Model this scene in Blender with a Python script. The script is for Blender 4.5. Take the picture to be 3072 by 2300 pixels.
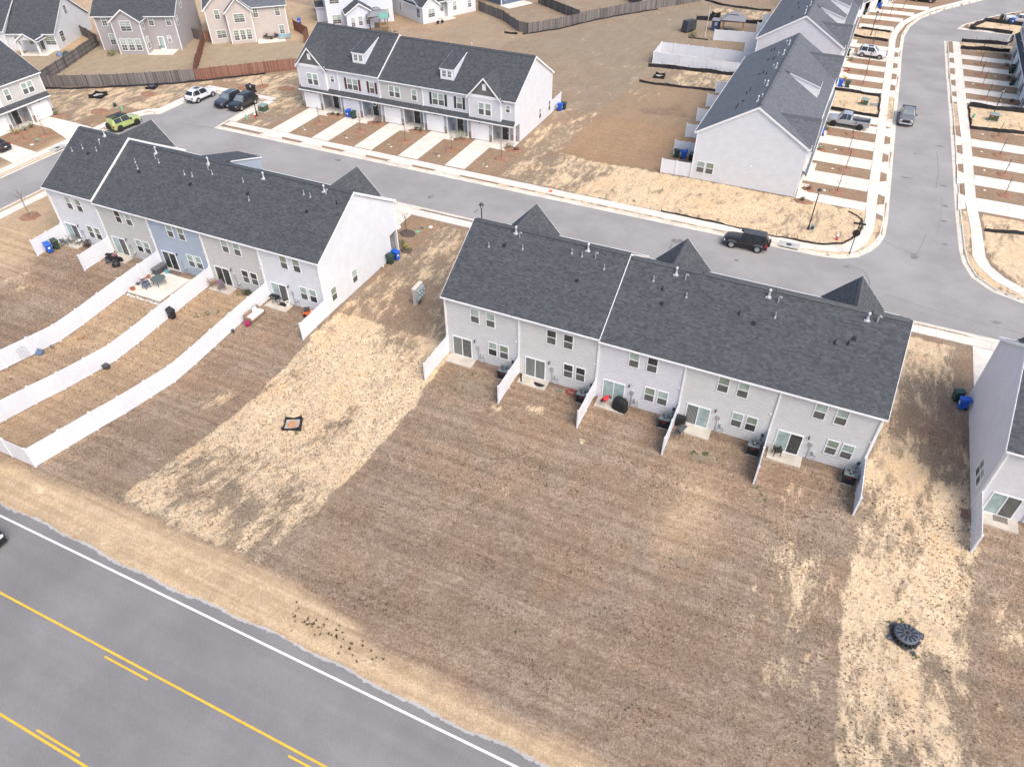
import bpy, bmesh, math, random
import numpy as np
from mathutils import Vector, Matrix

random.seed(11); RNG = np.random.default_rng(11)
R = math.radians
SC = bpy.context.scene
COL = SC.collection
for o in list(bpy.data.objects): bpy.data.objects.remove(o)

# ---------------------------------------------------------------- camera
CAM = (25.960, -42.746, 40.161)
cam = bpy.data.cameras.new('camera'); cam_o = bpy.data.objects.new('camera', cam); COL.objects.link(cam_o)
cam_o.matrix_world = Matrix.Translation(CAM) @ Matrix.Rotation(R(24.79), 4, 'Z') @ Matrix.Rotation(R(90 - 41.462), 4, 'X') @ Matrix.Rotation(R(-.112), 4, 'Z')
cam.sensor_fit = 'HORIZONTAL'; cam.sensor_width = 36.0; cam.lens = 36.0 * 2166.58 / 3072
cam.clip_start = .5; cam.clip_end = 3000
SC.camera = cam_o
SC.render.engine = 'CYCLES'

# ---------------------------------------------------------------- light: bright overcast
SUN_AZ, SUN_EL = 118.0, 52.0          # compass-like azimuth from +Y clockwise
w = bpy.data.worlds.new('World'); SC.world = w; w.use_nodes = True
nt = w.node_tree; bg = nt.nodes['Background']
sky = nt.nodes.new('ShaderNodeTexSky'); sky.sky_type = 'NISHITA'; sky.sun_disc = False
sky.sun_elevation = R(SUN_EL); sky.sun_rotation = R(SUN_AZ)
sky.air_density = 1.0; sky.dust_density = 4.0; sky.ozone_density = 1.0
nt.links.new(sky.outputs[0], bg.inputs[0]); bg.inputs[1].default_value = 0.15
sl = bpy.data.lights.new('sun', 'SUN'); so = bpy.data.objects.new('sun', sl); COL.objects.link(so)
sl.energy = .85; sl.angle = R(40); sl.color = (1.0, .975, .945)
so.location = (60, -60, 90)
d = Vector((math.sin(R(SUN_AZ)) * math.cos(R(SUN_EL)), math.cos(R(SUN_AZ)) * math.cos(R(SUN_EL)), math.sin(R(SUN_EL))))
so.rotation_euler = d.to_track_quat('Z', 'Y').to_euler()
vs = SC.view_settings; vs.view_transform = 'Standard'; vs.look = 'None'; vs.gamma = 1.0; vs.use_curve_mapping = False
vs.exposure = 0.86

# ---------------------------------------------------------------- terrain profile (swale behind the rows, bank up to the main road)
PROF = [(-70, 1.9), (-28.5, 1.9), (-27.5, 1.78), (-25.4, 1.45), (-23, 1.03), (-20.4, .6), (-17.8, .1), (-15.4, -.25), (-13, -.62), (-10.5, -.56), (-8, -.38), (-5.5, -.22), (-2.5, -.08), (0, 0), (400, 0)]
PX = np.array([a for a, b in PROF]); PZ = np.array([b for a, b in PROF])
def zt(y): return float(np.interp(y, PX, PZ))

# ---------------------------------------------------------------- materials
MATS = {}
def ntree(name):
    m = bpy.data.materials.new(name); m.use_nodes = True
    return m, m.node_tree, m.node_tree.nodes['Principled BSDF']
def nd(t, kind, **kw):
    n = t.nodes.new(kind)
    for k, v in kw.items(): setattr(n, k, v)
    return n
def mixc(t, fac, a, b, mode='MIX'):
    n = t.nodes.new('ShaderNodeMix'); n.data_type = 'RGBA'; n.blend_type = mode
    for s, v in ((n.inputs[0], fac), (n.inputs[6], a), (n.inputs[7], b)):
        if isinstance(v, (int, float)): s.default_value = v
        elif isinstance(v, (tuple, list)): s.default_value = (*v[:3], 1)
        else: t.links.new(v, s)
    return n.outputs[2]
def mth(t, op, a, b=None, c=None, clamp=False):
    n = t.nodes.new('ShaderNodeMath'); n.operation = op; n.use_clamp = clamp
    for i, v in enumerate((a, b, c)):
        if v is None: continue
        if isinstance(v, (int, float)): n.inputs[i].default_value = v
        else: t.links.new(v, n.inputs[i])
    return n.outputs[0]
def sstep(t, v, lo, hi):
    n = t.nodes.new('ShaderNodeMapRange'); n.interpolation_type = 'SMOOTHSTEP'
    t.links.new(v, n.inputs[0]); n.inputs[1].default_value = lo; n.inputs[2].default_value = hi
    return n.outputs[0]
def noise(t, vec, scale, detail=4, rough=.55, dist=0.):
    n = t.nodes.new('ShaderNodeTexNoise'); n.inputs['Scale'].default_value = scale; n.inputs['Detail'].default_value = detail
    n.inputs['Roughness'].default_value = rough; n.inputs['Distortion'].default_value = dist
    t.links.new(vec, n.inputs['Vector']); return n.outputs[0]
def mapv(t, vec, sc=(1, 1, 1), rot=(0, 0, 0)):
    n = t.nodes.new('ShaderNodeMapping'); n.inputs['Scale'].default_value = sc; n.inputs['Rotation'].default_value = rot
    t.links.new(vec, n.inputs['Vector']); return n.outputs[0]
def M(name, col, rough=.6, var=.08, scale=4., metal=0., bump=0., bscale=60., fine=0., spec=.5, col2=None, coat=0., obj=False):
    if name in MATS: return MATS[name]
    m, t, b = ntree(name)
    if obj: vec = nd(t, 'ShaderNodeTexCoord').outputs['Object']
    else: vec = nd(t, 'ShaderNodeNewGeometry').outputs['Position']
    n1 = noise(t, vec, scale, 5)
    f = sstep(t, n1, .3, .7)
    lo = tuple(c * (1 - var) for c in col); hi = tuple(min(1, c * (1 + var)) for c in (col2 or col))
    c = mixc(t, f, lo, hi)
    if fine:
        n2 = noise(t, vec, bscale, 3, .6)
        c = mixc(t, 1.0, c, mixc(t, sstep(t, n2, .3, .7), (1 - fine,) * 3, (1 + fine,) * 3), 'MULTIPLY')
    t.links.new(c, b.inputs['Base Color'])
    b.inputs['Roughness'].default_value = rough; b.inputs['Metallic'].default_value = metal
    b.inputs['Specular IOR Level'].default_value = spec; b.inputs['Coat Weight'].default_value = coat
    if bump:
        bn = t.nodes.new('ShaderNodeBump'); bn.inputs['Strength'].default_value = bump; bn.inputs['Distance'].default_value = .01
        t.links.new(noise(t, vec, bscale, 4), bn.inputs['Height']); t.links.new(bn.outputs[0], b.inputs['Normal'])
    MATS[name] = m; return m

# siding colours
def siding(name, col): return M(name, col, .55, .035, 1.2, fine=.02, bscale=25)
SID = {
 'white': siding('siding_white', (.635, .645, .665)), 'cool': siding('siding_cool_white', (.625, .63, .65)),
 'lav': siding('siding_lavender', (.60, .59, .615)), 'greige': siding('siding_greige', (.51, .50, .475)),
 'grey': siding('siding_grey', (.545, .545, .54)), 'grey2': siding('siding_warm_grey', (.56, .555, .54)),
 'blue': siding('siding_blue', (.35, .405, .475)), 'dusty': siding('siding_dusty', (.44, .42, .425)),
 'taupe': siding('siding_taupe', (.37, .345, .345)), 'beige': siding('siding_beige', (.50, .44, .40)),
 'paleblue': siding('siding_pale_blue', (.60, .63, .71)), 'shake': siding('siding_dark_shake', (.155, .145, .135)), 'navy': siding('siding_navy', (.10, .13, .20)),
 'brown': siding('siding_brown', (.23, .19, .15)), 'porchgrey': siding('siding_porch', (.38, .38, .40)),
}
TRIM = M('trim_white', (.80, .80, .80), .45, .03, 3)
VINYL = M('vinyl_white', (.71, .73, .77), .38, .04, .5, fine=.02, bscale=6)
GUT = M('gutter_white', (.78, .78, .77), .4, .06, 2)
CONC = M('concrete', (.66, .61, .53), .85, .09, .6, fine=.09, bscale=14, bump=.1)
CONCD = M('concrete_patio', (.50, .455, .385), .85, .12, 1.0, fine=.1, bscale=20, bump=.1)
KERB = M('concrete_kerb', (.62, .565, .475), .85, .12, .8, fine=.1, bscale=10)
GREYC = M('concrete_grey', (.42, .41, .38), .85, .15, 2.5, fine=.15, bscale=18, bump=.15)
BLK = M('black_plastic', (.018, .019, .022), .5, .2, 8)
BLKM = M('black_metal', (.02, .02, .022), .4, .15, 8)
DKG = M('dark_grey', (.06, .065, .07), .55, .2, 6)
GALV = M('galvanised', (.52, .55, .55), .42, .12, 9, metal=.6)
ALU = M('aluminium', (.68, .70, .71), .35, .08, 9, metal=.5)
BLUEP = M('plastic_blue', (.012, .10, .52), .42, .12, 3)
GREENP = M('plastic_green', (.028, .06, .048), .45, .15, 3)
GREENT = M('paint_utility_green', (.06, .10, .055), .5, .2, 3)
MINT = M('plastic_mint', (.18, .42, .26), .6, .1, 4)
RED = M('paint_red', (.55, .02, .03), .4, .15, 4)
PINK = M('plastic_magenta', (.45, .012, .14), .4, .1, 4)
ORANGE = M('plastic_orange', (.75, .15, .03), .5, .1, 4)
TERRA = M('terracotta', (.42, .14, .07), .8, .15, 8)
def woodmat(name, lo, hi):
    m, t, b = ntree(name); at = nd(t, 'ShaderNodeAttribute', attribute_name='tint'); vec = nd(t, 'ShaderNodeNewGeometry').outputs['Position']
    c = mixc(t, at.outputs['Fac'], lo, hi); c = mixc(t, 1., c, mixc(t, noise(t, mapv(t, vec, (1, 1, .25)), 9, 4), (.75,) * 3, (1.25,) * 3), 'MULTIPLY')
    t.links.new(c, b.inputs['Base Color']); b.inputs['Roughness'].default_value = .9; return m
WOODG = woodmat('wood_weathered', (.09, .08, .077), (.25, .23, .22))
WOODR = woodmat('wood_reddish', (.155, .068, .048), (.34, .175, .125))
WOODT = M('wood_tan', (.36, .22, .12), .75, .2, 5)
SILT = M('silt_fabric', (.017, .015, .017), .8, .35, 5, fine=.3, bscale=30, bump=.3)
TYRE = M('tyre', (.018, .018, .018), .8, .15, 20)
RIM = M('rim_alloy', (.50, .51, .53), .3, .05, 9, metal=.7)
CUSH = M('cushion_white', (.75, .73, .68), .9, .05, 6)
WICK = M('wicker', (.26, .18, .13), .85, .25, 30)
SOIL = M('soil_dark', (.10, .075, .06), .95, .3, 6, fine=.35, bscale=24, bump=.5)
def mulchmat():
    m, t, b = ntree('pine_straw'); vec = nd(t, 'ShaderNodeNewGeometry').outputs['Position']
    n = noise(t, vec, 16, 6, .7); n2 = noise(t, vec, 1.3, 3)
    c = mixc(t, sstep(t, n, .35, .65), (.17, .075, .042), (.37, .195, .115))
    c = mixc(t, sstep(t, n2, .4, .7), c, (.31, .19, .13))
    t.links.new(c, b.inputs['Base Color']); b.inputs['Roughness'].default_value = .95
    bn = t.nodes.new('ShaderNodeBump'); bn.inputs['Strength'].default_value = .7; bn.inputs['Distance'].default_value = .05
    t.links.new(n, bn.inputs['Height']); t.links.new(bn.outputs[0], b.inputs['Normal']); return m
MULCH = mulchmat()
def glassmat(name, col, rough=.08, spec=.6):
    return M(name, col, rough, .18, 1.7, spec=spec)
GL_UP = glassmat('glass_blind', (.34, .42, .37), .12)
GL_UP2 = glassmat('glass_blind_olive', (.23, .28, .21), .12)
GL_DK = M('screen_lower', (.105, .108, .10), .5, .2, 1.7)
GL_DK2 = M('glass_dark', (.045, .05, .048), .12, .4, 1.7)
GL_SL = glassmat('glass_slider', (.31, .40, .39), .1)
def blindmat():
    m, t, b = ntree('vertical_blind'); g = nd(t, 'ShaderNodeTexCoord').outputs['Object']
    wv = t.nodes.new('ShaderNodeTexWave'); wv.wave_type = 'BANDS'; wv.bands_direction = 'X'; wv.inputs['Scale'].default_value = 3.0; wv.inputs['Distortion'].default_value = .4
    t.links.new(g, wv.inputs['Vector'])
    t.links.new(mixc(t, sstep(t, wv.outputs[1], .35, .75), (.06, .065, .062), (.30, .33, .31)), b.inputs['Base Color']); b.inputs['Roughness'].default_value = .15; return m
GL_VB = blindmat()
CARGL = M('car_glass', (.022, .026, .03), .06, .2, 2, spec=.8)
CARGL2 = M('car_glass_light', (.16, .19, .20), .06, .2, 2, spec=.8)
TAIL = M('tail_lamp', (.35, .015, .02), .2, .1, 4); HEAD = M('head_lamp', (.7, .72, .74), .15, .05, 4)
DOORB = M('door_black', (.022, .022, .024), .4, .15, 4); DOORG = M('garage_door_white', (.80, .80, .81), .45, .02, 2)
MAROON = M('shutter_maroon', (.10, .018, .03), .5, .1, 5); SHUTB = M('shutter_black', (.03, .032, .035), .5, .1, 5)
def stonemat():
    m, t, b = ntree('stone_veneer'); vec = nd(t, 'ShaderNodeTexCoord').outputs['Object']
    v = t.nodes.new('ShaderNodeTexVoronoi'); v.inputs['Scale'].default_value = 6.0; t.links.new(mapv(t, vec, (1, 1, 2.2)), v.inputs['Vector'])
    sep = nd(t, 'ShaderNodeSeparateColor'); t.links.new(v.outputs['Color'], sep.inputs[0])
    c = mixc(t, sep.outputs[0], (.14, .12, .11), (.42, .36, .32)); c = mixc(t, sstep(t, sep.outputs[1], .6, .9), c, (.30, .17, .12))
    t.links.new(c, b.inputs['Base Color']); b.inputs['Roughness'].default_value = .85; return m
STONE = stonemat()
def shinglemat(name, lo, hi):
    m, t, b = ntree(name); at = nd(t, 'ShaderNodeAttribute', attribute_name='tint')
    vec = nd(t, 'ShaderNodeNewGeometry').outputs['Position']
    c = mixc(t, at.outputs['Fac'], lo, hi)
    n1 = noise(t, vec, .5, 4, .6); n2 = noise(t, vec, 45, 3, .6)
    c = mixc(t, 1., c, mixc(t, n1, (.92, .92, .93), (1.08, 1.08, 1.09)), 'MULTIPLY')
    c = mixc(t, 1., c, mixc(t, n2, (.66, .66, .67), (1.36, 1.36, 1.34)), 'MULTIPLY')
    t.links.new(c, b.inputs['Base Color']); b.inputs['Roughness'].default_value = .85; return m
SHING = shinglemat('asphalt_shingle', (.044, .047, .052), (.086, .091, .099))
SHING_LIT = shinglemat('asphalt_shingle_skylit', (.088, .096, .108), (.138, .148, .163))  # same shingle with sky reflection and haze put into a lighter colour
def asphaltmat(name, base, blotch, lane=False):
    m, t, b = ntree(name); vec = nd(t, 'ShaderNodeNewGeometry').outputs['Position']
    n1 = noise(t, vec, .16, 5, .6); n2 = noise(t, vec, 14, 4, .7); n3 = noise(t, mapv(t, vec, (.05, 1.1, 1)), 1.0, 3)
    n4 = noise(t, vec, .9, 5, .65, .8)
    c = mixc(t, sstep(t, n1, .3, .7), tuple(x * .86 for x in base), tuple(x * 1.1 for x in base))
    c = mixc(t, 1., c, mixc(t, n2, (.70,) * 3, (1.30,) * 3), 'MULTIPLY'); c = mixc(t, 1., c, mixc(t, noise(t, vec, 45, 2, .6), (.72,) * 3, (1.28,) * 3), 'MULTIPLY')
    if lane: c = mixc(t, 1., c, mixc(t, sstep(t, n3, .25, .75), (.95, .95, .96), (1.06, 1.06, 1.06)), 'MULTIPLY')
    c = mixc(t, mth(t, 'MULTIPLY', sstep(t, n4, .66, .76), .35), c, blotch)
    t.links.new(c, b.inputs['Base Color']); b.inputs['Roughness'].default_value = .8
    bn = t.nodes.new('ShaderNodeBump'); bn.inputs['Strength'].default_value = .3; bn.inputs['Distance'].default_value = .01
    t.links.new(noise(t, vec, 60, 3), bn.inputs['Height']); t.links.new(bn.outputs[0], b.inputs['Normal']); return m
ASPH = asphaltmat('asphalt_street', (.292, .276, .262), (.16, .15, .145))
ASPR = asphaltmat('asphalt_road', (.205, .196, .188), (.16, .153, .146), True)
ASPE = asphaltmat('asphalt_crumbled_edge', (.42, .40, .38), (.5, .48, .45))
PATCH = M('asphalt_patch', (.185, .18, .178), .85, .25, 2, fine=.2, bscale=14)
WLINE = M('road_paint_white', (.76, .76, .76), .6, .06, 1.5, fine=.12, bscale=12)
YLINE = M('road_paint_yellow', (.72, .42, .035), .6, .08, 1.5, fine=.12, bscale=12)

# ---------------------------------------------------------------- mesh builder
class MB:
    def __init__(s): s.v = []; s.f = []; s.m = []; s.t = []
    def poly(s, pts, mi=0, tint=None):
        n = len(s.v); s.v.extend([tuple(p) for p in pts]); s.f.append(tuple(range(n, n + len(pts)))); s.m.append(mi); s.t.append(tint)
        return s
    def box(s, x0, x1, y0, y1, z0, z1, mi=0, X=None):
        P = [(x0, y0, z0), (x1, y0, z0), (x1, y1, z0), (x0, y1, z0), (x0, y0, z1), (x1, y0, z1), (x1, y1, z1), (x0, y1, z1)]
        return s.hexa(P, mi, X)
    def hexa(s, P, mi=0, X=None):
        if X is not None: P = [X @ Vector(p) for p in P]
        n = len(s.v); s.v.extend([tuple(p) for p in P])
        for q in ((0, 3, 2, 1), (4, 5, 6, 7), (0, 1, 5, 4), (1, 2, 6, 5), (2, 3, 7, 6), (3, 0, 4, 7)):
            s.f.append(tuple(n + i for i in q)); s.m.append(mi); s.t.append(None)
        return s
    def frus(s, cx, cy, z0, z1, a0, b0, a1, b1, mi=0, ox=0, oy=0):   # tapered box, half sizes
        return s.hexa([(cx - a0, cy - b0, z0), (cx + a0, cy - b0, z0), (cx + a0, cy + b0, z0), (cx - a0, cy + b0, z0),
                       (cx - a1 + ox, cy - b1 + oy, z1), (cx + a1 + ox, cy - b1 + oy, z1), (cx + a1 + ox, cy + b1 + oy, z1), (cx - a1 + ox, cy + b1 + oy, z1)], mi)
    def tube(s, pts, r, n=6, mi=0, cap=True):
        pts = [Vector(p) for p in pts]; rs = r if isinstance(r, (list, tuple)) else [r] * len(pts)
        rings = []
        for i, p in enumerate(pts):
            a = pts[max(0, i - 1)]; b = pts[min(len(pts) - 1, i + 1)]; d = (b - a).normalized()
            u = d.orthogonal().normalized() if i == 0 else (pu - d * pu.dot(d)).normalized()
            pu = u; v = d.cross(u); k = len(s.v)
            for j in range(n):
                th = 2 * math.pi * j / n; s.v.append(tuple(p + (u * math.cos(th) + v * math.sin(th)) * rs[i]))
            rings.append(k)
        for a, b in zip(rings, rings[1:]):
            for j in range(n):
                s.f.append((a + j, a + (j + 1) % n, b + (j + 1) % n, b + j)); s.m.append(mi); s.t.append(None)
        if cap:
            s.f.append(tuple(rings[0] + j for j in reversed(range(n)))); s.m.append(mi); s.t.append(None)
            s.f.append(tuple(rings[-1] + j for j in range(n))); s.m.append(mi); s.t.append(None)
        return s
    def lathe(s, prof, n=16, mi=0, X=None, cx=0, cy=0):              # prof: (r, z)
        rings = []
        for r, z in prof:
            k = len(s.v)
            for j in range(n):
                th = 2 * math.pi * j / n; p = Vector((cx + r * math.cos(th), cy + r * math.sin(th), z))
                s.v.append(tuple(X @ p if X is not None else p))
            rings.append(k)
        for a, b in zip(rings, rings[1:]):
            for j in range(n):
                s.f.append((a + j, a + (j + 1) % n, b + (j + 1) % n, b + j)); s.m.append(mi); s.t.append(None)
        s.f.append(tuple(rings[0] + j for j in reversed(range(n)))); s.m.append(mi); s.t.append(None)
        s.f.append(tuple(rings[-1] + j for j in range(n))); s.m.append(mi); s.t.append(None)
        return s
    def prism(s, poly, z0, z1, mi=0):                                 # xy outline (ccw)
        k = len(poly)
        s.poly([(x, y, z0) for x, y in reversed(poly)], mi); s.poly([(x, y, z1) for x, y in poly], mi)
        for i in range(k):
            a = poly[i]; b = poly[(i + 1) % k]; s.poly([(*a, z0), (*b, z0), (*b, z1), (*a, z1)], mi)
        return s
    def mesh(s, name, mats, smooth=False):
        me = bpy.data.meshes.new(name); me.from_pydata(s.v, [], s.f)
        for m in (mats if isinstance(mats, (list, tuple)) else [mats]): me.materials.append(m)
        if any(s.m): me.polygons.foreach_set('material_index', s.m)
        if any(x is not None for x in s.t):
            at = me.attributes.new('tint', 'FLOAT', 'FACE'); at.data.foreach_set('value', [x if x is not None else .5 for x in s.t])
        if smooth: me.polygons.foreach_set('use_smooth', [True] * len(me.polygons))
        me.update(); return me
    def obj(s, name, mats, parent=None, loc=(0, 0, 0), rz=0, smooth=False, kind=None):
        return link(name, s.mesh(name, mats, smooth), parent, loc, rz, kind)
def link(name, me, parent=None, loc=(0, 0, 0), rz=0, kind=None, label=None):
    o = bpy.data.objects.new(name, me); COL.objects.link(o); o.location = loc; o.rotation_euler = (0, 0, rz)
    if parent: o.parent = parent
    if kind: o['kind'] = kind
    if label: o['label'] = label
    return o
def thing(name, label, cat, loc=(0, 0, 0), rz=0, group=None):
    o = bpy.data.objects.new(name, None); COL.objects.link(o); o.empty_display_size = .3
    o.location = loc; o.rotation_euler = (0, 0, rz); o['label'] = label; o['category'] = cat
    if group: o['group'] = group
    return o
def tag(o, label, cat, group=None):
    o['label'] = label; o['category'] = cat
    if group: o['group'] = group
    return o
def dup(root, label, loc, rz=None, group=None):
    r = root.copy(); COL.objects.link(r); r.location = loc; r['label'] = label
    if rz is not None: r.rotation_euler = (0, 0, rz)
    if group: r['group'] = group
    for ch in list(root.children):
        c = ch.copy(); COL.objects.link(c); c.parent = r
        for g in list(ch.children):
            e = g.copy(); COL.objects.link(e); e.parent = c
    return r
CACHE = {}
def cached(key, fn):
    if key not in CACHE: CACHE[key] = fn()
    return CACHE[key]
# ================================================================ STREETS (outline of the asphalt, counter-clockwise)
ST = [(-67, -2), (-60, -2), (-60, 17.5), (-59.3, 20), (-57.7, 21.7), (-55.3, 22.4), (75, 22.3), (75, 29.6), (46.7, 29.6), (44, 30.6), (42.2, 32.6), (41.4, 35.2), (41.1, 37.7), (40.7, 47), (40.0, 75.8), (39.3, 97.7), (38.85, 116.4),
      (48.7, 117.9), (49.9, 125.2), (40.9, 125.3), (42.0, 128.9), (47.3, 137.6), (58, 151), (78, 172), (72, 178), (45.9, 149.9), (38.7, 138.5), (34.6, 130), (32.9, 123), (32.2, 116), (32.3, 104.7), (32.6, 94.7), (32.85, 82.9), (33.3, 63.6), (33.7, 46.7), (33.85, 41), (33.75, 37.6), (33.3, 35.4), (32.6, 33.6), (31.5, 31.9), (29.9, 30.8), (28.0, 30.4), (25.8, 30.35),
      (-53.9, 30.4), (-54.4, 36), (-54.4, 41.0), (-64.6, 41.2), (-64.6, 31.2), (-66.3, 30.0), (-67, 28.5)]
STP = np.array(ST)
def pip(px, py, poly):
    poly = np.asarray(poly); ins = np.zeros(px.shape, bool); j = len(poly) - 1
    for i in range(len(poly)):
        xi, yi = poly[i]; xj, yj = poly[j]
        c = ((yi > py) != (yj > py)) & (px < (xj - xi) * (py - yi) / ((yj - yi) + 1e-12) + xi)
        ins ^= c; j = i
    return ins
def pdist(px, py, poly, closed=True):
    poly = np.asarray(poly); dmin = np.full(px.shape, 1e9); n = len(poly)
    for i in range(n if closed else n - 1):
        a = poly[i]; b = poly[(i + 1) % n]; e = b - a; L = max(e @ e, 1e-9)
        t = np.clip(((px - a[0]) * e[0] + (py - a[1]) * e[1]) / L, 0, 1)
        dmin = np.minimum(dmin, np.hypot(px - a[0] - t * e[0], py - a[1] - t * e[1]))
    return dmin
def lines(spec):
    out = []
    for a, b, s in spec: out += list(np.arange(a, b, s))
    return np.array(out + [spec[-1][1]])
gx = lines([(-420, -140, 20), (-140, -100, 2), (-100, -70, 1), (-70, 52, .36), (52, 70, 1.5), (70, 300, 15)])
gy = lines([(-90, -46, 4), (-46, -30.2, 1.2), (-30.2, 50, .36), (50, 132, .55), (132, 200, 2.5), (200, 500, 20)])
GX, GY = np.meshgrid(gx, gy); fx, fy = GX.ravel(), GY.ravel()
gz = np.interp(fy, PX, PZ)
near = pip(fx, fy, ST) | (pdist(fx, fy, ST) < .4)
gz = np.where(near, -.25, gz); gz = np.where(fy < -29.7, 1.75, gz)
def vnoise(x, y, s, seed):                                  # cheap value noise for mask edges
    r = np.random.default_rng(seed); T = r.random((64, 64)); u = x / s; v = y / s
    i = np.floor(u).astype(int); j = np.floor(v).astype(int); a = u - i; b = v - j; a = a * a * (3 - 2 * a); b = b * b * (3 - 2 * b)
    g = lambda p, q: T[p % 64, q % 64]
    return (g(i, j) * (1 - a) + g(i + 1, j) * a) * (1 - b) + (g(i, j + 1) * (1 - a) + g(i + 1, j + 1) * a) * b - .5
W1 = vnoise(fx, fy, 2.2, 1) + .5 * vnoise(fx, fy, .9, 2); W2 = vnoise(fx, fy, 6., 3) + .5 * vnoise(fx, fy, 2.5, 4)
wx = fx + W1 * .5; wy = fy + np.roll(W1, 7) * .5
def rect(x0, x1, y0, y1, s=.5):
    d = np.minimum(np.minimum(wx - x0, x1 - wx), np.minimum(wy - y0, y1 - wy)); return np.clip(d / s + .5, 0, 1)
def polym(poly, s=.6):
    d = pdist(wx, wy, poly); d = np.where(pip(wx, wy, poly), d, -d); return np.clip(d / s + .5, 0, 1)
def blob(x, y, rx, ry=None): return np.clip(1.3 - np.hypot((fx - x) / rx, (fy - y) / (ry or rx)), 0, 1)
sand = np.full(fx.shape, .06); tan = np.zeros(fx.shape); grn = np.zeros(fx.shape); dark = np.zeros(fx.shape); red = np.zeros(fx.shape)
def put(a, m, v):  a[:] = a * (1 - m) + v * m
# brown yards, far fields
put(sand, rect(-140, -6, 57, 200, 2), .16); put(tan, rect(-140, 10, 44, 220, 3), .12); put(grn, rect(-48, 9, 56, 130, 4), .44)
put(grn, polym([(-7, 125), (-14, 112), (-24, 97), (-30, 85), (-22, 80), (-12, 78), (-6, 66), (-3, 70), (-7, 85), (-8, 100), (0, 118)], 6), .58)
put(tan, polym([(-120, 30), (-90, 33), (-58, 56), (-60, 82), (-90, 90), (-130, 70)], 1), .8); put(grn, polym([(-112, 36), (-88, 32), (-58, 56), (-60, 70), (-82, 64), (-98, 52)], 2), .58)
put(tan, polym([(-62, 90), (-45, 99), (-31, 88), (-40, 60), (-55, 58), (-66, 75)], 2), .35)
# sandy strips between the rows
s1 = rect(-12.4, .5, -26, 19.6, .5); v1 = np.where(fy > 1, .44, np.where(fy > -17, .69, .52)) + .20 * W2 - .30 * blob(-4.2, -11.5, 2.2, 3.2) - .25 * blob(-5, 1, 2, 3) - .25 * blob(-6, 7, 3, 2) - .18 * blob(-7, -22, 5, 1.6) + .15 * blob(-9.5, -3.5, 2.5, 3) + .2 * blob(-1.5, -13.5, 1.8, 2.2)
put(sand, s1, v1); put(sand, rect(-17, -11.3, 13, 19.8, 1), .12); put(red, rect(-17, -11.3, 13, 19.8, 1), .5)
s2 = rect(34.55, 42.0, -29, 19.4, .35); v2 = .58 + .22 * W2 - .30 * blob(39.8, 9.5, 2.2, 7) - .2 * blob(37, 12, 1.5, 6) + .18 * blob(39.9, -3, .6, 7) - .1 * (fy < -14) - .25 * blob(39.8, -13.2, 1.6, 1)
put(sand, s2, v2); put(sand, rect(40.6, 42, 12.5, 20, .4), .03)
put(sand, polym([(28.5, -7.5), (33.2, -7), (34.2, -10.5), (33.4, -19), (31, -19), (29, -11.5)], 4.5), .47); put(sand, rect(28, 34, -6, -1.8, 3), .30)
put(sand, polym([(9, -10), (11.4, -9.8), (12.4, -12), (9.8, -13.4)], 3), .30); put(sand, blob(14.5, -5.2, .9, .5), .6); put(sand, blob(7, -4.6, .9, .5), .6); put(sand, blob(9.8, -3.4, 1.4, .6), .55)
put(tan, polym([(21.6, -5), (24.6, -4.6), (25.8, -10.4), (23, -13.2)], 2.2), .55); put(grn, blob(24.4, -12.2, 1.6, .9), .5); put(grn, blob(23.2, -3.1, 1.3, .6), .7); put(grn, blob(3.5, -3, 3.0, 1.8), .5); put(grn, blob(9.5, -2.6, 2.6, 1.2), .3); put(grn, blob(16.5, -3.2, 2.2, 1.2), .25); put(grn, blob(27.6, -4.4, .5, .35), .8)
put(sand, blob(24.5, -2.8, 1.8, .7), .3)
put(sand, rect(41.9, 60, -20, -2, 3), .16); put(sand, blob(44.3, -9, 1.6, 2.4), .42)
put(sand, blob(-14.8, -13, 1.2, 2.2), .42); put(sand, blob(-45, -8, 2.4, 1.5), .36); put(sand, blob(-42, -12, 3, 1.2), .36); put(sand, blob(-38.5, -6.5, 1.5, 1), .3)
# corner lot and the strips along the north street
put(sand, polym([(-12.6, 33), (31.6, 32), (31.6, 42.6), (7.2, 42.6), (-.6, 42.1), (-6.4, 43), (-6.4, 58), (-12.5, 57)], .8), .64 + .18 * W2 - .16 * (fx < 1) - .12 * (fx < -5))
put(red, polym([(-6.4, 43), (-6.4, 58), (-5.6, 74.6), (7.5, 73.4), (11, 55), (11, 44), (7, 42.6), (-.6, 42)], .6), .75); put(sand, polym([(-6.3, 43), (-6.3, 58), (-5.4, 74.4), (7.5, 73.4), (11, 55), (11, 44), (7, 42.8), (-.6, 42.3)], .4), .02)
put(dark, polym([(-2.8, 61.5), (3.5, 66.5), (7.5, 61), (-1, 59.5)], 2), .55)
put(sand, rect(-5.5, 10.8, 73.4, 82.2, .6), .48 + .2 * W2); put(grn, blob(-2.7, 76.1, 1.8), .35); put(sand, rect(-8, 0, 62, 80, 3), .24)
put(sand, rect(-4, 10.8, 113, 122, 1), .4)
for x0, x1, y0, y1 in ((22.5, 30.6, 73.1, 82), (22.5, 29.9, 111.6, 117.4), (42.4, 50, 74, 83.2), (41.4, 50, 112.2, 117.4), (43, 53, 125.6, 133)): put(sand, rect(x0, x1, y0, y1, .3), .68 + .12 * W2)
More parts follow.
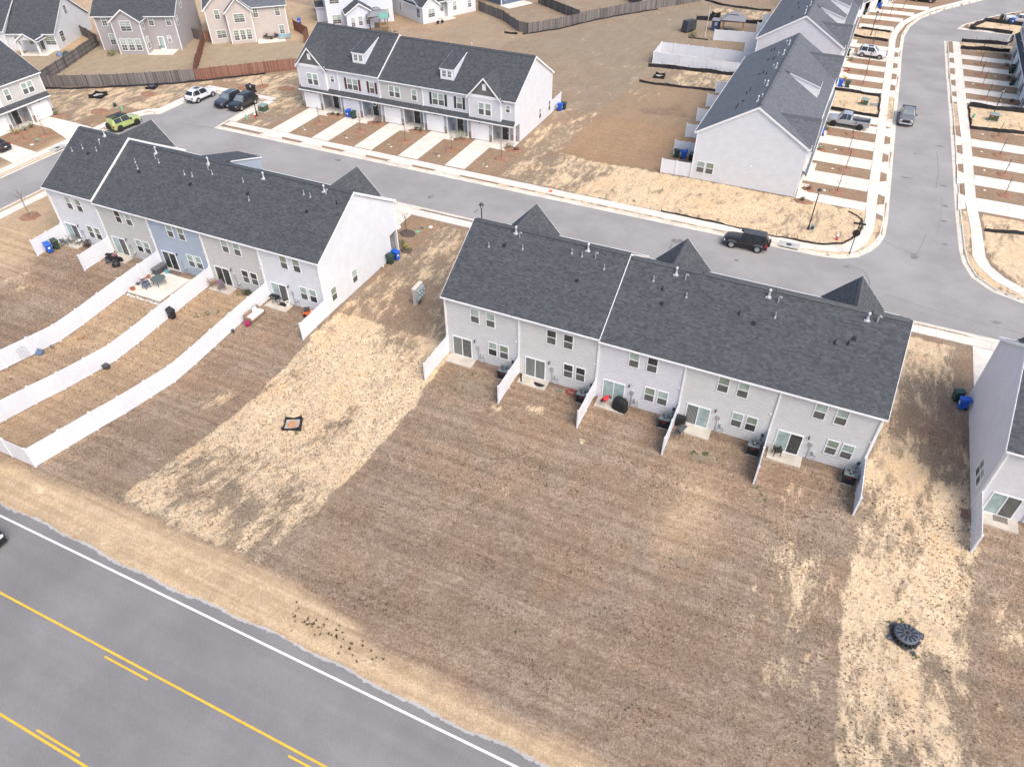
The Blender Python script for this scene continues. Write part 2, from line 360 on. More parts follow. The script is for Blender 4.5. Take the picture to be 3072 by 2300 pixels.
put(sand, polym([(43.4, 47.5), (43.6, 37), (46.8, 32.4), (60, 31.6), (60, 47.5)], .3), .62 + .2 * W2); put(sand, rect(31.2, 33.6, 66, 83, .4), .6); put(sand, rect(40, 42, 74, 84, .4), .6); put(sand, polym([(40.8, 47.6), (41.2, 36), (44, 31), (50, 29.8), (50, 31.4), (45, 33), (42.4, 37), (42.2, 47.6)], .2), .6)
put(sand, polym([(24, 30.4), (29, 30.8), (32.6, 34), (33.6, 41), (32.3, 41.2), (31, 33.5), (28, 31.8), (24, 31.4)], .2), .62); put(sand, rect(-10, 24, 30.8, 31.8, .2), .5)
put(sand, rect(34.3, 42, 20.6, 22, .3), .5)
# west side: turnaround, between wooden fence and kerb
put(sand, polym([(-90, 31), (-78, 37.2), (-70, 43.8), (-62, 51), (-56, 55), (-48, 46), (-47, 33), (-53, 33), (-53, 43), (-66, 43), (-66, 31), (-69, 24), (-78, 22)], 1), .46 + .24 * W2)
put(sand, rect(-66, -58, 43, 45.5, .8), .1); put(red, rect(-70, -55, 42, 46, 1), .5); put(sand, rect(-73, -67, 24, 31, 1), .2); put(red, rect(-73, -67, 24, 36, 1.5), .5)
put(red, rect(-78, -67, 12, 23, .8), .55); put(sand, rect(-78, -67, 10, 23, .6), .05)
# lawns west of the left row and in the fenced yards: paler straw
put(tan, rect(-70, -47.2, -30, 21, .5), .75); put(tan, rect(-33.3, -19.7, -25.3, 0, .2), .42); put(red, rect(-33.3, -19.7, -25.3, 0, .2), .55); put(tan, polym([(-50, -8), (-47, -4), (-45, -6), (-47, -12), (-52, -14)], 1), .4)
put(tan, blob(-29.5, -9.5, 1.6, 3.5), .75); put(grn, blob(-23.5, -4, 1.6, 1.1), .5)
# front lawns
for y0, y1 in ((30.8, 42.2),): put(sand, rect(-47, -11, y0, y1, .3), .03); put(red, rect(-47, -11, y0, y1, .3), .35)
for x0, x1, y0, y1 in ((22, 33, 42.6, 73), (22, 33, 82, 111.5), (22, 40, 117.6, 150), (40, 50, 47.5, 74), (40, 50, 83.3, 112)):
    put(sand, rect(x0, x1, y0, y1, .3), .03); put(red, rect(x0, x1, y0, y1, .3), .3); put(grn, rect(x0, x1, y0, y1, .3), .06 + .3 * np.clip(W2, 0, 1) * (fy > 95))
# shoulder of the main road
sx = np.array([-60, -22.9, -10.6, -1, 7.9, 9.7, 15.8, 23.9, 60]); sy = np.array([-26, -25.8, -25.4, -25.1, -26.2, -27, -27.2, -27.5, -27.6])
sh = np.clip((np.interp(wx, sx, sy) - wy) / .7 + .5, 0, 1) * np.clip((fx + 160) / 20, 0, 1)
put(tan, sh, 1.); put(sand, sh, .08); put(sand, sh * blob(15, -28.4, 14, .45), .2); put(dark, sh, 0); put(red, sh, 0)
for tr in ([(-15, -27.6), (-12.4, -28.4), (-8, -28.5)], [(-9, -26.6), (-1.1, -27.2), (1.8, -27.8), (3.4, -28.5), (4.4, -29.4)], [(-20, -26.9), (-8, -27.3), (2, -27.9), (4.0, -29.2)], [(8, -28.0), (18, -28.2), (30, -28.3)]): put(sand, np.clip(1 - pdist(fx, fy, tr, False) / .4, 0, 1) * sh, .36)
# mulch / bare earth along the C back walls
put(dark, rect(.2, 34.2, -.75, .2, .3) * .9, .75); put(dark, rect(-46.8, -13, -.7, .2, .3), .6)
put(dark, rect(40.9, 41.9, -3, 12, .5), .5); put(dark, rect(-13, -12.2, 0, 13, .5), .4)
ny, nx = GX.shape
V = np.column_stack([fx, fy, gz]); idx = np.arange(nx * ny).reshape(ny, nx)
F = np.column_stack([idx[:-1, :-1].ravel(), idx[:-1, 1:].ravel(), idx[1:, 1:].ravel(), idx[1:, :-1].ravel()])
me = bpy.data.meshes.new('ground'); me.vertices.add(len(V)); me.vertices.foreach_set('co', V.ravel())
me.loops.add(F.size); me.loops.foreach_set('vertex_index', F.ravel().astype(np.int32))
me.polygons.add(len(F)); me.polygons.foreach_set('loop_start', np.arange(0, F.size, 4, dtype=np.int32)); me.polygons.foreach_set('loop_total', np.full(len(F), 4, np.int32))
me.update(calc_edges=True); me.polygons.foreach_set('use_smooth', np.ones(len(F), bool))
for nm, cols in (('mska', (sand, tan, grn)), ('mskb', (dark, red, np.where(fy < -1, 1., .15)))):
    at = me.attributes.new(nm, 'FLOAT_COLOR', 'POINT'); a = np.ones((len(V), 4), np.float32)
    for i, c in enumerate(cols): a[:, i] = np.clip(c, 0, 1)
    at.data.foreach_set('color', a.ravel())
def mixc_f(t, f, a, b): return mth(t, 'ADD', a, mth(t, 'MULTIPLY', f, b - a))
def groundmat():
    m, t, b = ntree('ground_soil_grass'); L = t.links.new
    pos = nd(t, 'ShaderNodeNewGeometry').outputs['Position']
    A = nd(t, 'ShaderNodeAttribute', attribute_name='mska'); B = nd(t, 'ShaderNodeAttribute', attribute_name='mskb')
    sa = nd(t, 'ShaderNodeSeparateColor'); L(A.outputs['Color'], sa.inputs[0]); sb = nd(t, 'ShaderNodeSeparateColor'); L(B.outputs['Color'], sb.inputs[0])
    S_, T_, G_ = sa.outputs[0], sa.outputs[1], sa.outputs[2]; D_, R_, ST_ = sb.outputs[0], sb.outputs[1], sb.outputs[2]
    nL = noise(t, pos, .22, 5, .6, .6); nM = noise(t, pos, 1.5, 8, .68, .5); nF = noise(t, pos, 7, 6, .7); nX = noise(t, pos, 17, 4, .7)
    stripe = noise(t, mapv(t, pos, (.06, 1.9, .5)), 1.0, 3, .55, .35)
    # dormant grass
    g = mixc(t, sstep(t, nM, .25, .75), (.212, .151, .104), (.325, .244, .177))
    g = mixc(t, mth(t, 'MULTIPLY', sstep(t, nL, .45, .62), .6), g, (.258, .174, .114))
    g = mixc(t, mth(t, 'MULTIPLY', sstep(t, nL, .50, .36), .3), g, (.30, .238, .185))
    nK = noise(t, pos, 2.6, 8, .72, .3)
    g = mixc(t, mth(t, 'MULTIPLY', sstep(t, nK, .56, .68), .55), g, (.40, .325, .248))
    g = mixc(t, mth(t, 'MULTIPLY', sstep(t, nK, .44, .33), .55), g, (.135, .098, .070))
    g = mixc(t, mth(t, 'MULTIPLY', R_, .95), g, mixc(t, nM, (.245, .148, .080), (.36, .234, .132)))
    g = mixc(t, mth(t, 'MULTIPLY', T_, .95), g, mixc(t, sstep(t, nM, .2, .8), (.425, .305, .185), (.54, .405, .262)))
    g = mixc(t, ST_, g, mixc(t, 1., g, mixc(t, sstep(t, stripe, .32, .68), (.86, .85, .84), (1.14, 1.14, 1.14)), 'MULTIPLY'))
    g = mixc(t, mixc_f(t, T_, 1.0, .45), g, mixc(t, 1., g, mixc(t, sstep(t, nF, .25, .75), (.62, .60, .58), (1.36, 1.38, 1.40)), 'MULTIPLY'))
    g = mixc(t, 1., g, mixc(t, sstep(t, nX, .25, .75), (.62, .62, .61), (1.38, 1.38, 1.38)), 'MULTIPLY')
    gr = mixc(t, nF, (.175, .150, .105), (.325, .282, .205))
    gf = sstep(t, mth(t, 'ADD', G_, mth(t, 'MULTIPLY', mth(t, 'SUBTRACT', nM, .5), 1.4)), .25, .75)
    g = mixc(t, mth(t, 'MULTIPLY', gf, .8), g, gr)
    # pale sand
    s = mixc(t, sstep(t, nM, .3, .7), (.60, .435, .262), (.77, .61, .405))
    s = mixc(t, mth(t, 'MULTIPLY', sstep(t, nL, .5, .66), .5), s, (.70, .47, .27))
    s = mixc(t, 1., s, mixc(t, sstep(t, nF, .25, .75), (.85, .84, .83), (1.11, 1.11, 1.11)), 'MULTIPLY')
    nQ = noise(t, mapv(t, pos, (1.1, .45, 1)), .9, 7, .62, .6)
    s = mixc(t, mth(t, 'MULTIPLY', sstep(t, nQ, .47, .68), .48), s, mixc(t, nF, (.33, .255, .19), (.50, .395, .29)))
    nW = noise(t, pos, 1.1, 3, .5, 2.2)                       # thin dead runners lying on the sand
    ln = sstep(t, mth(t, 'ABSOLUTE', mth(t, 'SUBTRACT', nW, .5)), .022, .006)
    ln = mth(t, 'MULTIPLY', ln, sstep(t, nM, .40, .55))
    s = mixc(t, mth(t, 'MULTIPLY', ln, .75), s, (.19, .15, .115))
    nP = noise(t, mapv(t, pos, (1.1, .5, 1)), .45, 6, .6, .5)
    k = mth(t, 'ADD', S_, mth(t, 'ADD', mth(t, 'MULTIPLY', mth(t, 'SUBTRACT', nP, .5), .95), mth(t, 'ADD', mth(t, 'MULTIPLY', mth(t, 'SUBTRACT', noise(t, mapv(t, pos, (1.15, .42, 1)), 1.5, 8, .66, .4), .5), 1.15), mth(t, 'MULTIPLY', mth(t, 'SUBTRACT', nF, .5), .5))))
    k = mth(t, 'MULTIPLY', sstep(t, k, .32, .64), mixc_f(t, nF, .84, 1.0))
    g = mixc(t, mth(t, 'MULTIPLY', sstep(t, S_, .25, .5), .7), g, mixc(t, sstep(t, nF, .3, .7), (.15, .115, .075), (.36, .29, .20)))
    g = mixc(t, 1., g, mixc(t, sstep(t, nP, .3, .7), (.93, .93, .94), (1.07, 1.065, 1.05)), 'MULTIPLY')
    c = mixc(t, k, g, s)
    dk = sstep(t, mth(t, 'ADD', D_, mth(t, 'MULTIPLY', mth(t, 'SUBTRACT', nM, .5), 1.2)), .3, .8)
    c = mixc(t, mth(t, 'MULTIPLY', dk, .7), c, mixc(t, nX, (.08, .055, .042), (.19, .135, .105)))
    # scattered dark crowns of dead tufts
    vo = t.nodes.new('ShaderNodeTexVoronoi'); vo.inputs['Scale'].default_value = 1.9; L(pos, vo.inputs['Vector'])
    sp = mth(t, 'MULTIPLY', sstep(t, vo.outputs['Distance'], .15, .08), sstep(t, noise(t, pos, .33, 3), .55, .63))
    c = mixc(t, mth(t, 'MULTIPLY', sp, .6), c, (.055, .045, .035))
    L(c, b.inputs['Base Color']); b.inputs['Roughness'].default_value = .95; b.inputs['Specular IOR Level'].default_value = .15
    bn = t.nodes.new('ShaderNodeBump'); bn.inputs['Strength'].default_value = .7; bn.inputs['Distance'].default_value = .06
    L(mth(t, 'ADD', mth(t, 'MULTIPLY', nF, .7), mth(t, 'MULTIPLY', nX, .35)), bn.inputs['Height']); L(bn.outputs[0], b.inputs['Normal'])
    return m
me.materials.append(groundmat())
link('ground', me, kind='structure')

# ---- asphalt sheets
def sheet(name, poly, z, mat):
    from mathutils.geometry import tessellate_polygon
    tri = tessellate_polygon([[Vector((x, y, 0)) for x, y in poly]]); vv = [(x, y, z) for x, y in poly]
    def ccw(t_): a, b_, c = (vv[i] for i in t_); return t_ if (b_[0] - a[0]) * (c[1] - a[1]) - (b_[1] - a[1]) * (c[0] - a[0]) > 0 else t_[::-1]
    m_ = bpy.data.meshes.new(name); m_.from_pydata(vv, [], [ccw(tuple(t_)) for t_ in tri]); m_.materials.append(mat); return link(name, m_, kind='structure')
sheet('street', ST, -.12, ASPH)
edge = [(x, -28.98 + .10 * math.sin(x * .31) + .07 * math.sin(x * 1.3 + 2) + random.uniform(-.035, .035)) for x in np.arange(110, -160, -.3)]
sheet('main_road', [(-160, -75), (110, -75)] + edge, 1.905, ASPR)
bm_ = MB(); rge = random.Random(3); xq = 110.
while xq > -70:
    w0 = rge.uniform(.08, .3); yb = float(np.interp(xq, [p[0] for p in edge[::-1]], [p[1] for p in edge[::-1]])); dp = rge.uniform(.02, .16)
    n_ = rge.randint(5, 7); bm_.poly([(xq + w0 * math.cos(6.283 * q / n_) * rge.uniform(.6, 1.1), yb + .02 + dp * math.sin(6.283 * q / n_) * rge.uniform(.6, 1.1), 1.9085 + .001 * rge.random()) for q in range(n_)])
    xq -= w0 * rge.uniform(.5, 1.1)
bm_.obj('road_edge', ASPE, kind='structure')
bm_ = MB(); bm_.box(-160, 110, -29.68, -29.55, 1.90, 1.913); bm_.obj('edge_line', WLINE, kind='structure')
bm_ = MB(); bm_.box(-160, 110, -33.66, -33.54, 1.90, 1.911); bm_.box(-160, 110, -38.66, -38.54, 1.90, 1.911)
for k in range(-9, 8):
    bm_.box(-3.3 + 12.7 * k, -.1 + 12.7 * k, -34.0, -33.89, 1.90, 1.911); bm_.box(-3.3 + 12.7 * k, -.2 + 12.7 * k, -38.42, -38.31, 1.90, 1.911)
bm_.obj('centre_line', YLINE, kind='structure')
# seams, patches and tyre marks on the streets
pb = MB()
def blotch(x, y, rx, ry, z=-.117, n=14):
    pb.poly([(x + rx * math.cos(2 * math.pi * i / n) * random.uniform(.7, 1.2), y + ry * math.sin(2 * math.pi * i / n) * random.uniform(.7, 1.2), z) for i in range(n)])
for x, y, rx, ry in ((36.8, 34.6, .45, .6), (30.5, 30.05 - .6, .35, .2), (44.2, 25.2, .5, .3), (39.6, 44, .35, .25), (39.6, 48, .4, .3), (39.4, 53.5, .5, .25), (35.2, 54, .9, .25), (39.7, 38.5, .3, .3), (13.5, 27.2, .8, .5), (-16, 25, .3, .5), (-9.5, 24.2, .15, .6), (-28, 26, .25, .2), (36, 62, .3, .2), (38.9, 66, .6, .25), (-41, 27.5, .2, .15), (20, 26, .3, .2), (-32, 29, .6, .3)): blotch(x, y, rx, ry)
def seam(pts, w_=.035, z=-.116):
    for a, b in zip(pts, pts[1:]):
        dx, dy = b[0] - a[0], b[1] - a[1]; l = math.hypot(dx, dy); nx_, ny_ = -dy / l * w_, dx / l * w_
        pb.poly([(a[0] - nx_, a[1] - ny_, z), (b[0] - nx_, b[1] - ny_, z), (b[0] + nx_, b[1] + ny_, z), (a[0] + nx_, a[1] + ny_, z)])
seam([(33.6, 36.2), (35.2, 35.4), (36.7, 34.8)]); seam([(33.7, 36.6), (35.3, 35.8), (36.9, 34.9)]); seam([(37.0, 34.8), (37.4, 37), (37.8, 40)])
seam([(30.6, 30), (32.3, 29.2), (32.9, 27.8), (33.1, 26)], .05); seam([(33.1, 26), (40, 24.6), (55, 23.9)], .03); seam([(38.6, 52), (38.8, 58), (38.5, 64)]); seam([(-60, 29.6), (-56, 30.1), (-53.9, 30.3)], .05); seam([(38.9, 40), (39.2, 44), (39.3, 50)], .02)
seam([(12.9, 27.0), (13.1, 26.0), (13.0, 25.2)], .07, -.1165); seam([(13.7, 27.0), (13.9, 26.0), (13.9, 25.0)], .07, -.1165)
pb.obj('asphalt_repair', PATCH, kind='structure')

# ---- kerbs: gutter pan and upstand run round the asphalt outline
def offs(poly, d, closed=True):
    n = len(poly); out = []
    for i in range(n):
        a = Vector(poly[i - 1]) if (closed or i) else None; b = Vector(poly[i]); c = Vector(poly[(i + 1) % n]) if (closed or i < n - 1) else None
        n1 = Vector(((b - a).y, -(b - a).x)).normalized() if a else None; n2 = Vector(((c - b).y, -(c - b).x)).normalized() if c else None
        if n1 is None: out.append(b + n2 * d)
        elif n2 is None: out.append(b + n1 * d)
        else:
            m_ = (n1 + n2); q = max(.35, 1 + n1.dot(n2)); out.append(b + m_ * (d / q))
    return [(p.x, p.y) for p in out]
o1 = offs(ST, .42); o2 = offs(ST, .60)
gb = MB(); kb = MB(); skip = {0, 6, 23}
for i in range(len(ST)):
    if i in skip: continue
    j = (i + 1) % len(ST); L_ = math.dist(ST[i], ST[j]); n = max(1, round(L_ / 3.0))
    for k in range(n):
        f0, f1 = k / n, (k + 1) / n - .012 / max(L_, .1)
        lp = lambda P, f: (P[i][0] + (P[j][0] - P[i][0]) * f, P[i][1] + (P[j][1] - P[i][1]) * f)
        a0, a1, b0, b1, c0, c1 = lp(ST, f0), lp(ST, f1), lp(o1, f0), lp(o1, f1), lp(o2, f0), lp(o2, f1)
        gb.poly([(*a0, -.112), (*b0, -.085), (*b1, -.085), (*a1, -.112)])
        kb.poly([(*b0, -.09), (*c0, .035), (*c1, .035), (*b1, -.09)]) if False else None
        m0 = tuple((x * .6 + y * .4) for x, y in zip(b0, c0)); m1 = tuple((x * .6 + y * .4) for x, y in zip(b1, c1))
        kb.poly([(*b0, -.09), (*m0, .03), (*m1, .03), (*b1, -.09)]); kb.poly([(*m0, .03), (*c0, .035), (*c1, .035), (*m1, .03)]); kb.poly([(*c0, .035), (*c0, -.05), (*c1, -.05), (*c1, .035)])
gb.obj('gutter', KERB, kind='structure'); kb.obj('kerb', KERB, kind='structure')

# ---- pavements and driveways
def pave(name, left, right, z=.032, step=1.5, gap=.018, mat=CONC):
    """slabs between two polylines with matching points"""
    b = MB()
    for (l0, l1), (r0, r1) in zip(zip(left, left[1:]), zip(right, right[1:])):
        Lg = max(math.dist(l0, l1), math.dist(r0, r1)); n = max(1, round(Lg / step))
        for k in range(n):
            f0, f1 = k / n, (k + 1) / n - gap / Lg
            g_ = lambda a, c, f: (a[0] + (c[0] - a[0]) * f, a[1] + (c[1] - a[1]) * f)
            P = [g_(l0, l1, f0), g_(r0, r1, f0), g_(r0, r1, f1), g_(l0, l1, f1)]
            ar = sum(P[i][0] * P[(i + 1) % 4][1] - P[(i + 1) % 4][0] * P[i][1] for i in range(4))
            if ar < 0: P = P[::-1]
            dz = random.uniform(-.004, .004); b.prism(P, -.06, z + dz)
    return b.obj(name, mat, kind='structure')
def hstrip(name, x0, x1, y0, y1, **k): return pave(name, [(x0, y1), (x1, y1)], [(x0, y0), (x1, y0)], **k)
def vstrip(name, x0, x1, y0, y1, **k): return pave(name, [(x0, y0), (x0, y1)], [(x1, y0), (x1, y1)], **k)
pave('pavement', [(-53.2, 33.05), (24, 33.05 - .55), (25.5, 32.3), (27.8, 32.55), (29.8, 33.6), (31.0, 35.9), (31.45, 38.1), (31.45, 41), (31.2, 46), (30.7, 71.6), (30.35, 85.2), (30.05, 101.6), (29.75, 113), (29.9, 117.5), (30.9, 124.7), (33.2, 131.5), (36.4, 138.6), (44, 150.5)],
     [(-53.2, 31.75), (24, 31.2), (25.6, 31.0), (29.0, 31.75), (31.0, 32.6), (32.0, 34.7), (32.5, 38), (32.5, 41), (32.35, 46), (31.8, 72), (31.45, 85.5), (31.15, 102), (30.85, 113), (31.0, 117), (32.0, 124.0), (34.2, 130.9), (37.3, 138), (45, 150)])
pave('pavement', [(42.9, 50), (42.6, 68.7), (42.2, 83.9), (41.6, 108.2), (41.35, 116)], [(41.75, 50), (41.5, 67.4), (40.95, 81.2), (40.45, 104.9), (40.2, 116)])
pave('pavement', [(75, 31.8), (50, 31.8), (46.8, 32.3), (45.2, 33.6), (44.0, 35.4), (43.55, 37.2), (43.35, 43), (42.9, 50)], [(75, 30.6), (50, 30.6), (46.6, 30.8), (44.1, 32.8), (42.75, 35.1), (42.3, 37), (42.25, 42.7), (41.75, 50)])
hstrip('pavement', -58, 75, 20.2, 21.45)
pave('pavement', [(-60.6, -8), (-59.4, 16), (-58, 20.2)], [(-57.6, -8), (-58.0, 16), (-56.8, 20.2)][:3]) if False else vstrip('pavement', -58.9, -57.6, -1.5, 19.8)
pave('pavement', [(-69.2, -1.5), (-69.2, 28), (-67.6, 31.4), (-66.2, 32.4), (-66.2, 41.4)], [(-67.9, -1.5), (-67.9, 28), (-66.9, 30.8), (-65.2, 31.6), (-65.2, 41.4)])
hstrip('pavement', -66.2, -53, 41.9, 43.1); vstrip('pavement', -53.7, -52.4, 33.2, 41.8)
def drive(xs, y0, y1, apron=None):
    hw = None; vstrip('driveway', xs[0], xs[1], y0, y1, z=.028, step=3.0)
    if apron: pave('driveway', [(xs[0], apron[0]), (xs[0] - .5, apron[1])], [(xs[1], apron[0]), (xs[1] + .5, apron[1])], z=.030, step=3)
FD = [(-46.0, -43.05), (-39.15, -36.45), (-32.25, -29.55), (-25.4, -22.55), (-18.5, -15.65)]
for i, xs in enumerate(FD):
    drive(xs, 33.1, 41.95, (31.7, 31.05))
    hstrip('pavement', xs[1] + .02, xs[1] + 2.3, 40.3, 41.9, z=.045)
def hdrive(x0, x1, y0, y1, ap0, ap1):
    hstrip('driveway', x0, x1, y0, y1, z=.028, step=3.0)
    s = 1 if ap1 > ap0 else -1
    pave('driveway', [(ap0, y1), (ap1, y1 + .5)], [(ap0, y0), (ap1, y0 - .5)], z=.030, step=3)
RLAWN = [(44.7, 47.7), (51.1, 54.2), (57.2, 60.2), (63.2, 66.3)]
R2LAWN = [(84.9, 88.0), (90.4, 93.6), (96.2, 99.2), (102.4, 105.4), (107.8, 110.8)]
def wl(y): return float(np.interp(y, [41, 46, 71.6, 85.2, 101.6, 113, 117.5, 124.7, 131.5, 138.6], [31.45, 31.2, 30.7, 30.35, 30.05, 29.75, 29.9, 30.9, 33.2, 36.4]))
def wr(y): return float(np.interp(y, [50, 68.7, 83.9, 108.2, 116], [42.9, 42.6, 42.2, 41.6, 41.35]))
for a, b in ((42.55, 44.7), (47.7, 51.1), (54.2, 57.2), (60.2, 63.2), (66.3, 68.9), (69.8, 72.6), (82.3, 84.9), (88.0, 90.4), (93.6, 96.2), (99.2, 102.4), (105.4, 107.8), (110.8, 111.6)):
    if b - a < 1: continue
    x = wl((a + b) / 2); hdrive(23.5, x - .02, a, b, x + 1.12, x + 1.95)
for a, b in ((118.4, 121.2), (125.2, 128), (130.5, 133.2), (136, 139)):
    x = wl((a + b) / 2); hstrip('driveway', 24, x - .1, a, b, z=.027, step=3)
for a, b in RLAWN + R2LAWN: hstrip('pavement', 23.3, 24.6, a + .02, b - .9, z=.04)
RR_D = [(47.9, 51.4), (55.0, 58.0), (61.0, 63.9), (67.3, 70.0), (84.3, 86.1), (88.8, 91.2), (94.5, 96.9), (100.6, 103.0), (106.3, 108.6)]
for a, b in RR_D:
    x = wr((a + b) / 2); hdrive(x + .02, 49.5, a, b, x - 1.15, x - 1.95)
vstrip('driveway', 42.1, 45.2, 12.7, 20.15, z=.03, step=3); pave('driveway', [(42.1, 21.5), (41.3, 21.75)], [(45.2, 21.5), (46, 21.75)], z=.03)
for x in (1.0, 7.9, 14.8, 21.6, 28.5): vstrip('driveway', x, x + 2.9, 12.9, 20.15, z=.03, step=3); pave('driveway', [(x, 21.5), (x - .4, 21.75)], [(x + 2.9, 21.5), (x + 3.3, 21.75)], z=.03)
for x in (-46, -39.2, -32.3, -25.4, -18.6): vstrip('driveway', x, x + 2.9, 12.9, 20.15, z=.03, step=3); pave('driveway', [(x, 21.5), (x - .4, 21.75)], [(x + 2.9, 21.5), (x + 3.3, 21.75)], z=.03)
pave('driveway', [(-78.1, 20.6), (-74.5, 20.6), (-69.3, 18.9)], [(-78.1, 23.4), (-74.5, 23.5), (-69.3, 23.2)], z=.028, step=3); pave('driveway', [(-67.8, 19.3), (-67.62, 18.9)], [(-67.8, 22.8), (-67.62, 23.2)], z=.03)
pave('driveway', [(-78.1, 11.6), (-74.5, 11.6), (-69.3, 10.6)], [(-78.1, 14.6), (-74.5, 14.6), (-69.3, 14.2)], z=.028, step=3)
# patios
def patio(x0, x1, y0, y1): hstrip('patio', x0, x1, y0, y1, z=.06, step=6, mat=CONCD)
for k in range(5): patio(.35 + 6.854 * k, 2.85 + 6.854 * k, -1.2, .02)
for k in (0, 1, 3, 4): patio(-46.75 + 6.854 * k, -44.2 + 6.854 * k, -1.2, .02)
patio(42.1, 44.6, -1.2, .02); hstrip('patio', -33.1, -28.95, -4.85, -.75, z=.07, step=6, mat=CONC)
hstrip('patio', -33.1, -30.6, -.74, .02, z=.06, step=6, mat=CONCD)
# ================================================================ BUILDING PIECES
def lap(mb, o, e, n, rngf, z0, z1, h=.2, t=.032):
    """lap siding: o origin (x,y), e unit direction along the wall, n outward; rngf(z) -> (a0,a1)"""
    z = z0; ox, oy = o
    def P(a, zz, out): return (ox + e[0] * a + n[0] * out, oy + e[1] * a + n[1] * out, zz)
    while z < z1 - 1e-4:
        zb = min(z + h, z1); zm = z + (zb - z) * .66; l0, h0 = rngf(z); l1, h1 = rngf(zb); lm, hm = rngf(zm)
        if h0 - l0 > .01:
            mb.poly([P(l0, z, t), P(h0, z, t), P(hm, zm, t), P(lm, zm, t)])
            mb.poly([P(lm, zm, t), P(hm, zm, t), P(h1, zb, .003), P(l1, zb, .003)])
            mb.poly([P(l0, z, .003), P(h0, z, .003), P(h0, z, t), P(l0, z, t)])
        z = zb
    return mb
def N90(n): return math.atan2(n[1], n[0]) + math.pi / 2
def window(par, x, y, z, n, w, h, up=None, lo=None, trim=.065, proud=.075, grid=False, name='window'):
    """double-hung window: bottom centre at x,y,z on a wall facing n"""
    up = up or GL_UP; lo = lo or GL_DK
    def fm():
        b = MB(); a = w / 2; tr = trim
        for x0, x1, z0, z1 in ((-a, -a + tr, 0, h), (a - tr, a, 0, h), (-a + tr, a - tr, 0, tr), (-a + tr, a - tr, h - tr, h)): b.box(x0, x1, -proud, .03, z0, z1)
        b.box(-a + tr, a - tr, -proud + .008, .02, h / 2 - .028, h / 2 + .028)
        if grid:
            b.box(-.014, .014, -.06, .02, tr, h - tr)
            for q in (.27, .73): b.box(-a + tr, a - tr, -.06, .02, h * q - .014, h * q + .014)
        return b.mesh('window', TRIM)
    o = link(name, cached(('wf', round(w, 2), round(h, 2), trim, proud, grid), fm), par, (x, y, z), N90(n))
    def pm(a0, a1, m_, yy): return lambda: MB().box(-w / 2 + trim, w / 2 - trim, yy, .02, a0, a1).mesh('pane', m_)
    link('pane', cached(('wu', round(w, 2), round(h, 2), trim, up.name), pm(h / 2 + .028, h - trim, up, -.045)), o)
    link('pane', cached(('wl', round(w, 2), round(h, 2), trim, lo.name), pm(trim, h / 2 - .028, lo, -.05)), o)
    return o
def slider(par, x, y, z, n, w=1.85, h=2.05, l=None, r=None):
    l = l or GL_SL; r = r or GL_DK
    def fm():
        b = MB(); a = w / 2
        for x0, x1, z0, z1 in ((-a, -a + .07, 0, h), (a - .07, a, 0, h), (-a + .07, a - .07, 0, .07), (-a + .07, a - .07, h - .08, h), (-.035, .035, .07, h - .08)): b.box(x0, x1, -.085, .03, z0, z1)
        return b.mesh('sliding_door', TRIM)
    o = link('sliding_door', cached(('sf', w, h), fm), par, (x, y, z), N90(n))
    for s, m_ in ((-1, l), (1, r)):
        link('pane', cached(('sp', s, w, h, m_.name), lambda: MB().box(*((-w / 2 + .07, -.035) if s < 0 else (.035, w / 2 - .07)), -.05 - .01 * (s > 0), .02, .07, h - .08).mesh('pane', m_)), o)
    return o
def shingles(name, par, a, b, e0, e1, width_dir, mat=SHING, clip=None):
    """tabs on a plane; a..b along width_dir from point e0 (eave) up to e1 (ridge); clip(d) -> (a,b) range at slope distance d"""
    e0 = Vector(e0); e1 = Vector(e1); L = (e1 - e0).length; up = (e1 - e0) / L; wd = Vector(width_dir); nn = wd.cross(up)
    if nn.z < 0: nn = -nn
    mb = MB(); d = 0.; row = 0
    V_ = mb.v; F_ = mb.f; Mi = mb.m; T_ = mb.t
    while d < L - .01:
        d1 = min(d + .145, L); lo, hi = clip(d) if clip else (a, b); lo1, hi1 = clip(d1) if clip else (a, b)
        x = lo - random.random() * .2
        rowt = random.uniform(-.08, .08)
        while x < hi:
            x2 = x + random.uniform(.14, .36); A = max(x, lo); B = min(x2, hi)
            if B - A > .02:
                t = .010 if random.random() < .5 else .020; k = len(V_)
                A1 = min(max(A, lo1), hi1); B1 = min(max(B, lo1), hi1)
                for q, dd, tt in ((A, d, .0), (B, d, .0), (B, d, t), (A, d, t), (B1, d1, .004), (A1, d1, .004)):
                    p = e0 + up * dd + wd * q + nn * tt; V_.append((p.x, p.y, p.z))
                F_.append((k, k + 1, k + 2, k + 3)); F_.append((k + 3, k + 2, k + 4, k + 5)); Mi += [0, 0]
                tv = min(1, max(0, random.gauss(.45 + rowt, .26))); T_ += [max(0, tv - .25), tv]
            x = x2
        d = d1; row += 1
    o = mb.obj(name, mat, par); o['kind'] = 'stuff'; return o
HE, HR, VR, DD = 6.0, 9.76, 6.34, 12.57
SL = (HR - HE) / VR
EO = .26
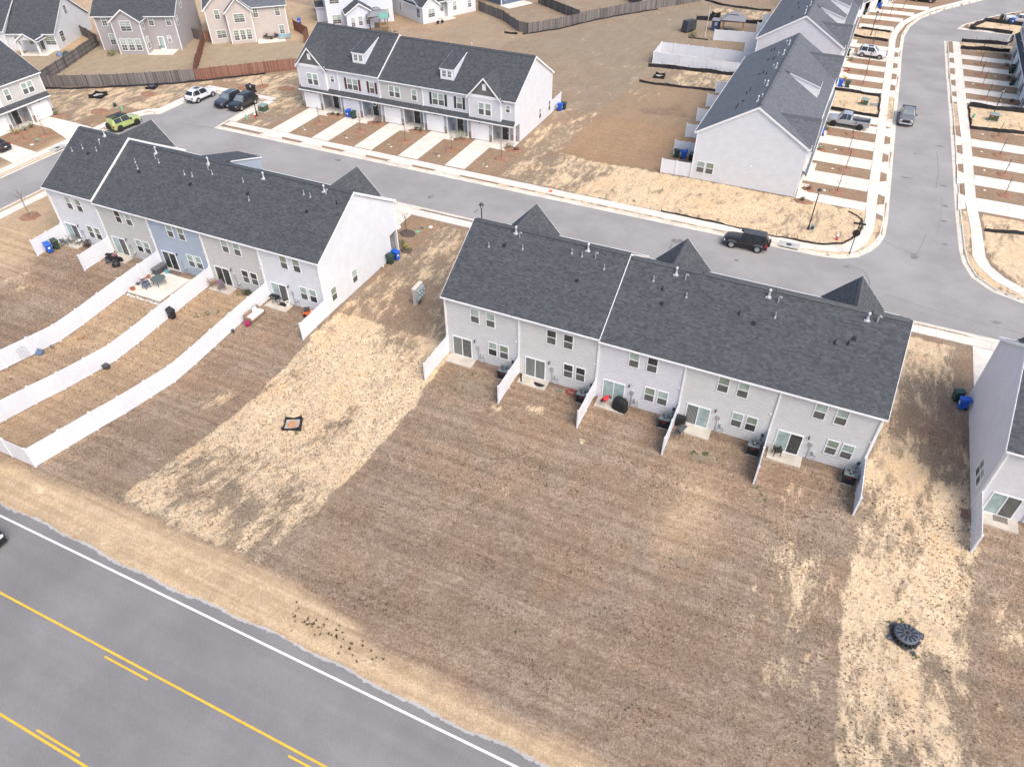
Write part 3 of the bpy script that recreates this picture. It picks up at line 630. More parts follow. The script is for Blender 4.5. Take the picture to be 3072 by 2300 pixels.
def roof_section(root, ua, ub, dz, rear=True, front=True, oa=.18, ob=.18, mat=SHING, D=DD, cap=True):
    z0 = HE - SL * EO + dz; zr = HR + dz; zf = HR - SL * (D + EO - VR) + dz
    A, B = ua - oa, ub + ob; th = .13
    b = MB(); top = [(-EO, z0), (VR, zr), (D + EO, zf)]; bot = [(D + EO, zf - th), (VR, zr - th), (-EO, z0 - th)]
    for (v0, q0), (v1, q1) in zip(top, top[1:]): b.poly([(A, v0, q0), (B, v0, q0), (B, v1, q1), (A, v1, q1)], 0, .35)
    for (v0, q0), (v1, q1) in zip(bot, bot[1:]): b.poly([(A, v1, q1), (A, v0, q0), (B, v0, q0), (B, v1, q1)], 1)
    rf = b.obj('roof', [mat, TRIM], root)
    if rear: shingles('shingles', rf, A, B, (0, -EO - .02, z0 - .012 + .004), (0, VR, zr + .004), (1, 0, 0), mat)
    if front: shingles('shingles', rf, A, B, (0, D + EO + .02, zf - .012 + .004), (0, VR, zr + .004), (1, 0, 0), mat)
    for x in (A, B):
        b = MB(); s = -1 if x == A else 1
        for (v0, q0), (v1, q1) in zip(top, top[1:]):
            xa, xb = sorted((x, x + s * .03)); w_ = .24
            b.hexa([(xa, v0, q0 - w_), (xb, v0, q0 - w_), (xb, v1, q1 - w_), (xa, v1, q1 - w_), (xa, v0, q0 + .012), (xb, v0, q0 + .012), (xb, v1, q1 + .012), (xa, v1, q1 + .012)])
        b.obj('rake_trim', TRIM, rf)
    for v, q, s in ((-EO, z0, -1), (D + EO, zf, 1)):
        b = MB(); v0, v1 = sorted((v, v + s * .10)); b.box(A, B, v0, v1, q - .13, q - .015); b.box(A + .01, B - .01, v0 + .015, v1 - .015, q - .012, q - .008); b.obj('gutter', GUT, rf)
    if cap:
        u = A + .25
        while u < B - 1:
            u2 = min(u + random.uniform(4.8, 6.6), B - .25); b = MB()
            for s in (-1, 1): b.hexa([(u, VR, zr + .055), (u2, VR, zr + .055), (u2, VR + s * .27, zr - SL * .27 + .05), (u, VR + s * .27, zr - SL * .27 + .05), (u, VR, zr + .10), (u2, VR, zr + .10), (u2, VR + s * .27, zr - SL * .27 + .085), (u, VR + s * .27, zr - SL * .27 + .085)])
            b.obj('ridge_vent', DKG if mat is SHING else SHING_LIT, rf); u = u2 + .15
    return rf
def flue(par, u, v, z):
    b = MB(); b.box(-.24, .24, -.2, .2, -.12, .02); b.lathe([(.16, 0), (.085, .3), (.075, .55), (.12, .56), (.12, .72), (.03, .8)], 10)
    link('flue_vent', cached('flue', lambda: b.mesh('flue_vent', ALU, False)), par, (u, v, z)).scale = (.85, .85, .85)
def gooseneck(par, u, v, z):
    link('gooseneck_vent', cached('goose', lambda: MB().tube([(0, 0, -.1), (0, 0, .42), (.05, 0, .52), (.14, 0, .53), (.18, 0, .44)], .06, 7).mesh('gooseneck_vent', GALV)), par, (u, v, z))
def vpipe(par, u, v, z):
    link('vent_pipe', cached('vp', lambda: MB().lathe([(.13, -.1), (.075, .08), (.05, .09), (.05, .42)], 8).mesh('vent_pipe', GALV)), par, (u, v, z))
def dpipe(par, u, v, z):
    link('vent_pipe', cached('dp', lambda: MB().lathe([(.13, -.1), (.075, .08), (.05, .09), (.05, .36)], 8).mesh('vent_pipe', BLK)), par, (u, v, z))
def boxvent(par, u, v, z):
    link('box_vent', cached('bv', lambda: MB().frus(0, 0, -.1, .16, .16, .14, .11, .08, 0, 0, .04).mesh('box_vent', BLK)), par, (u, v, z))
def roofz(v, dz): return HE + SL * v + dz if v <= VR else HR - SL * (v - VR) + dz
def lamp_small(par, x, y, z, n, m_=BLKM):
    def f():
        b = MB(); b.box(-.07, .07, -.03, .02, -.09, .12); b.tube([(0, -.03, .08), (0, -.14, .12), (0, -.16, .02)], .018, 5); b.lathe([(.05, -.16), (.07, .0), (.02, .05)], 7, cx=0, cy=-.16); return b.mesh('wall_lamp', m_)
    link('wall_lamp', cached(('wl', m_.name), f), par, (x, y, z), N90(n))
def meterset(par, u, flip=1):
    def f():
        b = MB(); b.box(-.13, .13, -.14, .02, 1.35, 1.72); b.tube([(0, -.07, -.15), (0, -.07, 1.4)], .03, 6); b.box(.25, .55, -.16, .02, .72, .95); b.tube([(0, -.08, .55), (.12, -.12, .5), (.3, -.12, .55), (.4, -.08, .72)], .025, 6)
        b.tube([(.5, -.1, .75), (.6, -.12, .4), (.45, -.14, .12), (.2, -.15, .1)], .022, 6); b.lathe([(.1, .78), (.11, .88), (.06, .95)], 8, cx=.4, cy=-.2); return b.mesh('meter_box', GALV)
    link('meter_box', cached('meter', f), par, (u, 0, 0))
def capvent(par, x, y, z, n):
    link('wall_vent', cached('cv', lambda: MB().box(-.08, .08, -.06, .02, -.07, .07).box(-.06, .06, -.1, -.06, -.02, .07).mesh('wall_vent', TRIM)), par, (x, y, z), N90(n))
def downspout(par, u, v, z1, n, z0=.12, off=.0):
    b = MB(); b.box(u - .065, u + .065, *sorted((v + n * .03, v + n * .13)), z0, z1 - .35)
    y1 = v + n * .07; y2 = v + n * (EO + .05); b.tube([(u, y1, z1 - .36), (u, y1, z1 - .3), (u, y2, z1 - .1)], .05, 6); b.tube([(u, y1, z0 + .04), (u, v + n * .3, z0 - .04)], .05, 6)
    b.obj('downspout', GUT, par)

def gable_prism(root, uc, hw, vf, z0, rise, vin, mat=SHING, face=None, trim=True, sh=True):
    """cross gable: ridge along v at u=uc, front face at v=vf, running back to vin; eaves at z0"""
    s = rise / hw; ov = .28; zr = z0 + rise
    b = MB(); th = .12
    for sg in (-1, 1):
        e = uc + sg * (hw + ov); ze = z0 - s * ov
        b.hexa([(uc, vin, zr - th), (e, vin, ze - th), (e, vf + ov, ze - th), (uc, vf + ov, zr - th), (uc, vin, zr), (e, vin, ze), (e, vf + ov, ze), (uc, vf + ov, zr)] if sg > 0 else
               [(e, vin, ze - th), (uc, vin, zr - th), (uc, vf + ov, zr - th), (e, vf + ov, ze - th), (e, vin, ze), (uc, vin, zr), (uc, vf + ov, zr), (e, vf + ov, ze)])
    rf = b.obj('gable_roof', [mat, TRIM], root)
    if sh:
        for sg in (-1, 1):
            e = uc + sg * (hw + ov); ze = z0 - s * ov
            shingles('shingles', rf, min(vin, vf + ov), max(vin, vf + ov), (e, 0, ze + .005), (uc, 0, zr + .005), (0, 1, 0), mat)
    b = MB(); v0, v1 = min(vin, vf + ov) + .3, max(vin, vf + ov) - .1
    if v1 - v0 > .6:
        for sg in (-1, 1): b.hexa([(uc, v0, zr + .03), (uc + sg * .2, v0, zr - .2 * s + .03), (uc + sg * .2, v1, zr - .2 * s + .03), (uc, v1, zr + .03), (uc, v0, zr + .07), (uc + sg * .2, v0, zr - .2 * s + .06), (uc + sg * .2, v1, zr - .2 * s + .06), (uc, v1, zr + .07)])
        b.obj('ridge_vent', DKG if mat is SHING else SHING_LIT, rf)
    if trim:
        b = MB(); vv0, vv1 = vf + ov, vf + ov + .03
        for sg in (-1, 1):
            e = uc + sg * (hw + ov); ze = z0 - s * ov
            b.hexa([(uc, vv0, zr - .24), (e, vv0, ze - .24), (e, vv1, ze - .24), (uc, vv1, zr - .24), (uc, vv0, zr + .015), (e, vv0, ze + .015), (e, vv1, ze + .015), (uc, vv1, zr + .015)])
        b.obj('rake_trim', TRIM, rf)
    if face is not None:
        b = lap(MB(), (uc, vf), (-1, 0), (0, 1), lambda z: (-hw * (1 - (z - z0) / rise), hw * (1 - (z - z0) / rise)), z0, zr - .02, .15)
        b.obj('wall', face, root)
    return rf
def shed_dormer(root, u0, u1, vf, mat=SHING, D=DD, dz=0, side=None, zt_=None):
    """shed dormer on the front slope; front wall at v=vf"""
    zb = roofz(vf, dz); zt_ = zt_ or zb + 1.28; sl = .30; vb = (zt_ + .12 + sl * vf - (HR + dz) - SL * VR) / (sl - SL)   # where both planes meet
    vb = max(vb, VR + .1)
    zbk = zt_ + .12 + sl * (vf - vb)
    b = MB(); o_ = .09; b.hexa([(u0 - o_, vb, zbk - .1), (u1 + o_, vb, zbk - .1), (u1 + o_, vf + o_, zt_ + .12 - sl * o_ - .1), (u0 - o_, vf + o_, zt_ + .12 - sl * o_ - .1),
                        (u0 - o_, vb, zbk), (u1 + o_, vb, zbk), (u1 + o_, vf + o_, zt_ + .12 - sl * o_), (u0 - o_, vf + o_, zt_ + .12 - sl * o_)])
    rf = b.obj('dormer_roof', mat, root)
    shingles('shingles', rf, u0 - o_, u1 + o_, (0, vf + o_, zt_ + .125 - sl * o_), (0, vb, zbk + .005), (1, 0, 0), mat)
    b = MB()
    vq = vb + .9; zq = zt_ + .12 + sl * (vf - vq)
    for u in (u0 - o_ - .03, u1 + o_): b.hexa([(u, vq, zq - .12), (u + .03, vq, zq - .12), (u + .03, vf + o_, zt_ + .12 - sl * o_ - .14), (u, vf + o_, zt_ + .12 - sl * o_ - .14), (u, vq, zq - .004), (u + .03, vq, zq - .004), (u + .03, vf + o_, zt_ + .116 - sl * o_), (u, vf + o_, zt_ + .116 - sl * o_)])
    b.box(u0 - o_, u1 + o_, vf + o_, vf + o_ + .03, zt_ + .12 - sl * o_ - .14, zt_ + .125 - sl * o_)
    b.obj('rake_trim', TRIM, rf)
    b = lap(MB(), (u0, vf), (1, 0), (0, 1), lambda z: (0, u1 - u0), zb - .05, zt_ + .1, .15); b.obj('wall', TRIM, root)
    for u, n in ((u0, -1), (u1, 1)):
        def rg(z, u=u):
            a = VR + (HR + dz - z) / SL; return (0, vf - max(VR, min(a, vf))) if False else (max(0, 0), max(0., vf - max(vb, 0)))
        # side cheek: between roof slope below and dormer roof above
        b = MB(); z = zb
        lo = lambda zz: min(vf, VR + (HR + dz - zz) / SL); hi = lambda zz: vf if zz <= zt_ + .05 else max(vb, vf - (zz - zt_ - .05) / sl)
        while z < zbk - .02:
            z2 = min(z + .15, zbk); a0, a1 = hi(z), lo(z); c0, c1 = hi(z2), lo(z2)
            if a0 - a1 > .0 or c0 - c1 > 0: b.poly([(u + n * .015, a1, z), (u + n * .015, max(a0, a1), z), (u + n * .003, max(c0, c1), z2), (u + n * .003, c1, z2)])
            z = z2
        b.obj('wall', side or SID['paleblue'], root)
    w_ = (u1 - u0)
    for q in (-.24, .24): window(root, (u0 + u1) / 2 + q * w_ * .85, vf, zb + .3, (0, 1), .68, .86, GL_DK2, GL_DK2, trim=.08, grid=True)

def row(name, label, loc, rz, units, W=6.854, D=DD, secs=None, rear=None, front=None, end0='white', end1='white', sh=(True, True), mat=SHING, gables=(), dormers=(), endwin=(), roofmat=None, hips=(), low=None):
    n = len(units); Wt = n * W; root = thing(name, label, 'townhouse row', loc, rz)
    secs = secs or [(0, n, 0)]
    udz = lambda i: next(dz for a, b, dz in secs if a <= i < b)
    RF = []
    for a, b, dz in secs: RF.append((a * W, b * W, dz, roof_section(root, a * W, b * W, dz, sh[0], sh[1], .18 if a == 0 else .02, .18 if b == n else .02, mat, D)))
    def rfat(u): return next((r, dz) for a, b, dz, r in RF if a - .3 <= u <= b + .3)
    MB().box(.02, Wt - .02, .02, D - 1.5, -.3, .12).obj('foundation', GREYC, root)
    # gable ends
    for u, nn, c, dz in ((0, -1, end0, secs[0][2]), (Wt, 1, end1, secs[-1][2])):
        top = HE + dz; zf = HR - SL * (D - VR) + dz
        def rg(z, dz=dz):
            lo = 0 if z <= HE + dz else (z - HE - dz) / SL; hi = D if z <= zf else VR + (HR + dz - z) / SL
            if z < 2.6 and front is not None and front.get('recess'): hi = min(hi, D - 1.35) if front['open'] == (0 if u == 0 else 1) else hi
            return (lo, max(lo, hi))
        b = lap(MB(), (u, 0), (0, 1), (nn, 0), rg, .05, HR + dz - .1); b.obj('wall', SID[c], root)
        for v in (0, D): MB().box(*sorted((u - nn * .09, u + nn * .04)), v - .1 if v else v - .04, v + .04 if v else v + .1, .05, (HE + dz if v == 0 else zf) - .05).obj('corner_trim', TRIM, root)
    for (u_is1, v, z, w_, h_) in endwin:
        window(root, Wt if u_is1 else 0, v, z, (1, 0) if u_is1 else (-1, 0), w_, h_, GL_UP2 if random.random() < .5 else GL_UP, GL_DK)
    # rear elevation
    for i, c in enumerate(units):
        u0 = i * W; top = HE + udz(i)
        if rear:
            lap(MB(), (u0, 0), (1, 0), (0, -1), lambda z: (0, W), .05, top).obj('wall', SID[c], root)
            r = rear[i] if isinstance(rear, list) else {}
            slider(root, u0 + 1.53, 0, .06, (0, -1), 1.85, 2.05, r.get('l'), r.get('r'))
            for uu, zz, w_, h_ in ((2.86, 4.05, .86, 1.46), (4.3, 4.05, .86, 1.46), (4.44, 1.08, .86, 1.46), (5.5, 1.08, .86, 1.46)):
                window(root, u0 + uu, 0, zz, (0, -1), w_, h_, random.choice([GL_UP, GL_UP, GL_UP2]) if random.random() > r.get('open', .12) else GL_DK2, GL_DK if random.random() < .8 else GL_DK2)
            lamp_small(root, u0 + 2.78, 0, 2.2, (0, -1)); meterset(root, u0 + 3.08)
            capvent(root, u0 + 6.62, 0, 3.3, (0, -1)); capvent(root, u0 + 6.3, 0, .55, (0, -1)) if i % 2 else None
            if i: downspout(root, u0 + random.uniform(-.03, .03), 0, top - .1, -1)
        else:
            MB().poly([(u0, 0, 0), (u0 + W, 0, 0), (u0 + W, 0, top), (u0, 0, top)]).obj('wall', SID[c], root)
    if rear: downspout(root, .1, 0, HE + secs[0][2] - .1, -1); downspout(root, Wt - .1, 0, HE + secs[-1][2] - .1, -1)
    # front elevation
    zf0 = HR - SL * (D - VR)
    for i in range(n):
        u0 = i * W; zf = zf0 + udz(i)
        if front is None or not front.get('full'):
            cc = low[i] if low else units[i]
            lap(MB(), (u0, D), (1, 0), (0, 1), lambda z: (0, W), .05, zf, .4).obj('wall', SID[cc], root)
            MB().box(u0 + 1.0, u0 + 3.5, D - .02, D + .05, .05, 2.25).obj('garage_door', DOORG, root); MB().box(u0 + 4.6, u0 + 5.5, D - .02, D + .05, .1, 2.15).obj('door', DOORB, root)
            for uu in (1.6, 2.6, 5.2): window(root, u0 + uu, D, 3.75, (0, 1), .9, 1.5)
            continue
        mir = front.get('mirror'); cu, cl = front['up'][i], front['low'][i]
        S_ = (lambda s: u0 + s) if mir else (lambda s: u0 + W - s)               # s: left-to-right as seen from the street (mirrored rows run the other way)
        def seg(a, b): return sorted((S_(a), S_(b)))
        a, b2 = seg(0, W)
        lap(MB(), (a, D), (1, 0), (0, 1), lambda z: (0, W), 2.7, zf).obj('wall', SID[cu], root)
        a, b2 = seg(0, 3.55); lap(MB(), (a, D + .03), (1, 0), (0, 1), lambda z: (0, b2 - a), .05, 2.75).obj('wall', SID[cl], root)
        a, b2 = seg(3.55, W); lap(MB(), (a, D - 1.35), (1, 0), (0, 1), lambda z: (0, b2 - a), .12, 2.7).obj('wall', SID[front['porch'][i]], root)
        # porch: side wall of the garage, floor slab, header, post
        x_ = S_(3.55); sg = 1 if S_(1) > S_(0) else -1
        b = MB(); [b.poly([(x_ + sg * .02, D - 1.35, z_), (x_ + sg * .02, D + .03, z_), (x_ + sg * .006, D + .03, z_ + .19), (x_ + sg * .006, D - 1.35, z_ + .19)]) for z_ in np.arange(.1, 2.6, .19)]; b.obj('wall', SID[front['porch'][i]], root)
        a, b2 = seg(3.5, W); MB().box(a, b2, D - 1.4, D + .25, -.1, .1).obj('porch_floor', CONC, root)
        b = MB(); b.box(a, b2, D - .05, D + .1, 2.42, 2.78); a3, b3 = seg(3.47, 3.62); b.box(a3, b3, D - .02, D + .075, .05, 2.45); b.obj('porch_header', TRIM, root)
        a3, b3 = seg(W - .2, W - .03); MB().box(a3, b3, D - .08, D + .09, .1, 2.45).obj('column', TRIM, root)
        a, b2 = seg(0, W); MB().poly([(a, D - 1.35, 2.7), (b2, D - 1.35, 2.7), (b2, D, 2.7), (a, D, 2.7)]).obj('porch_ceiling', TRIM, root)
        # pent roof
        e0, t0 = D + .6, D; b = MB(); b.hexa([(a, t0, 3.22), (b2, t0, 3.22), (b2, e0, 2.74), (a, e0, 2.74), (a, t0, 3.34), (b2, t0, 3.34), (b2, e0, 2.86), (a, e0, 2.86)])
        pr = b.obj('porch_roof', mat, root); shingles('shingles', pr, a, b2, (0, e0 + .02, 2.855), (0, t0, 3.345), (1, 0, 0), mat)
        MB().box(a, b2, e0, e0 + .1, 2.70, 2.84).obj('gutter', GUT, pr)
        # garage door with four sections, lamp, stone wainscot
        a, b2 = seg(.5, 2.95); gd = MB(); gd.box(a - .12, a, D, D + .14, .05, 2.32); gd.box(b2, b2 + .12, D, D + .14, .05, 2.32); gd.box(a, b2, D, D + .14, 2.18, 2.32); gd = gd.obj('garage_door', TRIM, root)
        for k in range(4): MB().box(a, b2, D, D + .085 + .004 * (k % 2), .05 + k * .532, .05 + k * .532 + .52).obj('panel', DOORG, gd)
        lamp_small(root, (a + b2) / 2, D + .06, 2.48, (0, 1))
        for sa, sb in ((.0, .37), (3.08, 3.5)):
            a3, b3 = seg(sa, sb); sv = MB(); z_ = .05
            while z_ < .85:
                h_ = random.uniform(.1, .17); q = a3
                while q < b3 - .02: q2 = min(q + random.uniform(.15, .3), b3); sv.box(q, q2 - .012, D + .01, D + random.uniform(.09, .13), z_, min(z_ + h_ - .012, .86)); q = q2
                z_ += h_
            sv.box(a3 - .01, b3 + .01, D + .01, D + .15, .865, .92); sv.obj('stone_veneer', STONE, root)
        a3, b3 = seg(5.75, 6.6); MB().box(a3, b3, D - 1.34, D - 1.26, .12, .9).obj('stone_veneer', STONE, root); a3, b3 = seg(3.65, 3.95); MB().box(a3, b3, D - 1.34, D - 1.26, .12, .9).obj('stone_veneer', STONE, root)
        a3, b3 = seg(4.4, 5.35); dr = MB(); dr.box(a3 - .1, a3, D - 1.35, D - 1.25, .1, 2.25); dr.box(b3, b3 + .1, D - 1.35, D - 1.25, .1, 2.25); dr.box(a3, b3, D - 1.35, D - 1.25, 2.15, 2.25); dr = dr.obj('door', TRIM, root)
        MB().box(a3, b3, D - 1.35, D - 1.27, .1, 2.15).obj('leaf', DOORB, dr); MB().box((a3 * .85 + b3 * .15) - .03, (a3 * .85 + b3 * .15) + .03, D - 1.29, D - 1.23, 1.0, 1.12).obj('handle', ALU, dr)
        kind = front['win'][i]
        if kind == 'gable':
            uc = S_(2.62); hw = min(2.3, W / 2 - 1.0); vf = D + .3
            gable_prism(root, uc, hw, vf, zf - .05, 2.45, VR + 1.6, mat, None)
            lap(MB(), (uc - hw, vf), (1, 0), (0, 1), lambda z: (0, 2 * hw), 2.98, zf - .1).obj('wall', SID[cu], root)
            z0_ = zf - .05; lap(MB(), (uc, vf), (-1, 0), (0, 1), lambda z: (-hw * (1 - (z - z0_) / 2.45), hw * (1 - (z - z0_) / 2.45)), z0_ + .12, z0_ + 2.4, .15).obj('wall', SID['shake'], root)
            MB().box(uc - hw - .05, uc + hw + .05, vf - .02, vf + .05, zf - .16, zf + .08).obj('frieze', TRIM, root)
            for q in (-1, 1): MB().box(uc + q * hw - .06, uc + q * hw + .06, vf - .3, vf + .04, 2.95, zf - .16).obj('corner_trim', TRIM, root)
            for q in (-1, 1):
                b = MB(); [b.poly([(uc + q * (hw + .015), D, z_), (uc + q * (hw + .015), vf, z_), (uc + q * (hw + .003), vf, z_ + .19), (uc + q * (hw + .003), D, z_ + .19)]) for z_ in np.arange(2.9, zf - .2, .19)]; b.obj('wall', SID[cu], root)
            b = MB(); b.box(uc - .26, uc + .26, vf, vf + .08, zf + .75, zf + 1.55); [b.box(uc - .2, uc + .2, vf + .08, vf + .095, zf + .82 + .1 * k, zf + .87 + .1 * k) for k in range(7)]; b.obj('gable_vent', TRIM, root)
            for q in (-.5, .5): window(root, uc + q, vf, 3.55, (0, 1), .98, 1.72, trim=.11, proud=.085)
            window(root, S_(5.85), D, 4.3, (0, 1), .75, 1.0, trim=.1, proud=.085)
        else:
            for s_ in (1.75, 2.68): window(root, S_(s_ + .15), D, 3.72, (0, 1), .94, 1.6, trim=.1 if kind == 'wide' else .065, proud=.085)
            window(root, S_(5.6 if kind != 'wide' else 5.5), D, 3.72, (0, 1), .9, 1.6, trim=.1 if kind == 'wide' else .065, proud=.085)
            if kind in ('maroon', 'black'):
                for s_ in (1.2, 3.53, 4.95, 6.25): a3, b3 = seg(s_ - .17, s_ + .17); sm = MB(); sm.box(a3, b3, D, D + .065, 3.74, 5.3); [sm.box(a3 + .05, b3 - .05, D + .065, D + .075, 3.84 + .1 * q, 3.89 + .1 * q) for q in range(14)]; sm.obj('shutter', MAROON if kind == 'maroon' else SHUTB, root)
        if i: downspout(root, S_(0), D, zf - .05, 1, 3.4)
    for g in gables: gable_prism(root, g[0], 2.3, D + .3, zf0 - .05 + rfat(g[0])[1], 2.45, VR + 1.4, mat, SID['shake'], True, g[1] if len(g) > 1 else False)
    for dmm in dormers: shed_dormer(root, dmm[0], dmm[1], dmm[2], mat, D, rfat(dmm[0])[1], dmm[3] if len(dmm) > 3 else None, dmm[4] if len(dmm) > 4 else None)
    root['_'] = 0; del root['_']
    return root, RF, rfat
# ================================================================ TOWNHOUSE ROWS
FULL = dict(full=True)
rC, RFC, rfC = row('townhouse_row', 'five-unit townhouse row in greys with bare two-panel fences behind it', (0, 0, 0), 0, ['grey', 'grey2', 'lav', 'grey2', 'grey'], secs=[(0, 2, .18), (2, 5, 0)],
    rear=[dict(l=GL_VB, r=GL_DK), dict(l=GL_VB, r=GL_VB, open=.9), dict(l=GL_SL, r=GL_SL), dict(l=GL_VB, r=GL_SL), dict(l=GL_SL, r=GL_DK2)], end0='cool', end1='cool', sh=(True, False), gables=((2.7, True), (16.8, True), (30.9, True)))
for k, (u, v) in ((flue, (3.9, 5.9)), (flue, (10.3, 5.85)), (vpipe, (2.1, 4.36)), (boxvent, (3.36, 4.7)), (vpipe, (5.0, 4.8)), (gooseneck, (4.35, 5.6)), (vpipe, (9.1, 5.35)), (vpipe, (10.0, 5.3)), (gooseneck, (11.1, 5.4)), (vpipe, (12.1, 4.75)), (boxvent, (10.35, 3.4)),
                  (dpipe, (17.0, 4.4)), (flue, (17.6, 5.75)), (gooseneck, (18.4, 5.5)), (boxvent, (17.3, 3.4)), (vpipe, (18.9, 4.3)), (dpipe, (23.0, 4.0)), (boxvent, (24.2, 3.6)), (vpipe, (25.5, 4.4)), (flue, (24.65, 5.7)), (gooseneck, (25.4, 5.45)), (dpipe, (29.9, 3.63)), (dpipe, (30.75, 3.79)), (boxvent, (31.05, 4.2)), (flue, (31.55, 5.68)), (gooseneck, (32.2, 5.7)), (vpipe, (16.1, 4.9))):
    rf, dz = rfC(u); k(rf, u, v, roofz(v, dz))
rL, RFL, rfL = row('townhouse_row', 'five-unit townhouse row with a pale blue middle unit and long curving white fences', (-47.07, .12, 0), 0, ['white', 'greige', 'blue', 'greige', 'white'], secs=[(0, 1, .22), (1, 5, -.06)],
    rear=[dict(l=GL_SL, r=GL_DK), dict(l=GL_SL, r=GL_DK), dict(l=GL_DK2, r=GL_DK2), dict(l=GL_DK2, r=GL_DK2), dict(l=GL_SL, r=GL_DK)], end0='white', end1='white', sh=(True, False), gables=((2.7, True), (30.1, True)), dormers=((15.4, 18.4, 12.2, SID['blue'], 7.6),),
    endwin=((1, 1.25, .95, .86, 1.46), (1, 4.65, .9, .86, 1.46)), front=dict(recess=True, open=1))
for k, (u, v) in ((flue, (3.9, 6.0)), (gooseneck, (3.9, 5.1)), (vpipe, (2.1, 4.3)), (vpipe, (1.0, 3.8)), (vpipe, (4.0, 4.4)), (boxvent, (3.2, 3.9)), (flue, (11.05, 5.75)), (gooseneck, (11.35, 5.2)), (vpipe, (12.05, 4.9)), (vpipe, (9.25, 4.4)), (vpipe, (9.95, 3.9)), (boxvent, (10.4, 3.6)), (vpipe, (15.75, 4.4)), (vpipe, (16.75, 4.4)), (boxvent, (17.05, 3.6)), (flue, (17.75, 5.9)), (gooseneck, (18.15, 5.3)), (vpipe, (18.85, 5.0)), (vpipe, (22.65, 5.0)), (flue, (24.65, 5.7)), (boxvent, (23.85, 4.0)), (vpipe, (24.35, 3.5)), (flue, (31.55, 5.8)), (vpipe, (29.65, 5.15)), (vpipe, (30.45, 5.05)), (gooseneck, (31.9, 5.6)), (dpipe, (33.4, 5.0)), (boxvent, (30.85, 3.7))):
    rf, dz = rfL(u); k(rf, u, v, roofz(v, dz))
for u in (34.18, ): MB().box(u - .2, u - .03, DD - .08, DD + .09, .05, 2.6).obj('column', TRIM, rL)
MB().hexa([(27.5, DD, 2.62), (34.45, DD, 2.62), (34.45, DD + .6, 2.5), (27.5, DD + .6, 2.5), (27.5, DD, 3.3), (34.45, DD, 3.3), (34.45, DD + .6, 2.8), (27.5, DD + .6, 2.8)]).obj('porch_roof', TRIM, rL)
front_F = dict(full=True, recess=True, open=0, up=['lav', 'cool', 'greige', 'cool', 'lav'], low=['dusty', 'blue', 'dusty', 'blue', 'dusty'], porch=['porchgrey', 'blue', 'porchgrey', 'blue', 'porchgrey'], win=['gable', 'black', 'wide', 'maroon', 'gable'])
rF, RFF, rfF = row('townhouse_row', 'five-unit townhouse row facing the street with single garages and two dark front gables', (-12.7, 54.65, 0), math.pi, ['white'] * 5, secs=[(0, 3, 0), (3, 5, .26)], front=front_F, end0='cool', end1='cool', sh=(False, True),
    dormers=((9.5, 11.5, 11.3), (23.4, 25.4, 11.3)), endwin=((0, 4.25, .8, .86, 1.5), (0, .85, .75, .86, 1.5)))
for k, (u, v) in ((flue, (22, 5.9)), (vpipe, (3.5, 5.6)), (vpipe, (18, 5.8)), (flue, (9.5, 5.85))):
    rf, dz = rfF(u); k(rf, u, v, roofz(v, dz))
rR, RFR, rfR = row('townhouse_row', 'townhouse row with a wide blank white gable and paired small windows by bins', (10.85, 72.8, 0), -math.pi / 2, ['cool'] * 5, W=6.04, end0='cool', end1='white', sh=(True, True), mat=SHING_LIT, dormers=((13.6, 15.7, 11.5, TRIM),), endwin=((1, 1.05, .9, .98, 1.46), (1, 2.15, .9, .98, 1.46)),
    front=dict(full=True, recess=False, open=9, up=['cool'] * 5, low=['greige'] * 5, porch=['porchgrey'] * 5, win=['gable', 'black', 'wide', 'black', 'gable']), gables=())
for k, (x, y) in ((flue, (16.6, 45.1)), (gooseneck, (16.9, 45.8)), (flue, (16.7, 50.5)), (gooseneck, (16.2, 51.8)), (flue, (16.6, 57.6)), (gooseneck, (16.2, 58.0)), (flue, (16.6, 63.4)), (gooseneck, (15.9, 63.9)), (flue, (16.6, 68)), (gooseneck, (16.1, 69.2)), (dpipe, (14.7, 51.6)), (dpipe, (14.5, 50.5)), (boxvent, (14.6, 47.7)), (dpipe, (14.3, 46.4)), (dpipe, (14.3, 45.4)), (dpipe, (15.7, 56.4)), (dpipe, (15.2, 57.6)), (boxvent, (14.7, 58)), (boxvent, (14.7, 64.3)), (dpipe, (14.4, 68.9)), (dpipe, (14.8, 68.6)), (dpipe, (15.5, 63))):
    rf, dz = rfR(72.8 - y); k(rf, 72.8 - y, x - 10.85, roofz(x - 10.85, dz))
rR2, _, rfR2 = row('townhouse_row', 'townhouse row with a pale lavender gable behind the row with the blank white gable', (10.55, 113.0, 0), -math.pi / 2, ['lav'] * 5, W=6.1, end0='lav', end1='lav', sh=(True, True), mat=SHING_LIT, dormers=((20.6, 22.7, 11.5, TRIM), (13.0, 15.1, 11.5, TRIM)),
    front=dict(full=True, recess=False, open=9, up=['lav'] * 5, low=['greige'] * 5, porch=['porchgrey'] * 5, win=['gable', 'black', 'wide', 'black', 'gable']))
for k, (x, y) in ((flue, (16.5, 84.1)), (gooseneck, (16.3, 87)), (flue, (16.6, 89)), (flue, (16.6, 95)), (gooseneck, (16.2, 92.5)), (dpipe, (14.6, 85.4)), (dpipe, (14.8, 91)), (dpipe, (14.2, 95.3)), (flue, (16.6, 101)), (dpipe, (14.2, 99))):
    rf, dz = rfR2(113 - y); k(rf, 113 - y, x - 10.55, roofz(x - 10.55, dz))
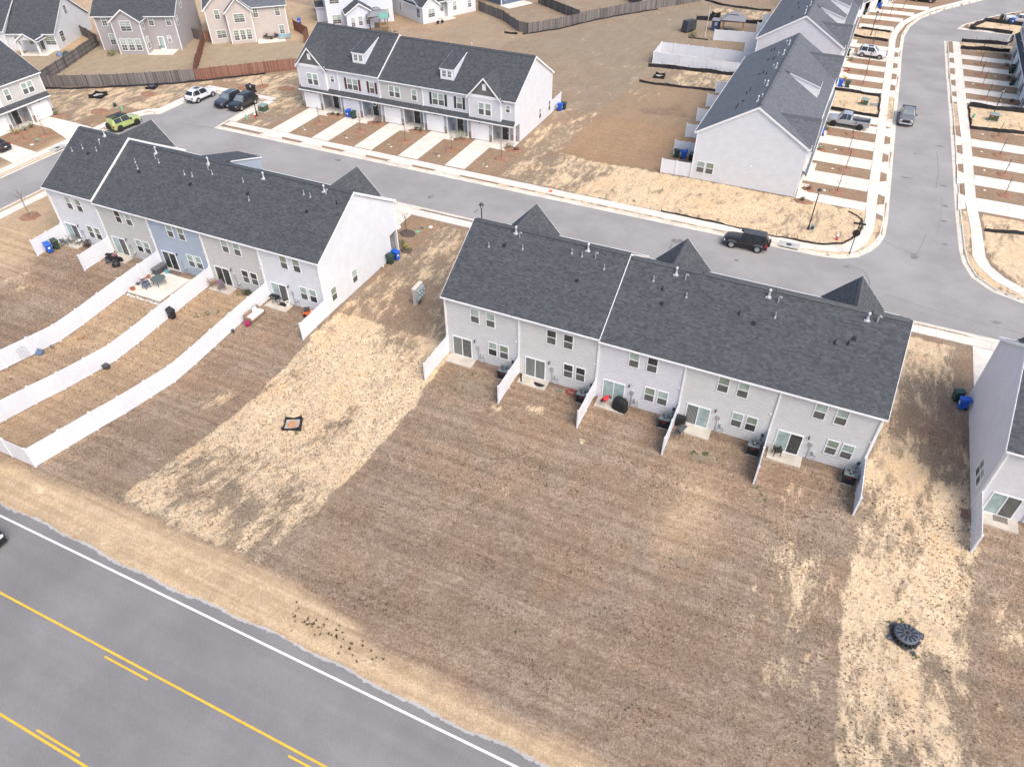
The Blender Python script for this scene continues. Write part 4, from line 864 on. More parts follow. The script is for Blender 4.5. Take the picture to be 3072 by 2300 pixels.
row('townhouse_row', 'townhouse row angled along the bend, brown end unit by the blue bin', (20.8, 156.3, 0), R(-109), ['white'] * 5, W=6.1, sh=(False, False), mat=SHING_LIT, end1='greige',
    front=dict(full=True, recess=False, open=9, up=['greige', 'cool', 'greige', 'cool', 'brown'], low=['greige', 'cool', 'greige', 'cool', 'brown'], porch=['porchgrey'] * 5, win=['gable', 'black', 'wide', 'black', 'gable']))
row('townhouse_row', 'townhouse row across the side street with plants and green bins at its doors', (62.1, 84.2, 0), math.pi / 2, ['cool'] * 5, W=5.9, sh=(False, False), end0='cool', end1='cool',
    front=dict(full=True, recess=False, open=9, up=['cool'] * 5, low=['cool'] * 5, porch=['porchgrey'] * 5, win=['black', 'wide', 'black', 'wide', 'black']))
row('townhouse_row', 'townhouse row with a grey unit and shrubs by its open porch, beside the wooden fence', (-90.87, 24.6, 0), -math.pi / 2, ['greige'] * 5, sh=(False, True), end0='greige', end1='greige',
    front=dict(full=True, recess=False, open=9, mirror=True, up=['greige', 'cool', 'greige', 'cool', 'lav'], low=['greige', 'cool', 'greige', 'cool', 'lav'], porch=['porchgrey'] * 5, win=['wide', 'black', 'wide', 'black', 'gable']))
rRR, _, rfRR = row('townhouse_row', 'townhouse row with a grey-lavender gable wall facing the sandy strip', (41.7, 0, 0), 0, ['lav', 'grey', 'cool'], rear=[dict(l=GL_SL, r=GL_DK), {}, {}], end0='lav', end1='lav', sh=(True, False), gables=((3.6, True),), endwin=((0, 1.4, 1.0, .86, 1.5), (0, 2.35, 1.0, .86, 1.5)), secs=[(0, 3, .12)])
for v in (7.1, 7.6): capvent(rRR, 0, v, 5.6, (-1, 0))
capvent(rR, 30.2, 6.9, 2.85, (1, 0))

# ================================================================ DETACHED HOUSES BEYOND THE WOODEN FENCES
def groof(root, x0, x1, y0, y1, z, rise, axis='x', ov=.35, mat=SHING, face=None, faces=(True, True), sh=(True, True)):
    """gable roof; axis = ridge direction"""
    b = MB(); th = .12
    if axis == 'x': c = (y0 + y1) / 2; hw = (y1 - y0) / 2; e = lambda a, s, q: (a, c + s, q); A, B = x0 - ov, x1 + ov
    else: c = (x0 + x1) / 2; hw = (x1 - x0) / 2; e = lambda a, s, q: (c + s, a, q); A, B = y0 - ov, y1 + ov
    sl = rise / hw; ze = z - sl * ov; zr = z + rise
    for s in (-1, 1):
        P = [e(A, 0, zr - th), e(A, s * (hw + ov), ze - th), e(B, s * (hw + ov), ze - th), e(B, 0, zr - th), e(A, 0, zr), e(A, s * (hw + ov), ze), e(B, s * (hw + ov), ze), e(B, 0, zr)]
        b.hexa(P)
    rf = b.obj('roof', mat, root)
    for s, on in zip((-1, 1), sh):
        if on: shingles('shingles', rf, A, B, e(0, s * (hw + ov), ze + .005), e(0, 0, zr + .005), (1, 0, 0) if axis == 'x' else (0, 1, 0), mat)
    b = MB()
    for a in (A, B):
        k = -.03 if a == A else .03; a0, a1 = sorted((a, a + k))
        for s in (-1, 1): b.hexa([e(a0, 0, zr - .22), e(a1, 0, zr - .22), e(a1, s * (hw + ov), ze - .22), e(a0, s * (hw + ov), ze - .22), e(a0, 0, zr + .012), e(a1, 0, zr + .012), e(a1, s * (hw + ov), ze + .012), e(a0, s * (hw + ov), ze + .012)])
    for s in (-1, 1):
        q = s * (hw + ov); q2 = s * (hw + ov + .1); p0 = e(A, q, ze - .14); p1 = e(B, q2, ze - .02); b.box(min(p0[0], p1[0]), max(p0[0], p1[0]), min(p0[1], p1[1]), max(p0[1], p1[1]), ze - .14, ze - .02)
    b.obj('trim', TRIM, rf)
    if face is not None:
        rg = lambda zz: (-hw * (1 - (zz - z) / rise), hw * (1 - (zz - z) / rise))
        for a, sgn, on in (((x0 if axis == 'x' else y0), -1, faces[0]), ((x1 if axis == 'x' else y1), 1, faces[1])):
            if not on: continue
            n = (sgn, 0) if axis == 'x' else (0, sgn); ed = (0, 1) if axis == 'x' else (1, 0); o_ = (a, c) if axis == 'x' else (c, a)
            lap(MB(), o_, ed, n, rg, z, zr - .03).obj('wall', face, root)
    return rf
def walls(root, x0, x1, y0, y1, z0, z1, mat, sides='SEWN', corner=True):
    for s in sides:
        o_, ed, n, L = {'S': ((x0, y0), (1, 0), (0, -1), x1 - x0), 'N': ((x0, y1), (1, 0), (0, 1), x1 - x0), 'W': ((x0, y0), (0, 1), (-1, 0), y1 - y0), 'E': ((x1, y0), (0, 1), (1, 0), y1 - y0)}[s]
        lap(MB(), o_, ed, n, lambda z: (0, L), z0, z1).obj('wall', mat, root)
    if corner:
        for x, y in ((x0, y0), (x1, y0)): MB().box(x - .07, x + .07, y - .045, y + .1, z0, z1).obj('corner_trim', TRIM, root)
def W2(root, x, z, w_, h_, y=0, n=(0, -1), **k): return window(root, x, y, z, n, w_, h_, trim=.085, grid=True, **k)
# H1 white single-storey house with rear porch
h = thing('house', 'white single-storey house with dark roof and a gabled back porch', 'house', (-109.9, 42.3, 0), R(24)); m = SID['white']
walls(h, 0, 8.2, 0, 13, 0, 3.0, m); groof(h, -3, 8.2, 0, 13, 3.0, 4.4, 'x', .3, SHING, m)
walls(h, -9, .0, -.9, 12, 0, 3.6, m, 'SE'); groof(h, -9, 0, -.9, 12, 3.6, 3.6, 'x', .3, SHING, m)
for x, z, w_, h_, y in ((1.5, .8, .95, 1.6, 0), (3.9, 1.0, .8, 1.1, 0), (7.3, .9, 1.9, 1.5, 0)): W2(h, x, z, w_, h_, y, up=GL_UP2)
slider(h, 5.3, 0, .1, (0, -1), 1.5, 2.05); W2(h, 8.2, 4.3, 1.0, 1.5, 6.2, (1, 0), up=GL_DK2); W2(h, 8.2, .8, 1.4, 1.8, 2.4, (1, 0), up=GL_DK2); W2(h, -4, 1, .9, 1.6, -.9)
groof(h, 3.1, 6.5, -2.9, 2.0, 2.55, 1.15, 'y', .3, SHING, m, (True, False))
for x in (3.2, 6.4): MB().box(x - .14, x + .14, -2.85, -2.57, 0, 2.55).obj('column', TRIM, h)
MB().box(3.0, 6.6, -2.9, 0, 2.5, 2.62).obj('porch_ceiling', TRIM, h); MB().box(3.0, 7.6, -3.0, 0, -.1, .08).obj('porch_floor', CONC, h)
# H2 taupe two-storey
h = thing('house', 'taupe two-storey house with a gabled bay and a small back patio', 'house', (-95.4, 49.2, 0), R(25.4)); m = SID['taupe']
walls(h, 0, 13.6, 0, 11.5, 0, 5.8, m, 'SEW'); groof(h, 0, 13.6, 0, 11.5, 5.8, 3.9, 'x', .4, SHING, m)
walls(h, 3.9, 8.6, -2.5, .5, 0, 5.5, m, 'SEW'); groof(h, 3.9, 8.6, -2.5, 4.2, 5.5, 1.7, 'y', .3, SHING, m, (True, False))
for x, z, w_, h_, y in ((1.6, 3.9, .95, 1.7, 0), (2.0, .8, 1.0, 1.9, 0), (6.2, 3.7, 1.9, 1.7, -2.5), (4.9, .6, 1.05, 1.95, -2.5), (6.15, .6, 1.05, 1.95, -2.5), (7.4, .6, 1.05, 1.95, -2.5), (9.6, 3.9, .95, 1.7, 0), (12.6, 3.9, .95, 1.5, 0), (11.9, 1.2, .7, 1.1, 0)): W2(h, x, z, w_, h_, y)
W2(h, 8.6, .6, 1.0, 1.95, -1.3, (1, 0)); W2(h, 8.6, 3.8, .8, 1.5, -1.3, (1, 0)); W2(h, 13.6, 3.6, .8, 1.6, 1.3, (1, 0)); W2(h, 13.6, 5.6, .8, 1.4, 4.5, (1, 0), up=GL_DK2)
dr = MB().box(9.85, 10.95, -.06, .02, .05, 2.2).obj('door', TRIM, h); MB().box(10.02, 10.78, -.08, -.05, .25, 2.05).obj('pane', GL_SL, dr)
MB().box(8.7, 13, -3.0, 0, -.1, .07).obj('patio', CONC, h)
# H3 beige two-storey
h = thing('house', 'beige two-storey house with two gables towards the yard', 'house', (-80.4, 59.7, 0), R(43.0)); m = SID['beige']
walls(h, 0, 7.2, 0, 10, 0, 5.9, m, 'SEW'); groof(h, 0, 7.2, 0, 10, 5.9, 3.3, 'y', .35, SHING_LIT, m)
walls(h, 3.4, 7.6, -1.2, .5, 0, 5.4, m, 'SEW'); groof(h, 3.4, 7.6, -1.2, 3.5, 5.4, 2.0, 'y', .3, SHING_LIT, m, (True, False))
walls(h, 7.2, 13.6, .3, 10, 0, 5.6, m, 'SE'); groof(h, 5, 13.6, .3, 10, 5.6, 3.2, 'x', .35, SHING_LIT, m)
for x, z, w_, h_, y in ((1.9, 3.9, .95, 1.6, 0), (1.9, .8, 1.7, 1.4, 0), (5.5, 3.4, 1.9, 1.5, -1.2), (4.4, .5, .95, 1.8, -1.2), (5.5, .5, .95, 1.8, -1.2), (6.6, .5, .95, 1.8, -1.2), (8.4, 3.6, .95, 1.6, .3), (12.2, 3.6, .95, 1.6, .3), (12.4, .5, .95, 1.6, .3)): W2(h, x, z, w_, h_, y, up=GL_UP2)
MB().box(7.8, 12.6, -2.6, .3, -.1, .07).obj('patio', CONC, h)
# H4 pale blue two-storey
h = thing('house', 'pale blue two-storey house with a small gabled sunroom', 'house', (-67.4, 76.9, 0), R(43.5)); m = SID['paleblue']
walls(h, 0, 12.4, 0, 10.5, 0, 6.2, m, 'SEW'); groof(h, 0, 12.4, 0, 10.5, 6.2, 3.4, 'x', .35, SHING, m)
walls(h, 3.2, 8.0, -3.1, .3, 0, 3.0, m, 'SEW'); groof(h, 3.2, 8.0, -3.1, .5, 3.0, 1.5, 'y', .35, SHING, m, (True, False))
for x, z, w_, h_, y in ((1.6, 3.9, 1.9, 1.7, 0), (1.6, .4, 1.7, 1.7, 0), (8.2, 4.2, 1.9, 1.5, 0), (10.9, .7, 1.7, 1.7, 0), (4.2, .45, .85, 1.7, -3.1), (5.6, .55, .85, 1.7, -3.1), (7.0, .65, .85, 1.7, -3.1)): W2(h, x, z, w_, h_, y)
W2(h, 3.2, .5, .9, 1.6, -1.7, (-1, 0)); W2(h, 0, .6, .8, 1.6, 2.6, (-1, 0), up=GL_DK2)
walls(h, -1.5, 0, 4.2, 6.2, 0, 2.8, m, 'SW'); groof(h, -1.5, 0, 4.2, 6.2, 2.8, .7, 'x', .25, SHING, m)
# H5 white ranch
h = thing('house', 'white single-storey house with a small gabled bump-out and a patio with a bicycle', 'house', (-52.0, 86.0, 0), R(63.5)); m = SID['white']
walls(h, 0, 3.6, 0, 11, 0, 3.2, m, 'SW'); groof(h, 0, 3.6, 0, 6, 3.2, 1.5, 'y', .3, SHING, m, (True, False))
walls(h, 3.6, 13.2, 2.2, 12, 0, 3.0, m, 'SE'); walls(h, 6.6, 13.2, 1.2, 3, 0, 2.9, m, 'SW'); groof(h, 0, 13.2, 1.5, 13, 3.2, 3.2, 'x', .35, SHING, m); groof(h, 6.6, 13.2, 1.2, 5, 2.95, 1.5, 'y', .3, SHING, m, (True, False))
for x, z, w_, h_, y in ((1.9, .9, 1.6, 1.6, 0), (5.8, .9, .9, 1.6, 2.2), (8.2, .9, .95, 1.7, 1.2), (11.8, .9, .95, 1.7, 1.2)): W2(h, x, z, w_, h_, y)
W2(h, 0, .8, 1.2, 1.7, 1.6, (-1, 0), up=GL_DK2); W2(h, 0, .9, .7, 1.5, 8, (-1, 0), up=GL_DK2); MB().box(3.7, 7.2, -.6, 2.2, -.1, .07).obj('patio', CONC, h)
# H6 navy house corner
h = thing('house', 'navy house corner behind the grey fence, patio furniture beside it', 'house', (-44.2, 104.3, 0), R(64)); m = SID['navy']
walls(h, 0, 12, 0, 10, 0, 5.6, m, 'SW'); groof(h, 0, 12, 0, 10, 5.6, 3, 'x', .35, SHING, m, sh=(False, False)); W2(h, 1.2, .8, .9, 1.6); W2(h, 4, .8, .9, 1.6); MB().box(-.5, 6, -3, 0, -.1, .06).obj('patio', CONC, h)
# ================================================================ FENCES
def vinyl(label, pts, bays, h=1.83, name='vinyl_fence', group=None, z=None, endpost=True):
    """white privacy fence: panels racked to the ground between posts"""
    P = []
    for (a, b), n in zip(zip(pts, pts[1:]), bays):
        for k in range(n): P.append((a[0] + (b[0] - a[0]) * k / n, a[1] + (b[1] - a[1]) * k / n))
    P.append(pts[-1]); zz = [zt(p[1]) if z is None else z for p in P]
    root = thing(name, label, 'fence', (P[0][0], P[0][1], 0), 0, group); ox, oy = P[0]
    def post():
        return MB().box(-.064, .064, -.064, .064, -.3, h + .03).mesh('post', VINYL)
    def cap():
        b = MB(); b.box(-.078, .078, -.078, .078, h + .03, h + .055); b.frus(0, 0, h + .055, h + .12, .075, .075, .01, .01); return b.mesh('cap', VINYL)
    for i, p in enumerate(P):
        ang = math.atan2(P[min(i + 1, len(P) - 1)][1] - P[max(0, i - 1)][1], P[min(i + 1, len(P) - 1)][0] - P[max(0, i - 1)][0])
        o = link('post', cached(('vp', h), post), root, (p[0] - ox, p[1] - oy, zz[i]), ang); link('cap', cached(('vc', h), cap), o)
    for i in range(len(P) - 1):
        a = Vector((P[i][0] - ox, P[i][1] - oy, zz[i])); c = Vector((P[i + 1][0] - ox, P[i + 1][1] - oy, zz[i + 1])); L = math.hypot(c.x - a.x, c.y - a.y); dz = c.z - a.z
        def pm():
            b = MB(); n = max(4, int(L / .15)); st = (L - .1) / n
            for k in range(n):
                x0, x1 = .05 + k * st, .05 + (k + 1) * st - .007; q0, q1 = dz * x0 / L, dz * x1 / L
                b.hexa([(x0, -.012, .15 + q0), (x1, -.012, .15 + q1), (x1, .012, .15 + q1), (x0, .012, .15 + q0), (x0, -.012, h - .1 + q0), (x1, -.012, h - .1 + q1), (x1, .012, h - .1 + q1), (x0, .012, h - .1 + q0)])
            return b.mesh('panel', VINYL)
        def rm(z0, z1):
            b = MB(); b.hexa([(.05, -.022, z0), (L - .05, -.022, z0 + dz), (L - .05, .022, z0 + dz), (.05, .022, z0), (.05, -.022, z1), (L - .05, -.022, z1 + dz), (L - .05, .022, z1 + dz), (.05, .022, z1)])
            return b.mesh('rail', VINYL)
        ang = math.atan2(c.y - a.y, c.x - a.x); key = (round(L, 2), round(dz, 2), h)
        o = link('panel', cached(('pp',) + key, pm), root, a, ang); link('rail', cached(('pr',) + key, lambda: rm(.05, .17)), o); link('rail', cached(('pt',) + key, lambda: rm(h - .12, h)), o)
    return root
UL = [-47.07 + 6.854 * k for k in range(6)]; UC = [6.854 * k for k in range(6)]
CL = ['short white fence beside the open sandy strip with the concrete meter wall', 'short white fence between the patio with a half-round doormat and the bare patio', 'short white fence beside the small red grill', 'short white fence beside the grey barrel grill',
      'short white fence beside the folding chair', 'short white fence at the row end facing the sandy strip with the drain']
for x, l in zip(UC, CL): vinyl(l, [(x + (.04 if x == 0 else -.04 if x > 34 else 0), -.08), (x, -4.0)], [2])
vinyl('short white fence behind the blue bin and the grey armchairs', [(UL[0] + .05, -.05), (UL[0], -3.75)], [2])
vinyl('short white fence beside the covered motorbike heap', [(UL[1], -.05), (UL[1], -3.75)], [2])
vinyl('long white fence with the wire trellis leaning on it', [(UL[2], -.05), (UL[2], -25.45)], [10]); vinyl('long white fence between the paved patio yard and the yard with a black bin', [(UL[3], -.05), (UL[3], -25.3)], [10])
vinyl('long white fence with the white sofa against it', [(UL[4], -.05), (UL[4], -25.4)], [10]); vinyl('white fence across the lower end of the yards, along the road', [(UL[4] - .1, -25.4), (UL[2] - 7, -25.4)], [9])
vinyl('short white fence at the row end with firewood stacked against it', [(UL[5], -.05), (UL[5], -3.8)], [2]); vinyl('short white fence beside the small patio with a doormat', [(41.74, -.1), (41.7, -4.0)], [2])
RL = ['white fence at the foot of the blank white gable', 'white fence behind the green and blue bins', 'short white fence third along the back of the blank-gable row', 'short white fence fourth along the back of the blank-gable row', 'short white fence fifth along the back of the blank-gable row', 'short white fence at the back beside the low silt fence']
for k in range(6): vinyl(RL[k], [(10.8, 42.68 + 6.02 * k), (7.15, 42.5 + 6.05 * k)], [2], z=0)
vinyl('white fence enclosing a long yard above the black silt strip', [(10.5, 82.5), (-5.6, 82.2), (-5.9, 88.0), (10.5, 88.6)], [7, 2, 7], z=0)
vinyl('short white fence panel past the enclosed yard', [(10.5, 94.6), (7.2, 94.4)], [2], z=0); vinyl('white fence in front of the gazebo yard', [(10.5, 100.6), (.8, 99.0)], [4], z=0)
vinyl('short white fence just behind the gazebo yard', [(10.5, 106.8), (7.0, 106.6)], [2], z=0); vinyl('short white fence furthest along the lavender-gable row', [(10.5, 112.9), (7.0, 112.7)], [2], z=0)
vinyl('short white fence behind the bins at the side of the front-facing row', [(-12.75, 54.7), (-12.75, 58.4)], [2], z=0)

def wood(label, pts, mat, h=1.83, group=None, rails_side=1):
    root = thing('wooden_fence', label, 'fence', (pts[0][0], pts[0][1], 0), 0, group); ox, oy = pts[0]
    for a, b in zip(pts, pts[1:]):
        L = math.dist(a, b); n = max(1, round(L / 2.44)); ang = math.atan2(b[1] - a[1], b[0] - a[0]); st = L / n
        for k in range(n):
            x = a[0] + (b[0] - a[0]) * k / n - ox; y = a[1] + (b[1] - a[1]) * k / n - oy; p = MB(); q = .0; dz0 = random.uniform(-.06, .06); bt = random.uniform(-.15, .15)
            while q < st - .02:
                w_ = random.uniform(.125, .145); tn = min(1, max(0, random.gauss(.45 + bt, .24))); t_ = random.uniform(-.012, .012); zz = h + dz0 + random.uniform(-.03, .03); x0, x1 = q + .004, min(q + w_, st) - .006; c_ = (x0 + x1) / 2
                p.poly([(x0, t_, .03), (x1, t_ + random.uniform(-.01, .01), .03), (x1 + random.uniform(-.008, .008), t_, zz - .06), (c_, t_, zz), (x0, t_, zz - .06)], 0, tn); p.poly([(x0, t_ + .018, .03), (x0, t_ + .018, zz - .06), (c_, t_ + .018, zz), (x1, t_ + .018, zz - .06), (x1, t_ + .018, .03)], 0, tn)
                p.poly([(x0, t_, zz - .06), (c_, t_, zz), (c_, t_ + .018, zz), (x0, t_ + .018, zz - .06)], 0, tn); p.poly([(c_, t_, zz), (x1, t_, zz - .06), (x1, t_ + .018, zz - .06), (c_, t_ + .018, zz)], 0, tn); q += w_
            o = p.obj('picket_panel', mat, root, (x, y, 0), ang)
            for z_ in (.3, .95, 1.6): MB().box(0, st, .02, .06, z_ - .045, z_ + .045).obj('rail', mat, o)
            MB().box(-.05, .05, .02, .12, 0, h + .08).obj('post', mat, root, (x, y, 0), ang)
    return root
wood('weathered grey wooden fence behind the parked lime car', [(-91.6, 30.8), (-88.2, 32.1), (-78.8, 37.2), (-72.7, 41.2), (-69.7, 43.9)], WOODG)
wood('reddish wooden fence running behind the three parked cars', [(-69.6, 44.0), (-65.9, 47.4), (-61.7, 51.4), (-57.0, 56.0), (-53.5, 60)], WOODR)
wood('weathered grey wooden fence climbing between the white and the taupe house yards', [(-98.3, 50.4), (-94.6, 42.1), (-91.7, 35.0), (-90.4, 31.6)], WOODG); wood('grey wooden fence beside the bare shrub at the white house', [(-98.5, 50.8), (-105.6, 53.6), (-107.2, 52.4)], WOODG)
wood('reddish wooden fence between the taupe and the beige house yards', [(-82.4, 59.8), (-77, 53), (-73.2, 48), (-70, 44.2)], WOODR); wood('short reddish fence joined to the beige house corner', [(-82.2, 60.2), (-80.3, 62.0)], WOODR); wood('grey wooden fence joined to the taupe house corner', [(-86.8, 61), (-82.7, 60.2)], WOODG)
wood('grey wooden fence round the bare yard of the navy house', [(-46.8, 99), (-39.0, 94.4), (-33.5, 89.2), (-31.3, 88.8), (-27.3, 94.8), (-24.0, 101.4), (-19.8, 108), (-14.4, 115.2), (-7.5, 124.6)], WOODG)
wood('grey wooden fence dividing the two bare yards', [(-25.8, 100.9), (-30, 103.5), (-38, 109)], WOODG); wood('grey wooden fence far behind the bare yards', [(-17, 113), (-21, 118), (-26, 124)], WOODG)
wood('leaning reddish fence behind the beige house patio', [(-72.5, 72.8), (-69.6, 71.2), (-67, 69.8), (-65.6, 66.8)], WOODR)

def silt(label, pts, h=.55, group=None, lean=.08, stakes=True):
    h *= .68
    pts = [Vector((p[0], p[1], 0)) for p in pts]; root = thing('silt_fence', label, 'silt fence', pts[0], 0, group); o0 = pts[0]
    b = MB(); path = []
    for a, c in zip(pts, pts[1:]):
        n = max(2, int((c - a).length / .35))
        for k in range(n): path.append(a.lerp(c, k / n))
    path.append(pts[-1]); d = (path[-1] - path[0]).normalized(); ph = random.uniform(0, 6)
    tp = []
    for i, p in enumerate(path):
        t = (path[min(i + 1, len(path) - 1)] - path[max(0, i - 1)]).normalized(); nn = Vector((-t.y, t.x, 0)); wv = .10 * math.sin(i * .55 + ph) + .05 * math.sin(i * 1.7)
        tp.append((p - o0 + nn * wv * .5, p - o0 + nn * (lean + wv), h * (1 + .14 * math.sin(i * .4 + ph * 2) + random.uniform(-.05, .05)), p - o0 + nn * (wv * .5 - h * .5)))
    for (a0, a1, ha, a2), (b0, b1, hb, b2) in zip(tp, tp[1:]):
        b.poly([(a0.x, a0.y, .0), (b0.x, b0.y, .0), (b1.x, b1.y, hb), (a1.x, a1.y, ha)]); b.poly([(a2.x, a2.y, .015), (b2.x, b2.y, .015), (b0.x, b0.y, .05), (a0.x, a0.y, .05)])
    fb = b.obj('fabric', SILT, root); md = fb.modifiers.new('s', 'SOLIDIFY'); md.thickness = .02
    if stakes:
        for i in range(0, len(tp), 6): p = tp[i][1]; MB().box(-.02, .02, -.02, .02, -.1, h + .35).obj('stake', BLKM, root, (p.x, p.y, 0))
    return root
silt('low black silt fence along the pavement by the hydrant and the street sign', [(10.0, 32.75), (16, 32.7), (22.2, 32.3), (25.5, 32.5), (27.8, 32.75), (29.6, 33.75), (30.8, 36.0), (31.25, 38.1), (31.2, 40.2), (30.8, 40.9), (29.6, 41.6)], .22)
silt('black silt fence beyond the sandy lot with transformer and grey box', [(22.9, 82.0), (26.5, 81.9), (30.3, 81.7)]); silt('black silt fence behind the silver pickup', [(23.4, 73.5), (26.5, 73.1), (29.3, 72.9), (30.6, 72.7)]); silt('low grey silt fence beside the pavement at the sandy lot', [(30.65, 72.8), (30.45, 78), (30.35, 81.6)], .3)
silt('black silt fence in front of the narrow sandy lot with the lamp base', [(23.2, 112.2), (26.5, 111.6), (29.6, 111.2)]); silt('black silt fence behind the narrow sandy lot with the lamp base', [(29.6, 117.2), (27.4, 117.8), (24.5, 117.6)], .5)
silt('black silt fence along the near edge of the short asphalt spur', [(41.6, 116.6), (45, 117.2), (48.9, 117.7)], .8); silt('black silt fence along the far edge of the short asphalt spur', [(43.0, 125.9), (46.5, 126), (50.2, 125.6)], .7); silt('black silt fence behind the sandy lot by the white car', [(43.2, 126.6), (45.8, 132.6), (52.3, 132.2)], .8)
silt('black silt fence below the narrow sandy strip beside the spur', [(41.5, 112.2), (45, 112.8), (49.2, 113.6)], .8); silt('black silt fence at the end of the asphalt spur', [(49.0, 118.2), (50.0, 121), (50.3, 124.8)], .5)
silt('black silt fence on the far side of the sandy lot with the lamp and transformer', [(42.5, 83.0), (46, 83.2), (49.8, 83.6)], .8); silt('black silt fence with an orange tag at the near side of the lamp lot', [(42.5, 73.9), (46, 74.2), (49.8, 74.9)], .6); silt('low wire-backed silt fence along the pavement by the lamp lot', [(42.4, 82.8), (42.5, 78), (42.6, 74.2)], .35)
silt('black silt strip under the enclosed white fence yard', [(-5.8, 80.5), (0, 81.2), (8, 81.9), (10.4, 82)], .75); silt('low black silt fence with wire stakes below the drain', [(-5.0, 72.7), (-2, 72.6), (2, 73.0), (7.3, 73.6)], .45)
silt('black silt fence behind the gazebo', [(-5.2, 110.7), (1, 112.0), (7, 113)], .9); silt('black silt fence at the far end of the grey wooden fence', [(-7, 125.4), (-3, 123), (2, 122.4), (7, 122.5)], .5)
silt('long black silt strip at the foot of the wooden fence', [(-89.2, 30.9), (-84, 33.2), (-78.4, 36.7), (-72.4, 40.7), (-69.2, 43.5), (-65.6, 46.9), (-61.5, 51.0)], .35, stakes=False); silt('black silt strip along the grey wooden fence of the bare yards', [(-32, 87.8), (-27, 94), (-23.6, 100.9), (-19.4, 107.5), (-14, 114.6)], .3, stakes=False)
silt('stray piece of black silt fence at the grey fence corner', [(-35.5, 87.2), (-33, 87.6)], .5); silt('black silt fence by the kerb of the corner sand lot', [(43.6, 43.2), (46, 43.8), (50, 44.6)], .45)

# ================================================================ VEHICLES
PAINT = {}
def paint(n, c, metal=0.): return M('car_paint_' + n, c, .25, .03, 1.5, metal=metal, coat=.6)
WH, DG, BK, LM, SV, GR = paint('white', (.68, .68, .69)), paint('dark_grey', (.05, .055, .065), .2), paint('black', (.016, .016, .018)), paint('lime', (.36, .43, .15)), paint('silver', (.42, .44, .47), .4), paint('warm_grey', (.20, .19, .185), .3)
def wheel(root, x, y, r, w_=.22, rim=RIM):
    X = Matrix.Rotation(math.pi / 2, 4, 'X')
    o = link('wheel', cached(('tyre', r, w_), lambda: MB().lathe([(r * .6, -w_ / 2), (r * .9, -w_ / 2), (r, -w_ * .36), (r, w_ * .36), (r * .9, w_ / 2), (r * .6, w_ / 2)], 20, X=X).mesh('wheel', TYRE, True)), root, (x, y, r))
    def rimm():
        b = MB(); q = w_ / 2 + .005; b.lathe([(r * .62, -q), (r * .55, -q - .006), (r * .52, -q + .05), (r * .52, q - .05), (r * .55, q + .006), (r * .62, q)], 20, X=X)
        for k in range(5):
            Y = Matrix.Rotation(2 * math.pi * k / 5, 4, 'Y')
            for s in (-1, 1): b.box(-.035, .035, *sorted((s * (q - .02), s * (q + .012))), .03, r * .56, X=Y)
        return b.mesh('rim', rim)
    link('rim', cached(('rim', r, w_, rim.name), rimm), o)
def loft(st, name, mat, root, glass=CARGL, split=None):
    """st: rows of (x, zbottom, wl, zlow, wb, zbelt, wt, ztop); nose at +x"""
    b = MB(); rings = []
    for x, zb, wl_, zl, wb, zbe, wt, ztp in st:
        k = len(b.v); pr = [(wl_ * .9, zb), (wl_, zl), (wb, zbe), (wt, ztp), (wt * .5, ztp + .025), (0, ztp + .03)]
        for y, z in pr: b.v.append((x, y, z))
        for y, z in pr[-2::-1]: b.v.append((x, -y, z))
        rings.append(k)
    n = 11
    for a, c in zip(rings, rings[1:]):
        for j in range(n - 1): b.f.append((a + j, c + j, c + j + 1, a + j + 1)); b.m.append(0); b.t.append(None)
        b.f.append((a, a + n - 1, c + n - 1, c)); b.m.append(0); b.t.append(None)
    b.f.append(tuple(rings[0] + j for j in range(n))); b.f.append(tuple(rings[-1] + j for j in reversed(range(n)))); b.m += [0, 0]; b.t += [None, None]
    o = b.obj(name, mat, root, smooth=False)
    bv = o.modifiers.new('b', 'BEVEL'); bv.width = .045; bv.segments = 2; bv.limit_method = 'ANGLE'; bv.angle_limit = R(28)
    return o
def pane(root, P, mat, ins=.07, off=.012, name='window'):
    P = [Vector(p) for p in P]; c = sum(P, Vector()) / len(P); n = (P[1] - P[0]).cross(P[2] - P[0]).normalized()
    if n.dot(c - Vector((c.x * .9, 0, .9))) < 0: n = -n
    Q = [p + (c - p) * ins + n * off for p in P]; b = MB(); b.poly(Q); b.poly([q - n * .03 for q in Q][::-1])
    for i in range(len(Q)): a, d_ = Q[i], Q[(i + 1) % len(Q)]; b.poly([a, d_, d_ - n * .03, a - n * .03])
    return b.obj(name, mat, root)
